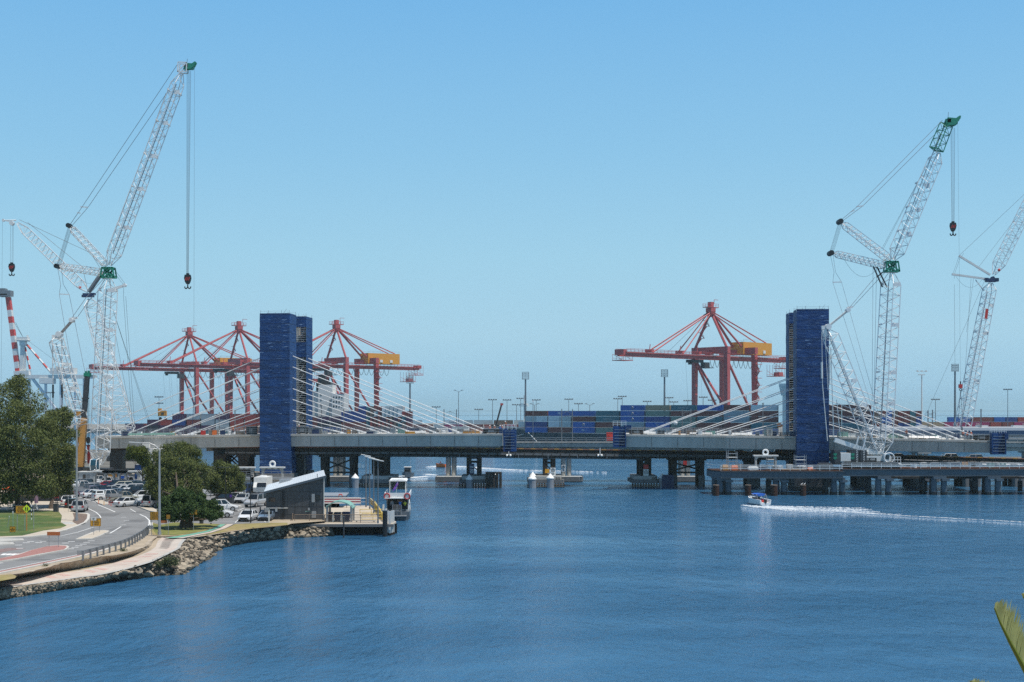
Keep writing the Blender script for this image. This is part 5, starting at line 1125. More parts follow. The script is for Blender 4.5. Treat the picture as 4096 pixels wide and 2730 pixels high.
    for a in (-24, -16, -8, 2):
        for b in (-3.6, 5.6): hb.beam(q(-GA+a, b, ZB+10), q(-GA+a, b, ZB+11.2), .1)
    for b in (-3.6, 5.6): hb.beam(q(-GA+2, b, ZB+11.2), q(-GA-24, b, ZB+11.2), .1)
    part('roof_rail', hb, M['galv'], h_)
    hb = MB()
    for a in (-2.5, 2): hb.box(q(-GA+2.9, a, ZB+8.2), (.8, 1.4, 1.), rzu)
    part('vent_hood', hb, mat('pale_yellow', (.75, .5, .08), .5), h_)
    hb = MB()
    for a in (-1, -4.5, -13): hb.box(q(-GA-8+a+4, 5.9, ZB+4.4), (2.2, .4, 1.8), rzu)
    part('cooling_unit', hb, M['offw'], h_)
    mb = MB(); mb.box(q(-GA, -3, ZB+3.9), (6, 8, 3), rzu); part('house_base', mb, M['red'], t)
    mb = MB(); mb.box(q(14, 0, ZB-2.3), (9, 5.4, 1.6), rzu); mb.box(q(8, 2.6, ZB-4.6), (4.4, 3, 3.4), rzu); mb.box(q(4, 2.6, ZB-5.9), (4.4, 3, .3), rzu); mb.box(q(18, 0, ZB-3.4), (1.6, 1.6, 1.8), rzu); part('trolley', mb, M['steel_d'], t)
    mb = MB()
    for a, b in ((20, -1.5), (17, 1.5), (14, -1.5), (11, 1.5)): mb.cable(q(a, b, ZB-3), q(a-2, b, 20), .05)
    part('hoist_rope', mb, M['rope'], t)
    mb = MB()                                           # festoon loops
    k = 6
    while k > -GA-14: mb.cable(q(k, 4.4, ZB-1.4), q(k-4.2, 4.4, ZB-1.4), .16, 4.2, 8); k -= 4.3
    part('festoon_cable', mb, M['black'], t)
    mb = MB(); z = 8; sg = 1                              # stair tower on the landside leg
    while z < ZB-2:
        a, b = q(-GA-1.8*sg, LS+2.2, z), q(-GA+1.8*sg, LS+2.2, z+4); mb.beam(a, b, .7, .22); mb.beam(a+Vector((0, 0, 1.1)), b+Vector((0, 0, 1.1)), .12); mb.box(q(-GA, LS+2.6, z+4), (5.6, 1.6, .25), rzu); z += 4; sg *= -1
    z = ZB+8; sg = 1
    while z < 71:
        f = (z-ZB-6)/(74-ZB-6); c0 = q(0, -LS*.97*(1-f)+2.0, z); a, b = c0+V*(-1.6*sg), c0+V*(1.6*sg)+Vector((0, 0, 3.4)); mb.beam(a, b, .6, .22); mb.beam(a+Vector((0, 0, 1)), b+Vector((0, 0, 1)), .12); mb.box(b, (3.4, 1.2, .2), rz); z += 3.4; sg *= -1
    part('stair', mb, M['red'], t)
    mb = MB(); e = q(OUT_, 0, ZB-1.6)                     # platforms at both ends
    for e, sg in ((q(OUT_-1, 0, ZB-3.4), 1), (q(-GA-BACK+1, 0, ZB-4.6), -1), (q(-GA-BACK+8, 0, ZB-9.5), -1)):
        mb.box(e, (9, 7, .35), rzu)
        for a in (-4.2, -1.4, 1.4, 4.2):
            for b in (-3.4, 3.4): mb.beam(e+U*a+V*b, e+U*a+V*b+Vector((0, 0, 3.4 if sg > 0 else 7)), .16)
        for b in (-3.4, 3.4): mb.beam(e+U*-4.2+V*b+Vector((0, 0, 1.2)), e+U*4.2+V*b+Vector((0, 0, 1.2)), .14); mb.beam(e+U*-4.2+V*b, e+U*4.2+V*b+Vector((0, 0, 3.4)), .14)
    mb.box(q(OUT_+.5, 0, ZB+1), (2.5, 6.6, 3.), rzu); mb.box(q(-GA-BACK-.5, 0, ZB+1.2), (3, 6, 2.4), rzu); mb.box(q(-GA-BACK+8, 2, ZB-8.2), (4, 4, 2.2), rzu); part('end_platform', mb, M['red'], t)
    mb = MB()
    for a in (OUT_*.7, OUT_*.36, 12, 1.5): mb.box(q(a, 0, ZB+2.4), (2, 5, 1.6), rzu); mb.beam(q(a, 0, ZB+3), q(a-.6, 0, ZB+6), .3)
    part('stay_bracket', mb, M['red'], t)
for x, y, lab in ((114, 724, 'red quay crane standing alone behind the container ship at right'), (-120.5, 866, 'red quay crane between the left blue scaffold and the far light mast'), (-190, 878, 'red quay crane just left of the left blue scaffold'), (-241, 942, 'red quay crane farthest left, its boom reaching towards the white cranes')):
    sts(x, y, lab)
# striped quay crane with raised boom at the far left
YW = 900.
t = thing('gantry_crane', 'white quay crane with red striped boom raised upright at the far left', 'gantry crane', P(180, 1680, YW))
def w_(x, y, d=0.): return P(x, y, YW+d)
mb = MB(); n = 12; RB = []
for i in range(n):
    a, b = w_(74, 1500).lerp(w_(33, 1190), i/n), w_(74, 1500).lerp(w_(33, 1190), (i+1)/n)
    q_ = MB() if i % 2 == 0 or i == n-1 else mb
    if q_ is not mb: RB.append(q_)
    for d in (-.9, .9): q_.beam(a+Vector((0, d, 0)), b+Vector((0, d, 0)), 1.7, 2.9)
c = part('raised_boom', mb, M['offw'], t)
for q_ in RB: part('red_band', q_, M['red2'], c)
mb = MB(); mb.box(w_(27, 1175), (7.5, 6, 4)); mb.box(w_(14, 1172), (4, 5, 6)); mb.box(w_(18, 1180), (6, 6, 1)); part('boom_head', mb, M['steel'], t)
mb = MB(); mb.beam(w_(62, 1508), w_(375, 1508), 5, 2.6); mb.beam(w_(60, 1496), w_(120, 1492), 5, 3.5); mb.box(w_(190, 1524), (10, 6, 4)); part('girder', mb, M['offw'], t)
mb = MB(); mb.box(w_(255, 1486), (17, 7, 4)); mb.box(w_(255, 1474), (17, 7, .4)); part('machinery_house', mb, M['offw'], t)
mb = MB()
for x, y0, y1, wd in ((117, 1490, 1720, 1.5), (183, 1515, 1720, 1.5), (245, 1510, 1720, 1.9), (300, 1515, 1720, 1.1), (335, 1515, 1720, 1.1)): mb.beam(w_(x, y0), w_(x, y1), wd, wd, (0, 1, 0))
mb.beam(w_(128, 1512), w_(225, 1640), 1.8); mb.box(w_(190, 1535), (9, 5, .6)); mb.box(w_(320, 1540), (8, 5, .4)); part('leg', mb, mat('hazy_white', (.66, .68, .7), .6, var=.05), t)
mb = MB(); mb.beam(w_(86, 1490), w_(92, 1365), 2.4, 2.4, (0, 1, 0)); mb.beam(w_(99, 1490), w_(95, 1365), 1.6, 1.6, (0, 1, 0)); mb.box(w_(93, 1358), (7.5, 5, 3)); mb.box(w_(93, 1362), (9, 6, .5)); mb.box(w_(110, 1350), (1, 1, 3)); mb.box(w_(93, 1375), (4, 4, 3)); part('apex_frame', mb, M['offw'], t)
mb = MB(); RB = []
for (x0, y0), (x1, y1), kk in (((100, 1390), (120, 1478), 5), ((108, 1380), (205, 1492), 6)):
    for i in range(kk):
        q_ = mb if i % 2 else MB()
        if q_ is not mb: RB.append(q_)
        q_.tube(w_(lerp(x0, x1, i/kk), lerp(y0, y1, i/kk)), w_(lerp(x0, x1, (i+1)/kk), lerp(y0, y1, (i+1)/kk)), .8, n=6)
c = part('back_stay', mb, M['offw'], t)
for q_ in RB: part('red_band', q_, M['red2'], c)
mb = MB()
for x in (56, 62): mb.cable(w_(92, 1350), w_(x, 1290), .12)
mb.cable(w_(96, 1352), w_(215, 1440), .08); part('boom_rope', mb, M['rope'], t)
# ================================================ ships and containers
CC = dict(maroon=(.17, .035, .028), navy=(.014, .045, .2), blue=(.014, .1, .36), teal=(.035, .14, .17), grey=(.27, .32, .35), pale=(.42, .46, .46), brown=(.15, .1, .075), tan=(.33, .25, .16), white=(.6, .62, .62), red=(.27, .04, .03), purple=(.06, .02, .06), magenta=(.3, .02, .1), orange=(.36, .09, .03), green=(.16, .22, .18), black=(.02, .02, .03))
CNAME = dict(maroon='maroon', navy='navy', blue='blue', teal='dull teal', grey='grey', pale='pale grey', brown='brown', tan='tan', white='white', red='rust red', purple='dark purple', magenta='magenta', orange='orange', green='grey green', black='black')
CM = {k: mat('container_'+k, c, .55, var=.08, scale=.6, dirt=tuple(x*.65+.02 for x in c), dscale=.25) for k, c in CC.items()}
CMESH = {}
def cmesh(col, L, W=2.44, H=2.62):
    key = (col, L, W, H)
    if key in CMESH: return CMESH[key]
    mb = MB(); mb.box((0, 0, H/2), (L-.12, W-.1, H-.1))
    for x in (-1, 1):
        for y in (-1, 1): mb.box((x*(L/2-.07), y*(W/2-.07), H/2), (.14, .14, H))
    n = int(L/.55)
    for i in range(n):
        for y in (-1, 1): mb.box((-L/2+.3+(L-.6)*i/max(1, n-1), y*(W/2-.045), H/2), (.2, .07, H-.3))
    for y in (-1, 1):
        for z in (.07, H-.07): mb.box((0, y*(W/2-.05), z), (L-.28, .1, .14))
    for x in (-1, 1):
        for k in (-.75, -.3, .3, .75): mb.box((x*(L/2-.04), k*W/2*.8, H/2), (.06, .07, H-.3))
    CMESH[key] = mesh('shipping_container', mb, CM[col]); return CMESH[key]
CDIR = Vector((.88, -.47, 0)); CROT = math.atan2(CDIR.y, CDIR.x)
def container(p, col, L, rz, label, group, H=2.62, mark=None):
    o = link('shipping_container', cmesh(col, L, 2.44, H), None, p); o.rotation_euler = (0, 0, rz); ORG[o.name] = Vector((0, 0, 0))
    tag(o, label, 'container', group)
    if mark:
        s, sz, m = mark
        if s == 'O':
            mb = MB(); mb.torus((0, -1.26, H/2), .62, .1, 'Y', 14, 4); mb.torus((0, -1.26, H/2), .3, .08, 'Y', 10, 4); part('round_mark', mb, M[m], o)
        else: text('lettering', s, sz, M[m], o, (0, -1.25, H/2))
    return o
# ship lying along the quay at right
SH0 = Vector((5.9, 632, 0)); PITCH = 2.72
def shp(s, off=0., z=0.): return SH0+CDIR*s+Vector((.47, .88, 0))*off+Vector((0, 0, z))
ship = thing('container_ship', 'dark hulled container ship moored across the river at right', 'ship', shp(90, 14, 0))
mb = MB(); st = [(-18, .3, 9.5), (-10, 5, 8.3), (0, 10, 7.), (8, 13, 6.2), (60, 14, 5.8), (170, 14, 5.8), (205, 13, 6.2), (214, 11, 6.5)]
mb.loft([[shp(s, 14-b, z), shp(s+(6 if s < 0 else 0), 14-b*.85, 0), shp(s+(7 if s < 0 else 0), 14-b*.8, -1), shp(s+(7 if s < 0 else 0), 14+b*.8, -1), shp(s+(6 if s < 0 else 0), 14+b*.85, 0), shp(s, 14+b, z)] for s, b, z in st]); part('hull', mb, mat('ship_hull', (.03, .045, .055), .55, var=.15, scale=.1), ship)
mb = MB()
for s in range(2, 205, 3): mb.beam(shp(s, .4, 5.8), shp(s, .4, 7.2), .1)
mb.beam(shp(0, .4, 7.2), shp(205, .4, 7.2), .1); part('deck_rail', mb, M['galv'], ship)
mb = MB(); mb.box(shp(-6, 12, 10.2), (4, 5, 3), CROT); mb.tube(shp(-6, 12, 11), shp(-6, 12, 25), .28, n=6); mb.box(shp(-6, 12, 20.5), (3.6, 2, .6), CROT); mb.box(shp(-6, 12, 19.6), (4.6, 2.6, .4), CROT); mb.box(shp(-6, 12, 22.6), (.2, 1.4, .15), CROT); part('fore_mast', mb, M['offw'], ship)
mb = MB()
s0 = 131.5; hw = 13.6
mb.loft([[shp(s0, 2, z0), shp(s0+hw, 2, z0), shp(s0+hw, 26, z0), shp(s0, 26, z0)] for z0 in (5.8, 26)]); mb.box(shp(s0+hw/2, 14, 27.5), (hw-3, 30, 3.2), CROT); mb.loft([[shp(s0-.5, y0, z), shp(s0+5, y0, z), shp(s0+5, y1, z), shp(s0-.5, y1, z)] for y0, y1, z in ((1.5, 26, 24), (-2, 30, 28.5), (-2, 30, 29.4))]); part('superstructure', mb, M['offw'], ship)
mb = MB()
for k in range(5):
    for i in range(4): mb.box(shp(s0+2.2+i*3, 1.96, 9+k*3.2), (.7, .1, 1.), CROT)
mb.box(shp(s0-.6, 14, 27.5), (.1, 29, 1.2), CROT); mb.box(shp(s0+hw/2-2, -1.05, 27.8), (hw-6, .1, 1.1), CROT); part('window', mb, M['glass'], ship)
mb = MB(); c = shp(s0-3, 1.2, 10.6); mb.loft([[c+CDIR*x+Vector((0, y*r, z*r)) for y, z in ((-1, 0), (-.6, -.9), (.6, -.9), (1, 0), (.7, .8), (-.7, .8))] for x, r in ((-3.4, .35), (-2.6, 1.1), (2.2, 1.15), (3.2, .5))]); part('lifeboat', mb, M['orange'], ship)
text('hull_name', 'ASL', 1.5, M['offw'], ship, shp(-3, 6.2, 6.3), (R(90), 0, CROT-.6))
mb = MB(); mb.cable(shp(-4, 8.5, 8), shp(12, -8, 1.5), .18); mb.cable(shp(2, 8, 7), shp(-14, 2, 2.), .12); part('mooring_line', mb, M['offw'], ship)
cols = ['maroon navy blue blue teal|blue'.split('|')]
GRID = {  # column: colours from the bottom row up
 0: ['blue', 'navy', 'white2', 'maroon'], 1: ['maroon', 'pale2', 'pale2', 'blue'], 2: ['blue', 'blue', 'maroon', 'blue'], 3: ['green', 'maroon', 'teal', 'teal'], 4: ['maroon', 'grey', 'blue', 'blue', 'blue'],
 5: ['grey', 'blue', 'navy', 'green', 'tan'], 6: ['maroon', 'green', 'green', 'maroon', 'teal'], 7: ['maroon', 'maroon', 'teal', 'maroon', 'blue'], 8: ['maroon', 'maroon', 'grey', 'grey', 'maroon'], 9: ['blue', 'teal', 'maroon', 'maroon', 'white']}
MK = {(1, 3): ('PIL', 1.5, 'white'), (2, 0): ('PIL', 1.3, 'offw'), (2, 1): ('O', 1, 'galv'), (3, 2): ('SHIPPING', 1.1, 'galv'), (4, 2): ('O', 1, 'galv'), (4, 3): ('O', 1, 'galv'), (4, 4): ('O', 1, 'galv'), (5, 1): ('PIL', 1.3, 'galv'), (6, 4): ('SHIPPING', 1.2, 'galv'), (7, 4): ('O', 1, 'galv'), (7, 2): ('SHIPPING', 1.2, 'galv')}
rowname = ['bottom', 'second', 'third', 'fourth', 'top']
for c, rows in GRID.items():
    for r, col in enumerate(rows):
        s = 6.9+c*12.95; z = 6.3+r*PITCH
        if col.endswith('2'):
            for k in (0, 1): container(shp(s-3.1+6.2*k, 1.3, z), col[:-1] if k else ('white' if col == 'pale2' else 'pale'), 6.06, CROT, f'short {CNAME[col[:-1]] if k else ("white" if col == "pale2" else "pale grey")} container, {"right" if k else "left"} of a pair, {rowname[r]} row, {ORD[c]} stack', 'containers on the right hand ship')
        else: container(shp(s, 1.3, z), col, 12.19, CROT, f'{CNAME[col]} container in the {rowname[r]} row of the {ORD[c]} stack from the ship bow', 'containers on the right hand ship', mark=MK.get((c, r)))
AFT = [['navy', 'purple', 'maroon', 'maroon', 'maroon'], ['maroon', 'teal', 'purple', 'maroon', 'maroon'], ['teal', 'navy', 'brown', 'grey'], ['navy', 'teal', 'maroon', 'tan']]
for c, rows in enumerate(AFT):
    for r, col in enumerate(rows):
        if c < 2: container(shp(152+c*13, 1.3, 6.3+r*PITCH), col, 12.19, CROT, f'{CNAME[col]} container, {rowname[r]} row, {ORD[c]} stack aft of the ship bridge', 'containers on the ship stern')
rg = random.Random(4)
aftc = ['maroon', 'brown', 'maroon', 'navy', 'maroon', 'teal', 'purple', 'tan', 'blue']
for c in range(9):                                      # stern stacks seen end-on
    for r in range(4):
        col = rg.choice(aftc); p = P(3470+c*23.5, 1720, 566); container(Vector((p.x, 566, 6.3+r*PITCH)), col, 12.19, R(90), f'{CNAME[col]} container end, {rowname[r]} row, {ORD[c]} from the left behind the crane on the jetty', 'container ends right of the crane on the jetty')
# ship at left with its white tower
YL = 640.
sl = thing('container_ship', 'container ship behind the left span with a white block and black funnel', 'ship', P(1330, 1800, YL))
def l_(x, y, d=0.): return P(x, y, YL+d)
mb = MB(); mb.loft([[Vector((x, YL-10+dy, z)) for dy, z in ((0, 6.2), (.6, -1), (26, -1), (27, 6.2))] for x in (l_(900, 0).x, l_(1652, 0).x)]); part('hull', mb, MATS['ship_hull'], sl)
mb = MB(); zb = 5.
def blk(x0, x1, ytop, d0, d1): a, b = l_(x0, ytop), l_(x1, ytop); mb.box(((a.x+b.x)/2, YL+(d0+d1)/2, (a.z+zb)/2), (b.x-a.x, d1-d0, a.z-zb))
blk(1272, 1330, 1540, 0, 14); blk(1330, 1378, 1575, -2, 16); blk(1240, 1272, 1565, 1, 14); blk(1210, 1240, 1600, 1, 14); part('superstructure', mb, mat('ship_white', (.62, .6, .56), .6, var=.06), sl)
mb = MB(); blk(1262, 1321, 1527, 2, 10); a = l_(1282, 1515); mb.tube(a+Vector((0, 5, -2)), a+Vector((0, 5, 2)), 1.9, n=10); mb.tube(l_(1310, 1527, 5), l_(1310, 1518, 5), .8, n=8); mb.tube(l_(1272, 1560, 0), l_(1272, 1515, 0), .25, n=5); mb.beam(l_(1264, 1520), l_(1280, 1518), .2); part('funnel', mb, M['black'], sl)
mb = MB()
for y in range(1590, 1640, 18):
    for x in (1335, 1346, 1357, 1368): mb.box(l_(x, y, -2.05), (.7, .1, .9))
for y in (1580, 1600, 1620): mb.box(l_(1284, y, -.05), (.7, .1, .9)); mb.box(l_(1248, y, .9), (.6, .1, .9))
part('window', mb, M['glass'], sl)
mb = MB()
for i in range(4): mb.beam(l_(1230, 1598-14*i, 0), l_(1250, 1590-14*i, 0), .25)
mb.beam(l_(1236, 1610), l_(1262, 1520), .35); mb.box(l_(1362, 1576, -2), (5, .2, .2)); mb.box(l_(1362, 1570, -2), (5, .2, .2)); mb.tube(l_(1362, 1575), l_(1362, 1545), .15, n=5); part('derrick_post', mb, M['red'], sl)
pal = ['maroon', 'maroon', 'red', 'maroon', 'brown', 'purple', 'teal', 'pale', 'navy']
for c in range(13):
    n = 5 if c < 11 else 4
    for r in range(n):
        col = rg.choice(pal)
        if r >= 3 and 4 <= c <= 10: col = rg.choice(['pale', 'white', 'pale', 'maroon'])
        p = P(1444+c*16.2, 1700, YL-8)
        container(Vector((p.x, YL-3-0.5*c, 6.4+r*2.62)), col, 12.19, R(90), f'{CNAME[col]} container end, {rowname[r]} row, {ORD[c]} column right of the white ship block', 'container ends on the left hand ship', H=2.55)
for c in range(4):
    for r in range(4):
        col = rg.choice(['purple', 'maroon', 'navy', 'maroon', 'black']); p = P(1415-c*96, 1700, YL-11)
        if c >= 1 and r == 3: continue
        container(Vector((p.x, YL-11, 6.4+r*2.62)), col, 12.19, 0, f'{CNAME[col]} container below the white ship block, {rowname[r]} row, {ORD[c]} from the right', 'long containers on the left hand ship', mark=('ONE', 1.3, 'pink') if False else None)
# stacks on the near quay behind the left span
LC = [(536, 2, ['black', 'purple']), (590, 3, ['purple', 'black', 'purple']), (636, 3, ['purple', 'purple', 'red']), (690, 4, ['purple', 'purple', 'navy', 'purple']), (748, 4, ['purple', 'purple', 'maroon', 'grey']), (806, 4, ['teal', 'purple', 'grey', 'grey']), (864, 4, ['teal', 'pale', 'grey', 'purple']), (922, 4, ['purple', 'orange', 'red', 'red']), (980, 4, ['orange', 'orange', 'red', 'red']), (1024, 4, ['purple', 'brown', 'red', 'maroon'])]
for c, (px, n, cl) in enumerate(LC):
    for r in range(n):
        p = P(px+28, 1700, 580); mk = {(6, 1): ('ONE', 1.5, 'navy'), (4, 1): ('ONE', 1.4, 'galv'), (3, 1): ('ONE', 1.4, 'galv'), (2, 1): ('ONE', 1.3, 'galv')}.get((c, r))
        container(Vector((p.x, 580, 5.2+r*2.62)), cl[r], 6.06, 0, f'{CNAME[cl[r]]} container left of the blue scaffold, {rowname[r]} row, {ORD[c]} stack from the left', 'container stacks behind the left span', mark=mk)
mb = MB(); mb.prism([(P(500, 0, 572).x, 572), (P(1090, 0, 572).x, 572), (P(1090, 0, 600).x, 602), (P(500, 0, 600).x, 602)], -1, 5.15); struct('wharf', mb, MATS['quay_apron'])
t = thing('reach_stacker', 'yellow container handler parked behind the left stacks', 'loader', P(650, 1660, 588)); mb = MB(); mb.box(P(652, 1655, 588), (3, 2.5, 2.4)); mb.box(P(640, 1650, 588), (1.4, 2, 3.6)); part('body', mb, M['yellow'], t); mb = MB(); mb.beam(P(640, 1648, 587), P(664, 1645, 587), .6); mb.beam(P(664, 1645, 587), P(664, 1665, 587), .5); part('arm', mb, M['yellow'], t); mb = MB(); mb.box(P(650, 1655, 586.6), (1.2, .1, .9)); part('cab_window', mb, M['glass'], t); mb = MB(); 
for dx in (-1.2, 1.2): mb.tube(P(652, 1675, 587)+Vector((dx, 0, 0)), P(652, 1675, 589)+Vector((dx, 0, 0)), .7, n=8)
part('wheel', mb, M['rubber'], t)
# far rows between the spans and at the right
def far_row(x0, x1, zs, Y, cl, grp, where, seed, gap=.5, L=12.19):
    rg = random.Random(seed); a, b = P(x0, 0, Y).x, P(x1, 0, Y).x; r = 0
    for r, z in enumerate(zs):
        x = a+rg.uniform(0, 3); k = 0
        while x < b-3:
            if not (r == len(zs)-1 and rg.random() < .12):
                col = rg.choice(cl[r]); LL = rg.choice((L, L, 6.06)) if x+L < b else 6.06
                mk = ('MAERSK', 1.4, 'navy') if where == 'between the bridge tips' and col == 'white' and LL > 7 else (('ONE', 1.5, 'offw') if col == 'magenta' else None)
                container(Vector((x+LL/2, Y, z)), col, LL, 0, f'{CNAME[col]} container {where}, {("lower row", "upper row", "highest row")[r]}, {ORD[k] if k < 20 else k} from the left', grp, mark=mk); x += LL+gap; k += 1
            else: x += 13
far_row(1650, 2092, (3.2, 5.9, 8.6), 800, [['red', 'maroon', 'brown', 'navy', 'orange'], ['brown', 'red', 'navy', 'magenta', 'pale', 'maroon'], ['white', 'pale', 'white', 'pale', 'brown']], 'containers on the far quay', 'between the bridge tips', 3)
far_row(3676, 4320, (5.6, 8.3, 11.0), 700, [['red', 'maroon', 'brown'], ['red', 'orange', 'maroon', 'magenta', 'tan', 'purple'], ['blue', 'navy', 'maroon', 'blue', 'red', 'pale']], 'containers on the quay at right', 'beyond the train', 8)
far_row(500, 1080, (3.2, 5.9), 860, [['purple', 'maroon', 'navy'], ['red', 'purple', 'grey', 'maroon']], 'containers deep on the quay', 'deep behind the left span', 12)
mb = MB(); a, b = P(3660, 0, 696).x, P(4400, 0, 696).x; mb.box(((a+b)/2, 704, 2.6), (b-a, 24, 5.9)); struct('raised_yard', mb, MATS['quay_apron'])
mb = MB(); p = P(2438, 1748, 312); mb.box(p+Vector((0, 0, 0)), (1.5, 1.5, 1.9)); 
t = thing('red_tank', 'red square tank standing on the railway bridge beside the blue tip platform', 'tank', p); part('body', mb, M['red2'], t); mb = MB(); mb.box(p+Vector((0, 0, 1.)), (1.6, 1.6, .12)); mb.box(p+Vector((-.2, -.78, .4)), (.5, .05, .3)); part('lid', mb, M['red2'], t)
# ---------------- light masts on the port
def port_mast(px, ytop, Y, kind, label, zb=3.):
    p = P(px, ytop, Y); t = thing('light_mast', label, 'light mast', (p.x, Y, zb), 'light masts on the port')
    s = Y/800; mb = MB(); r = {'tall': .75, 'thin': .5, 'tee': .22, 'y': .25, 'double': .2}[kind]*s; mb.tube((p.x, Y, zb), (p.x, Y, p.z), r, r*.7, 6); part('pole', mb, M['steel'] if kind != 'thin' else M['offw'], t)
    mb = MB(); c = Vector((p.x, Y, p.z))
    if kind == 'tall':
        for k in range(4): mb.box(c+Vector((0, 0, k*1.5*s)), (4.4*s, 1.6*s, .25*s))
        for i in range(5):
            for k in range(3): mb.box(c+Vector(((i-2)*.92*s, -.5*s, (k*1.5+.7)*s)), (.6*s, .6*s, .6*s))
        mb.beam(c+Vector((-2.1*s, 0, 0)), c+Vector((-2.1*s, 0, 4.5*s)), .2*s); mb.beam(c+Vector((2.1*s, 0, 0)), c+Vector((2.1*s, 0, 4.5*s)), .2*s)
    elif kind == 'thin': 
        mb.box(c, (4*s, 1.5*s, .5*s)); mb.box(c+Vector((0, 0, 2*s)), (6*s, .3*s, .3*s))
        for i in (-1, 0, 1): mb.box(c+Vector((i*2.7*s, 0, 2.3*s)), (1.1*s, .8*s, .9*s))
    elif kind == 'y':
        for i in (-1, 1): mb.beam(c, c+Vector((i*2.2*s, 0, .9*s)), .2*s); mb.box(c+Vector((i*2.4*s, 0, 1*s)), (1.4*s, .8*s, .35*s))
    else:
        for k in range(2 if kind == 'double' else 1):
            mb.box(c+Vector((0, 0, -k*4*s)), (5.4*s, .5*s, .3*s))
            for i in (-1.5, -.5, .5, 1.5): mb.box(c+Vector((i*1.5*s, 0, .35*s-k*4*s)), (1.*s, .8*s, .55*s))
    part('lamp_head', mb, M['steel'] if kind != 'thin' else M['offw'], t)
masts = [(2102, 1518, 640, 'tall'), (2658, 1508, 700, 'tall'), (3820, 1486, 560, 'tall'), (3687, 1500, 700, 'thin'), (1640, 1534, 760, 'tall'), (1834, 1568, 760, 'y'), (1970, 1601, 820, 'tee'), (2028, 1602, 820, 'tee'), (2083, 1596, 820, 'tee'), (2066, 1621, 820, 'tee'), (1745, 1630, 820, 'tee'), (2145, 1602, 820, 'tee'), (2275, 1599, 820, 'tee'), (2314, 1617, 850, 'tee'), (2359, 1622, 850, 'y'), (2471, 1597, 820, 'tee'), (2489, 1588, 820, 'tee'), (2589, 1608, 850, 'tee'), (2676, 1593, 820, 'tee'), (2751, 1605, 850, 'tee'), (2813, 1591, 820, 'tee'), (2849, 1603, 850, 'tee'), (2986, 1581, 820, 'y'), (3742, 1600, 760, 'tee'), (4031, 1560, 640, 'tee'), (636, 1590, 760, 'double'), (201, 1573, 760, 'tee'), (1915, 1640, 900, 'tee'), (2138, 1622, 900, 'y'), (2695, 1610, 900, 'tee')]
KD = dict(tall='tall thick floodlight mast', thin='pale slim floodlight mast', tee='small port lamp post with a flat bar head', y='port lamp post with a forked head', double='lamp post with two rows of lights')
for i, m_ in enumerate(sorted(masts)):
    port_mast(*m_, f'{KD[m_[3]]}, {ORD[i] if i < 20 else str(i+1)+"th"} from the left')
p = P(2132, 1606, 284); t = thing('street_lamp', 'slim lamp post on the old bridge in front of the ship bow', 'street lamp', (p.x, 284, 8)); mb = MB(); mb.tube((p.x, 284, 8), (p.x, 284, p.z), .09, .06, 6); part('pole', mb, M['steel'], t); mb = MB(); mb.box((p.x, 283.8, p.z), (.35, .6, .3)); part('lamp_head', mb, M['white'], t)
p = P(2702, 1693, 300); t = thing('globe_lamp', 'white globe lamp behind the deck below the stay cables', 'lamp', (p.x, 300, 9)); mb = MB(); mb.tube((p.x, 300, 9.4), (p.x, 300, p.z), .08, n=5); part('pole', mb, M['steel'], t); mb = MB(); mb.ball(p, .5, 10, 6); part('globe', mb, M['white'], t)
t = thing('boom_lift', 'small dark lift boom poking up beside the workers at the left bridge tip', 'lift', P(1982, 1700, 300)); mb = MB(); mb.beam(P(1984, 1702, 300), P(2006, 1620, 300), .4, .4, (0, 1, 0)); part('boom', mb, M['steel_d'], t); mb = MB(); mb.box(P(2007, 1618, 300), (.7, .5, .5)); part('head', mb, M['red'], t); mb = MB(); mb.box(P(1984, 1712, 300), (2.2, 1.6, 1.6)); part('base', mb, M['steel_d'], t)
# ================================================ work jetty at right
JY = 255.
def jx(px, Y=JY): return (px-CX)/F*Y
J = thing('work_jetty', 'grey steel work jetty on round piles carrying the white crawler crane', 'jetty', (jx(3500), JY+4, 0))
x0, x1, x2 = jx(2884), jx(3372), jx(4900)
mb = MB(); mb.prism([(x0, JY), (x1, JY), (x1, JY+9.5), (x0-1.4, JY+9.5), (x0-1.4, JY+3)], 4.75, 4.95); mb.prism([(x1, JY+.8), (x2, JY+.8), (x2, JY+9.5), (x1, JY+9.5)], 5.15, 5.35); part('deck', mb, M['rust'], J)
mb = MB(); mb.box(((x0+x1)/2, JY+.25, 4.1), (x1-x0, .4, 1.25)); mb.box(((x1+x2)/2, JY+1., 4.5), (x2-x1, .4, 1.25)); mb.box((x0-.55, JY+1.6, 4.1), (.35, 3.6, 1.25), .42); mb.box((x0-1.3, JY+6.2, 4.1), (.35, 6.4, 1.25))
for y in (3.5, 6.5, 9.2): mb.box(((x0+x1)/2, JY+y, 4.1), (x1-x0, .4, 1.2)); mb.box(((x1+x2)/2, JY+y, 4.5), (x2-x1, .4, 1.2))
for k in range(24): mb.box((lerp(x0, x1, k/23), JY+.05, 4.1), (.08, .12, 1.1))
mb.box(((x0+x1)/2, JY+.1, 3.46), (x1-x0+.3, .7, .09)); mb.box(((x0+x1)/2, JY+.1, 4.72), (x1-x0+.3, .7, .09)); mb.box(((x1+x2)/2, JY+.9, 3.86), (x2-x1, .7, .09)); mb.box(((x1+x2)/2, JY+.9, 5.12), (x2-x1, .7, .09)); part('edge_girder', mb, M['bluesteel'], J)
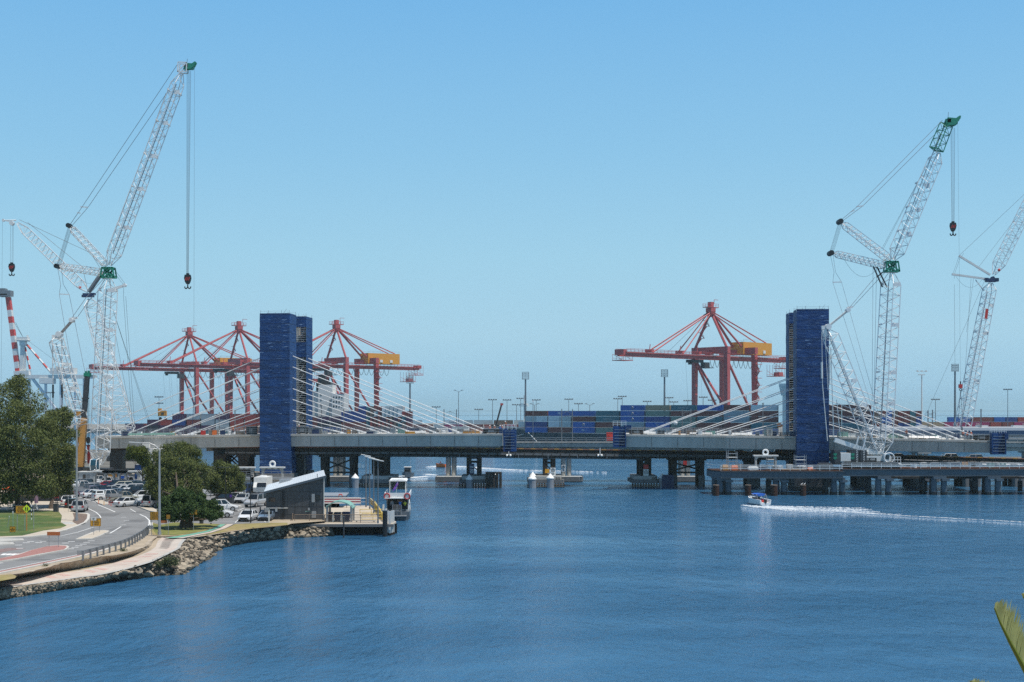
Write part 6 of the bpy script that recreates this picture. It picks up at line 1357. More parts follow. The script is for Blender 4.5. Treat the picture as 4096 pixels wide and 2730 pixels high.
def bent(px, w_=1.3, front=True, zt=3.4):
    for y, r in ((JY+1.2, .62), (JY+8.2, .62)):
        for d in (-w_, w_*.6):
            mb = MB(); mb.lathe((jx(px)+d, y, -2), [(r, 0), (r, zt+1.2), (r*.9, zt+1.3), (r*.9, zt+2)], 12); p = part('pile', mb, M['bluesteel'], J)
            mb = MB(); mb.lathe((jx(px)+d, y, -2), [(r+.05, 1.2), (r+.05, 2.6)], 12); part('weed_band', mb, M['black'], p)
    mb = MB(); mb.box((jx(px)-.3, JY+4.7, zt), (2.6, 9, .55)); mb.box((jx(px)+w_*.6, JY+.5, zt-.4), (1.5, 1.2, .5)); part('crosshead', mb, M['bluesteel'], J)
for px in (2905, 3128, 3362): bent(px, 1.05, zt=3.2)
for px in (3545, 3768, 3985, 4210): bent(px, zt=3.5)
mb = MB()
for (xa, xb, y, zd) in ((x0, x1, JY+.1, 4.95), (x1, x2, JY+.9, 5.35)):
    for h in (.4, .75, 1.1): mb.beam((xa, y, zd+h), (xb, y, zd+h), .085)
    x = xa
    while x < xb: mb.beam((x, y, zd), (x, y, zd+1.15), .07); x += 2.
for h in (.5, 1.1): mb.beam((x0, JY+.1, 4.95+h), (x0-1.4, JY+3, 4.95+h), .05); mb.beam((x0-1.4, JY+3, 4.95+h), (x0-1.4, JY+9.4, 4.95+h), .05)
part('railing', mb, M['white'], J)
mb = MB()
for a, b, h in ((3400, 3640, .5), (3640, 3900, .55), (3900, 4300, .5)): mb.box((jx((a+b)/2), JY+.98, 5.35+h), (jx(b)-jx(a)-1, .05, .16))
part('toe_board', mb, M['white'], J)
for px, r, lab in ((2864, .62, 'rusty open pile at the left corner of the work jetty'), (2992, .62, 'rusty open pile second from the left before the jetty'), (3096, .72, 'wide rusty pile between two grey jetty bents'), (3212, .62, 'rusty pile with two white birds on top')):
    t = thing('rusty_pile', lab, 'pile', (jx(px, 254), 253.2, 0), 'rusty piles before the jetty'); mb = MB(); mb.lathe((jx(px, 253.2), 253.2, -2), [(r, 0), (r, 4.1)], 14); part('shaft', mb, M['rust'], t); mb = MB(); mb.lathe((jx(px, 253.2), 253.2, 2.08), [(r*1.04, 0), (r*1.04, .1)], 14); part('rim', mb, M['wood'], t)
for k, d in enumerate((-.25, .3)):
    c = Vector((jx(3212, 253.2)+d, 253.1, 2.18)); mb = MB()
    mb.loft([[c+Vector((x, r*math.cos(a), z+r*math.sin(a))) for a in np.linspace(0, 5.4, 7)] for x, z, r in ((-.22, .12, .02), (-.1, .16, .09), (.05, .22, .1), (.12, .32, .06), (.16, .4, .055), (.22, .4, .015))]); mb.beam(c+Vector((0, -.03, 0)), c+Vector((0, -.03, .12)), .02); mb.beam(c+Vector((0, .03, 0)), c+Vector((0, .03, .12)), .02)
    solo('bird', mb, M['white'], 'white seabird perched '+('left' if k == 0 else 'right')+' on the rusty pile', 'bird', 'birds on the rusty pile')
def rack(p, w_, d_, h, lev, label, m='galv'):
    t = thing('scaffold_tower', label, 'scaffold', p, 'small scaffolds of the works'); mb = MB()
    for a in (-.5, .5):
        for b in (-.5, .5): mb.beam(p+Vector((a*w_, b*d_, 0)), p+Vector((a*w_, b*d_, h+.4)), .08)
    part('standard', mb, M[m], t); mb = MB()
    for k in range(1, lev+1):
        z = h*k/lev
        for b in (-.5, .5): mb.beam(p+Vector((-.5*w_, b*d_, z)), p+Vector((.5*w_, b*d_, z)), .09)
        for a in (-.5, .5): mb.beam(p+Vector((a*w_, -.5*d_, z)), p+Vector((a*w_, .5*d_, z)), .06)
    part('ledger', mb, M[m], t); mb = MB()
    for k in range(1, lev+1, 2): mb.box(p+Vector((0, 0, h*k/lev+.05)), (w_, d_, .06))
    part('plank', mb, M['offw'], t)
zJ = 4.95
for i, px in enumerate([2900+i*29+rg.uniform(-8, 8) for i in range(16)]+[3660+i*46+rg.uniform(-12, 12) for i in range(10)]):
    k, c = rg.choice((0, 2, 3, 1)), rg.randrange(10); load(Vector((jx(px, JY+4), JY+rg.uniform(3.6, 7.5), zJ if i < 16 else 5.35)), k, rg.uniform(.8, 2.), rg.uniform(.5, 1.2), LM[c], f'{LN[c]} {KN[k]} on the jetty deck, {ORD[i] if i < 20 else str(i+1)+"th"} load from the left', 'loads standing on the jetty', 0)
rack(Vector((jx(2952), JY+7, zJ)), 2., 1.6, 3.2, 4, 'silver scaffold tower at the left end of the work jetty'); rack(Vector((jx(3112), JY+7, zJ)), 1.6, 1.6, 2.6, 4, 'low silver scaffold right of the white portal frame on the jetty'); rack(Vector((jx(3214), JY+3, zJ)), 2.1, 1.6, 2.7, 4, 'silver scaffold standing before the foot of the right blue scaffold')
mb = MB()
for k in range(8): mb.beam((jx(2926), JY+6, zJ+.4*k), (jx(2933), JY+6, zJ+.4*k), .07)
for px in (2925, 2934): mb.beam((jx(px), JY+6, zJ), (jx(px), JY+6, zJ+4), .06)
solo('ladder', mb, M['galv'], 'upright ladder by the left scaffold tower of the jetty', 'ladder')
def portal(cx_, Y, zb, w_, h, label, ring=True, m='conc_l'):
    """precast formwork frame with rounded inner corners and a lifting ring on top"""
    t = thing('portal_frame', label, 'frame', (cx_, Y, zb), 'precast portal frames'); k = .42
    inner = [(-w_/2+k, 0), (-w_/2+k, h-k-.5), (-w_/2+k+.35, h-k-.1), (w_/2-k-.35, h-k-.1), (w_/2-k, h-k-.5), (w_/2-k, 0)]
    outer_ = [(w_/2-.1, 0), (w_/2-.1, h-.8), (w_/2+.15, h-.3), (w_/2+.15, h), (-w_/2-.15, h), (-w_/2-.15, h-.3), (-w_/2+.1, h-.8), (-w_/2+.1, 0)]
    mb = MB()
    def seg(poly): mb.extr([Vector((cx_+x, Y-.5, zb+z)) for x, z in poly], (0, 1., 0))
    seg([(-w_/2+.1, 0), (-w_/2+k, 0), (-w_/2+k, h-k-.5), (-w_/2+.1, h-k-.5)]); seg([(w_/2-k, 0), (w_/2-.1, 0), (w_/2-.1, h-k-.5), (w_/2-k, h-k-.5)])
    seg([(-w_/2+.1, h-k-.5), (-w_/2+k, h-k-.5), (-w_/2+k+.35, h-k-.1), (w_/2-k-.35, h-k-.1), (w_/2-k, h-k-.5), (w_/2-.1, h-k-.5), (w_/2-.1, h-.3), (-w_/2+.1, h-.3)])
    part('frame', mb, M[m], t); mb = MB(); mb.box((cx_, Y, zb+h-.14), (w_+.5, 1.3, .26)); part('top_flange', mb, M['offw'], t)
    for i in range(-1, 2):
        mb = MB()
        for j in range(3): mb.box((cx_+i*w_*.28+j*.13, Y-.66, zb+h-.34), (.135, .05, .16))
        part('slot_mark', mb, M['black'], t)
    if ring:
        mb = MB(); mb.torus((cx_, Y, zb+h+.55), .5, .19, 'Y', 16, 6); mb.box((cx_, Y, zb+h+.1), (1.1, .4, .3)); part('lifting_ring', mb, M['white'], t)
portal(jx(3082), JY+5, zJ, 4.6, 3.0, 'white portal frame with a ring on top standing on the jetty')
for px, w_, h, m, lab in ((2908, 1.2, 1.1, 'amber', 'orange equipment at the left corner of the jetty deck'), (2945, 1.3, 1.0, 'orange', 'orange frame beside the left scaffold of the jetty'), (3020, 2., .8, 'offw', 'white tarpaulin covered heap on the jetty'), (3180, 4.4, .25, 'wood', 'long planks stacked on the jetty below the right scaffold'), (3310, 3.2, 1.5, 'steel_d', 'dark pallet stack on the jetty left of the crawler crane'), (3250, 1., .5, 'orange', 'small orange item on the jetty planks')):
    p = Vector((jx(px), JY+2.2, zJ)); t = thing('site_equipment', lab, 'equipment', p, 'equipment on the jetty'); mb = MB()
    mb.loft([[p+Vector((a*w_*s_/2, b*s_*.6, z)) for a, b in ((-1, -1), (1, -1), (1, 1), (-1, 1))] for s_, z in ((1, 0), (1.02, h*.6), (.8, h))]); part('load', mb, M[m], t); mb = MB()
    for a in (-.4, .4): mb.box(p+Vector((a*w_, 0, .04)), (.14, 1.3, .1))
    part('bearer', mb, M['wood'], t)
for px, lab, w_ in ((3628, 'white site cabin with a blue stripe on the jetty right of the crane', 6), (3760, 'low white site cabin farther right on the jetty', 6), (3930, 'grey roofed site cabin behind the jetty rails', 4), (4040, 'white tank box at the right end of the jetty', 4.4)):
    p = Vector((jx(px, 268), 268, 3.2)); t = thing('site_cabin', lab, 'cabin', p, 'cabins behind the jetty'); mb = MB(); mb.box(p+Vector((0, 0, 1.2)), (w_, 2.4, 2.4)); part('wall', mb, M['offw'], t); mb = MB(); mb.box(p+Vector((0, 0, 2.46)), (w_+.3, 2.7, .14)); part('roof', mb, M['white'], t); mb = MB()
    for a in (-.28, .2): mb.box(p+Vector((a*w_, -1.22, 1.4)), (w_*.2, .06, .8))
    part('window', mb, M['glass'], t)
mb = MB(); mb.box((jx(4030, 266), 268, 2.9), (jx(4500, 266)-jx(3570, 266), 3, .4)); 
for px in range(3700, 4300, 190): mb.tube((jx(px, 268), 268, -2), (jx(px, 268), 268, 2.2), .5, n=9)
solo('inner_staging', mb, M['steel_d'], 'dark steel staging carrying the white cabins behind the jetty', 'staging')

# ================================================ vehicles
CARP = {}
def paint(nm, c): return mat('paint_'+nm, c, .3, .1, var=.02, coat=.6)
PAINT = dict(white=(.78, .78, .77), silver=(.42, .43, .44), grey=(.16, .17, .18), black=(.012, .012, .014), navy=(.015, .03, .075), red=(.32, .01, .02), cream=(.7, .66, .52), green=(.03, .05, .045), khaki=(.35, .34, .28), bluegrey=(.14, .19, .25), mauve=(.25, .24, .32))
SPEC = {  # length, width, height, floor, bonnet height, cabin foot front/back, roof front/back (from the front), wheel radius, deck
 'sedan': (4.7, 1.8, 1.43, .2, .92, 1.15, 4.05, 1.95, 3.35, .32, None), 'hatch': (4.2, 1.78, 1.48, .2, .95, .95, 4.15, 1.75, 3.6, .32, None), 'suv': (4.65, 1.86, 1.7, .25, 1.05, 1.1, 4.55, 1.85, 4.2, .36, None),
 'ute': (5.3, 1.88, 1.8, .32, 1.12, 1.25, 3.55, 1.95, 3.25, .39, 'tub'), 'tray': (5.2, 1.85, 1.8, .32, 1.1, 1.2, 3.1, 1.9, 2.9, .39, 'tray'), 'canopy': (5.3, 1.88, 1.82, .32, 1.12, 1.25, 3.55, 1.95, 3.3, .39, 'canopy'),
 'wagon4': (4.9, 1.85, 2.0, .35, 1.2, 1.25, 4.85, 1.75, 4.7, .4, None), 'sports': (4.4, 1.85, 1.2, .16, .82, 1.4, 3.9, 2.2, 2.95, .33, None), 'van': (5.0, 1.9, 2.0, .25, 1.15, .6, 4.95, 1.4, 4.75, .34, None)}
def car_proto(kind, col):
    if (kind, col) in CARP: return CARP[(kind, col)]
    L, W, H, zb, zs, c0, c1, r0, r1, wr, deck = SPEC[kind]; w2 = W/2; X = lambda s: L/2-s
    t = thing({'tub': 'pickup', 'tray': 'pickup', 'canopy': 'pickup'}.get(deck, 'parked_car'), '', '', (0, 0, -50), None, False)
    st = [(0, .84, .3, .62), (.12, .93, .08, .74), (.5, 1, 0, .84), (c0, 1, 0, 1.), (c1, 1, 0, 1.02), (L-.35, .99, 0, .98 if deck is None else 1.), (L-.08, .95, .05, .95), (L, .9, .2, .86)]
    mb = MB(); mb.loft([[(X(s), y*w2*wf, z) for y, z in ((-.9, zb+lift), (-1, zb+.25), (-1, zs*zf*.82), (-.93, zs*zf), (.93, zs*zf), (1, zs*zf*.82), (1, zb+.25), (.9, zb+lift))] for s, wf, lift, zf in st])
    # roof and pillars in body colour
    tb = .8; mb.loft([[(X(s), y*w2*tb, z) for y, z in ((-.98, H-.06), (-.85, H), (.85, H), (.98, H-.06))] for s in (r0+.02, (r0+r1)/2, r1-.02)])
    for a, b in ((c0, r0), (c1, r1), ((c0+c1)/2, (r0+r1)/2)):
        for y in (-1, 1): mb.beam((X(a), y*w2*.945, zs*.98), (X(b), y*w2*tb, H-.02), .09, .07)
    if deck in ('tub', 'canopy'): 
        for y in (-1, 1): mb.box((X((c1+L)/2+.05), y*w2*.95, zs+.03), (L-c1-.25, .08, .12))
        mb.box((X(L-.06), 0, zs+.03), (.08, W*.93, .12))
    part('body', mb, paint(col, PAINT[col]), t)
    mb = MB(); mb.loft([[(X(c0+.04), y*w2*.93, zs*.97) for y in (-1, 1)]+[(X(c1-.04), y*w2*.93, zs*.97) for y in (1, -1)], [(X(r0), y*w2*tb*.99, H-.03) for y in (-1, 1)]+[(X(r1), y*w2*tb*.99, H-.03) for y in (1, -1)]]); part('window', mb, M['glass'], t)
    for s in (.85, L-.95):
        for y in (-1, 1):
            mb = MB(); mb.tube((X(s), y*(w2-.2), wr), (X(s), y*(w2+.02), wr), wr, n=12); mb.m(1).tube((X(s), y*(w2+.0), wr), (X(s), y*(w2+.035), wr), wr*.62, n=8); part('wheel', mb, [M['rubber'], M['chrome']], t)
    for y in (-1, 1):
        mb = MB(); mb.box((X(.1), y*w2*.7, zs*.66), (.16, .36, .16)); part('headlight', mb, M['head'], t)
        mb = MB(); mb.box((X(L-.03), y*w2*.78, zs*.8), (.1, .28, .26)); part('tail_light', mb, M['tail'], t)
        mb = MB(); mb.box((X(c0+.35), y*(w2+.1), zs+.08), (.12, .2, .15)); part('wing_mirror', mb, paint(col, PAINT[col]), t)
    mb = MB(); mb.box((X(.02), 0, zs*.56), (.08, W*.55, .18)); mb.box((X(.03), 0, zb+.18), (.08, W*.7, .16)); part('grille', mb, M['black'], t)
    mb = MB(); mb.box((X(L-.0), 0, zs*.62), (.04, .42, .14)); part('number_plate', mb, M['white'], t)
    if deck == 'canopy':
        mb = MB(); mb.loft([[(X(c1+.1), y*w2*.92, zs+.08) for y in (-1, 1)]+[(X(L-.12), y*w2*.92, zs+.08) for y in (1, -1)], [(X(c1+.1), y*w2*.8, H-.02) for y in (-1, 1)]+[(X(L-.3), y*w2*.8, H-.06) for y in (1, -1)]]); cn = part('canopy', mb, paint('white' if col != 'khaki' else 'black', PAINT['white']), t)
        mb = MB()
        for y in (-1, 1): mb.box((X((c1+L)/2), y*w2*.885, zs+.4), (L-c1-.7, .04, .3))
        mb.box((X(L-.17), 0, zs+.4), (.1, W*.66, .32)); part('canopy_window', mb, M['glass'], cn)
    if deck == 'tray':
        mb = MB(); mb.box((X((c1+L)/2+.1), 0, zs-.05), (L-c1-.05, W+.06, .12)); 
        for y in (-1, 1): mb.box((X((c1+L)/2+.1), y*(w2), zs+.16), (L-c1-.1, .05, .32))
        mb.box((X(L), 0, zs+.16), (.05, W, .32)); part('tray', mb, M['galv'], t); mb = MB()
        for y in (-1, -.35, .35, 1): mb.beam((X(c1+.1), y*w2*.9, zs), (X(c1+.1), y*w2*.9, H+.05), .06)
        mb.beam((X(c1+.1), -w2*.9, H+.05), (X(c1+.1), w2*.9, H+.05), .06); mb.beam((X(c1+.1), -w2*.9, zs+.4), (X(c1+.1), w2*.9, zs+.4), .05); part('headboard', mb, M['galv'], t)
    if kind == 'wagon4':
        mb = MB()
        for s in (2., 3.2, 4.4): mb.box((X(s), 0, H+.09), (.06, W*.85, .06))
        for y in (-1, 1): mb.box((X(3.2), y*w2*.75, H+.14), (2.8, .05, .05))
        part('roof_rack', mb, M['steel_d'], t); mb = MB(); mb.box((X(-.12), 0, .62), (.14, W*.9, .2)); part('bull_bar', mb, M['chrome'], t)
    CARP[(kind, col)] = t; t['used'] = 0; return t
def car(px, py, deg, kind, col, label, cat='car', z=ZR+.015, group='cars in the car park', pos=None):
    t = car_proto(kind, col); p = pos or G(px, py, z)
    if not t['used']: t['used'] = 1; r_ = t; r_.location = p; r_.rotation_euler = (0, 0, R(deg))
    else: r_ = dup(t, p, R(deg))
    r_['label'] = label; r_['category'] = cat; r_['group'] = group; return r_
car(510, 2026, 58, 'sedan', 'white', 'white sedan turning on the road at the car park entry')
car(320, 2046, 100, 'suv', 'silver', 'silver white hatchback with a bright rear window parked behind the street lamp', group='cars parked along the kerb')
car(289, 2032, 102, 'hatch', 'black', 'black car parked just ahead of the silver hatchback', group='cars parked along the kerb')
car(272, 2019, 103, 'sedan', 'white', 'white sedan third in the kerb row, ahead of the black car', group='cars parked along the kerb')
car(257, 2003, 104, 'suv', 'white', 'white station wagon farthest up the kerb row', group='cars parked along the kerb')
car(232, 1992, 100, 'wagon4', 'silver', 'silver four wheel drive under the tree at the head of the kerb row', group='cars parked along the kerb')
H1 = 48
for px, py, d, k, c, lab in ((326, 1962, H1, 'canopy', 'white', 'white pickup with roofed tub beside the grey site hut'), (335, 1976, H1, 'tray', 'grey', 'dark grey pickup second in the front row from the hut'), (358, 1985, H1, 'tray', 'mauve', 'grey violet tray pickup in the front row'), (376, 1991, H1, 'sedan', 'white', 'white sedan backing on the road between two pickups'), (432, 2002, 42, 'canopy', 'white', 'large white dual cab pickup with a dark canopy at the lot corner'), (492, 2009, 42, 'tray', 'khaki', 'khaki tray pickup beside the turning white sedan'),
 (400, 1938, 188, 'canopy', 'white', 'white pickup with a long canopy in the back row'), (432, 1944, 188, 'ute', 'white', 'second white pickup of the back row, nearer the fence'), (462, 1955, 200, 'suv', 'navy', 'dark navy wagon behind the cream one'), (484, 1962, 200, 'suv', 'cream', 'cream wagon in the middle of the lot'), (470, 1969, 200, 'hatch', 'white', 'small white hatchback between the cream wagon and the pickups'), (498, 1972, 200, 'sedan', 'white', 'low white sedan right of the small hatchback'), (528, 1973, 200, 'suv', 'white', 'white wagon with dark roof rails in the right of the lot'), (545, 1982, 200, 'suv', 'black', 'black wagon in the middle right of the lot'), (572, 1972, 200, 'sedan', 'grey', 'grey sedan behind the black wagon'), (580, 1986, 205, 'hatch', 'navy', 'navy hatchback near the eucalypt trunk'), (570, 2003, 205, 'suv', 'white', 'white wagon with black wheels facing the road'), (604, 2014, 205, 'suv', 'white', 'white wagon nearest the kerb island by the lamp post'), (628, 2030, 62, 'wagon4', 'silver', 'silver four wheel drive with its rear door open behind the lamp post'), (520, 1958, 200, 'suv', 'silver', 'silver wagon far right of the back rows'), (556, 1962, 200, 'suv', 'green', 'dark green wagon near the orange barriers'), (505, 1990, 42, 'sedan', 'black', 'black sedan between the tray pickup and the wagons'), (350, 1950, 48, 'suv', 'grey', 'grey wagon behind the white pickup by the hut'), (378, 1964, 48, 'hatch', 'silver', 'silver hatchback in the second row from the hut'), (402, 1978, 46, 'suv', 'navy', 'navy wagon behind the white sedan near the road'), (440, 1975, 200, 'sedan', 'silver', 'silver sedan in the middle aisle of the lot'), (585, 1950, 200, 'suv', 'white', 'white wagon at the far right end of the back rows'), (425, 1955, 200, 'hatch', 'red', 'small red hatchback in the back rows'), (520, 1943, 190, 'ute', 'silver', 'silver pickup before the orange barriers'), (456, 1988, 200, 'hatch', 'bluegrey', 'blue grey hatchback behind the large dual cab pickup')):
    car(px, py, d, k, c, lab, 'pickup' if k in ('canopy', 'tray', 'ute') else 'car')
for px, py, d, k, c, lab in ((894, 1982, 195, 'suv', 'red', 'red hatchback wagon under the right hand tree'), (922, 2004, 262, 'sedan', 'white', 'white sedan left of the other white one beyond the path pillar'), (948, 2006, 258, 'hatch', 'white', 'white hatchback between a white sedan and the silver grey one'), (971, 2012, 262, 'hatch', 'silver', 'silver grey hatchback facing the camera by the kerb strip'), (984, 1978, 262, 'van', 'navy', 'dark navy people mover at the back of the middle lot'), (1025, 2027, 252, 'wagon4', 'silver', 'silver square four wheel drive coming down the lane beside the building'), (994, 2083, 265, 'sedan', 'white', 'old white sedan parked nose to the grass beside a black lamp post'), (1069, 2080, 268, 'sports', 'bluegrey', 'blue grey sports coupe parked nose to the grass by the building'), (800, 2078, 8, 'sedan', 'green', 'dark green sedan under the low fig tree'), (858, 2071, 10, 'ute', 'white', 'white pickup behind the dark green sedan'), (882, 2046, 12, 'ute', 'white', 'white pickup whose tail sticks out right of the fig tree'), (893, 2012, 190, 'hatch', 'black', 'black hatchback behind the bare branches of the fig tree'), (842, 1984, 200, 'wagon4', 'white', 'white four wheel drive with a roof rack behind the fig tree'), (790, 1966, 200, 'sedan', 'white', 'white sedan half hidden behind the eucalypts'), (715, 2052, 8, 'suv', 'silver', 'silver wagon in the shade behind the fig trunk')):
    car(px, py, d, k, c, lab, 'pickup' if k == 'ute' else 'car', group='cars in the middle lot')
for px, k, c, d, lab in ((2018, 'ute', 'white', 180, 'white pickup driving on the old bridge under the left tip platform'), (3035, 'sedan', 'white', 0, 'white sedan on the old bridge left of the jetty side scaffold'), (3072, 'hatch', 'white', 0, 'second white car on the old bridge left of the jetty side scaffold'), (2965, 'sedan', 'red', 0, 'red sedan on the old bridge above the jetty scaffold tower'), (3140, 'suv', 'red', 0, 'red wagon on the old bridge close to the blue scaffold'), (3800, 'suv', 'white', 180, 'white car on the old bridge right of the crane'), (3900, 'suv', 'silver', 180, 'silver car on the old bridge near the right tip platform'), (3595, 'sedan', 'silver', 180, 'silver car on the old bridge behind the crane cab')):
    car(0, 0, d, k, c, lab, group='cars on the old bridge', pos=Vector((ox(px), OY+1.9, oz(px)-1.05)))
p = G(1052, 1975, ZR); t = thing('motorhome', 'white motorhome with a dark windscreen behind the dark clad building', 'motorhome', p); mb = MB(); mb.loft([[p+Vector((x, y, z)) for y, z in ((-3.2, .5), (-3.3, 1.3), (-2.6, 2.2), (-2.5, 3.1), (3, 3.1), (3, .5))] for x in (-1.15, 1.15)]); part('body', mb, M['offw'], t); mb = MB(); mb.box(p+Vector((.35, -3.05, 1.75)), (1.6, .3, .8), rot=Matrix.Rotation(-.6, 3, 'X')); part('windscreen', mb, M['glass'], t); mb = MB()
for x in (-1, 1):
    for y in (-2.2, 1.8): mb.tube(p+Vector((x*1.0, y, .42)), p+Vector((x*1.17, y, .42)), .42, n=10)
part('wheel', mb, M['rubber'], t); mb = MB(); mb.box(p+Vector((0, .5, 3.2)), (1., 1.2, .22)); mb.box(p+Vector((-.2, -1.2, 3.18)), (.8, .7, .16)); part('roof_hatch', mb, M['white'], t)

# ================================================ people
def person_mesh(name, pose, top, legs):
    me = bpy.data.meshes.new(name); J_ = pose
    names = list(J_); idx = {n: i for i, n in enumerate(names)}
    E = [('pelvis', 'waist'), ('waist', 'chest'), ('chest', 'neck'), ('neck', 'head'), ('head', 'crown')]
    for s in 'LR': E += [('chest', 'sh'+s), ('sh'+s, 'el'+s), ('el'+s, 'wr'+s), ('wr'+s, 'ha'+s), ('pelvis', 'hip'+s), ('hip'+s, 'kn'+s), ('kn'+s, 'an'+s), ('an'+s, 'toe'+s)]
    me.from_pydata([J_[n] for n in names], [(idx[a], idx[b]) for a, b in E], [])
    o = bpy.data.objects.new(name, me); COL.objects.link(o); sk = o.modifiers.new('skin', 'SKIN'); rad = dict(pelvis=.15, waist=.13, chest=.16, neck=.055, head=.1, crown=.075)
    rl = dict(sh=.065, el=.048, wr=.036, ha=.045, hip=.1, kn=.065, an=.048, toe=.04)
    for n, i in idx.items():
        r_ = rad.get(n) or rl[n[:-1]]; me.skin_vertices[0].data[i].radius = (r_, r_*(.75 if n in ('pelvis', 'waist', 'chest') else 1)); me.skin_vertices[0].data[i].use_root = n == 'pelvis'
    sb = o.modifiers.new('sub', 'SUBSURF'); sb.levels = sb.render_levels = 1
    dg = bpy.context.evaluated_depsgraph_get(); m2 = bpy.data.meshes.new_from_object(o.evaluated_get(dg)); bpy.data.objects.remove(o)
    for m in (M['skin'], top, legs): m2.materials.append(m)
    zn, zw = J_['neck'][2]-.02, J_['pelvis'][2]+.02
    for p in m2.polygons:
        c = p.center; p.material_index = 2 if c.z < zw and abs(c.x) < .24 else (1 if c.z < zn and abs(c.x) < .3 else 0); p.use_smooth = True
        if c.z > zn-.06 and abs(c.x) > .17 and c.z < J_['crown'][2]: p.material_index = 0
    m2.name = name; return m2
def pose(arms='down', lean=0.):
    d = dict(pelvis=(0, 0, .95), waist=(0, .0-lean*.3, 1.1), chest=(0, -lean*.7, 1.33), neck=(0, -lean, 1.48), head=(0, -lean*1.05-.02, 1.6), crown=(0, -lean*1.1, 1.7))
    for s, k in (('L', 1), ('R', -1)):
        d['hip'+s] = (.09*k, 0, .9); d['kn'+s] = (.11*k, -.03-.05*k, .5); d['an'+s] = (.12*k, .02+.05*k, .08); d['toe'+s] = (.14*k, -.14+.05*k, .04); d['sh'+s] = (.18*k, -lean*.8, 1.4)
        if arms == 'up': d['el'+s] = (.34*k, -.04, 1.58); d['wr'+s] = (.26*k, -.06, 1.82); d['ha'+s] = (.24*k, -.06, 1.9)
        elif arms == 'work': d['el'+s] = (.24*k, -.08-lean*.8, 1.16); d['wr'+s] = (.16*k, -.3-lean*.8, 1.12); d['ha'+s] = (.13*k, -.38-lean*.8, 1.12)
        else: d['el'+s] = (.25*k, .02, 1.14); d['wr'+s] = (.25*k, -.05, .9); d['ha'+s] = (.24*k, -.08, .8)
    return d
VEST = mat('vest_orange', (.75, .16, .03), .7, var=.05); DENIM = mat('dark_trousers', (.02, .025, .045), .8, var=.1); BSH = mat('blue_shirt', (.04, .16, .5), .8, var=.06); GSH = mat('grey_shirt', (.35, .36, .38), .8, var=.06); YSH = mat('yellow_shirt', (.65, .6, .04), .8, var=.05); HAIR = mat('dark_hair', (.02, .015, .012), .7, var=.1)
PM = {}
def person(loc, rz, top, label, group=None, arms='down', helmet='white', lean=.05, tn='vest'):
    key = (tn, arms, lean)
    if key not in PM: PM[key] = person_mesh('person_body', pose(arms, lean), top, DENIM)
    t = thing('person', label, 'person', loc, group, False); t.rotation_euler = (0, 0, R(rz))
    b = link('body', PM[key], t); ORG[b.name] = Vector()
    mb = MB(); c = Vector((0, -lean*1.08-.015, 1.66))
    if helmet: mb.lathe(c, [(.15, 0), (.145, .06), (.11, .13), (.02, .16)], 10); mb.box(c+Vector((0, -.13, .01)), (.2, .12, .02)); part('helmet', mb, M[helmet], t, True)
    else: mb.lathe(c-Vector((0, -.015, .04)), [(.125, 0), (.13, .06), (.1, .12), (.02, .15)], 10); part('hair', mb, HAIR, t, True)
    mb = MB()                                            # face: eyes, nose, mouth
    f = Vector((0, -lean*1.05-.125, 1.6)); mb.box(f+Vector((-.035, 0, .025)), (.022, .02, .012)); mb.box(f+Vector((.035, 0, .025)), (.022, .02, .012)); mb.box(f+Vector((0, .005, -.05)), (.045, .02, .01)); part('face', mb, HAIR, b)
    if tn == 'vest':
        mb = MB()
        for z in (1.12, 1.26): mb.lathe((0, -lean*.5, z), [(.163, 0), (.163, .035)], 10)
        part('reflective_band', mb, M['offw'], t)
    return t
for i, (px, back, rz, h, lab) in enumerate(((1955, 1.8, 20, 0, 'worker in orange vest leftmost in the group at the left bridge tip'), (1974, 2.2, -30, 0, 'worker in orange vest second from the left at the left bridge tip'), (2004, 2.2, 160, 0, 'worker in orange vest beside the one in blue at the left bridge tip'), (2018, 2.4, -60, .9, 'worker in orange vest standing higher behind the white rail of the tip platform'), (1191, 1., 10, .3, 'worker in orange on the deck right of the bank side scaffold'), (924, 1.2, 30, .1, 'worker in orange bending under the stay cables left of the scaffold'), (3862, 2., 0, .2, 'worker in orange at the right bridge end, leftmost of three'), (3880, 2.2, 40, .1, 'worker in orange at the right bridge end, middle of three'), (3894, 2., -20, .1, 'worker in orange at the right bridge end, rightmost of three'), (3634, 2., 0, .2, 'worker in yellow helmet on the deck just right of the crane boom'))):
    person(on_deck(px, back, h), rz, VEST, lab, 'workers on the new bridge', ('work', 'down')[i % 2], helmet='yellow' if 'yellow' in lab else 'white')
person(on_deck(1996, 2., 0), 15, BSH, 'worker in blue shirt and white helmet at the left bridge tip', 'workers on the new bridge', 'work', tn='blue')
person(G(606, 2022, ZR+.15), 60, GSH, 'person in a grey shirt standing at the open rear door of a silver car', None, 'work', None, tn='grey')
person(P(376, 1882, 250)+Vector((0, 0, -1.6)), 40, VEST, 'worker in orange bending behind the grey site hut', None, 'work', 'white', .3, tn='vest')

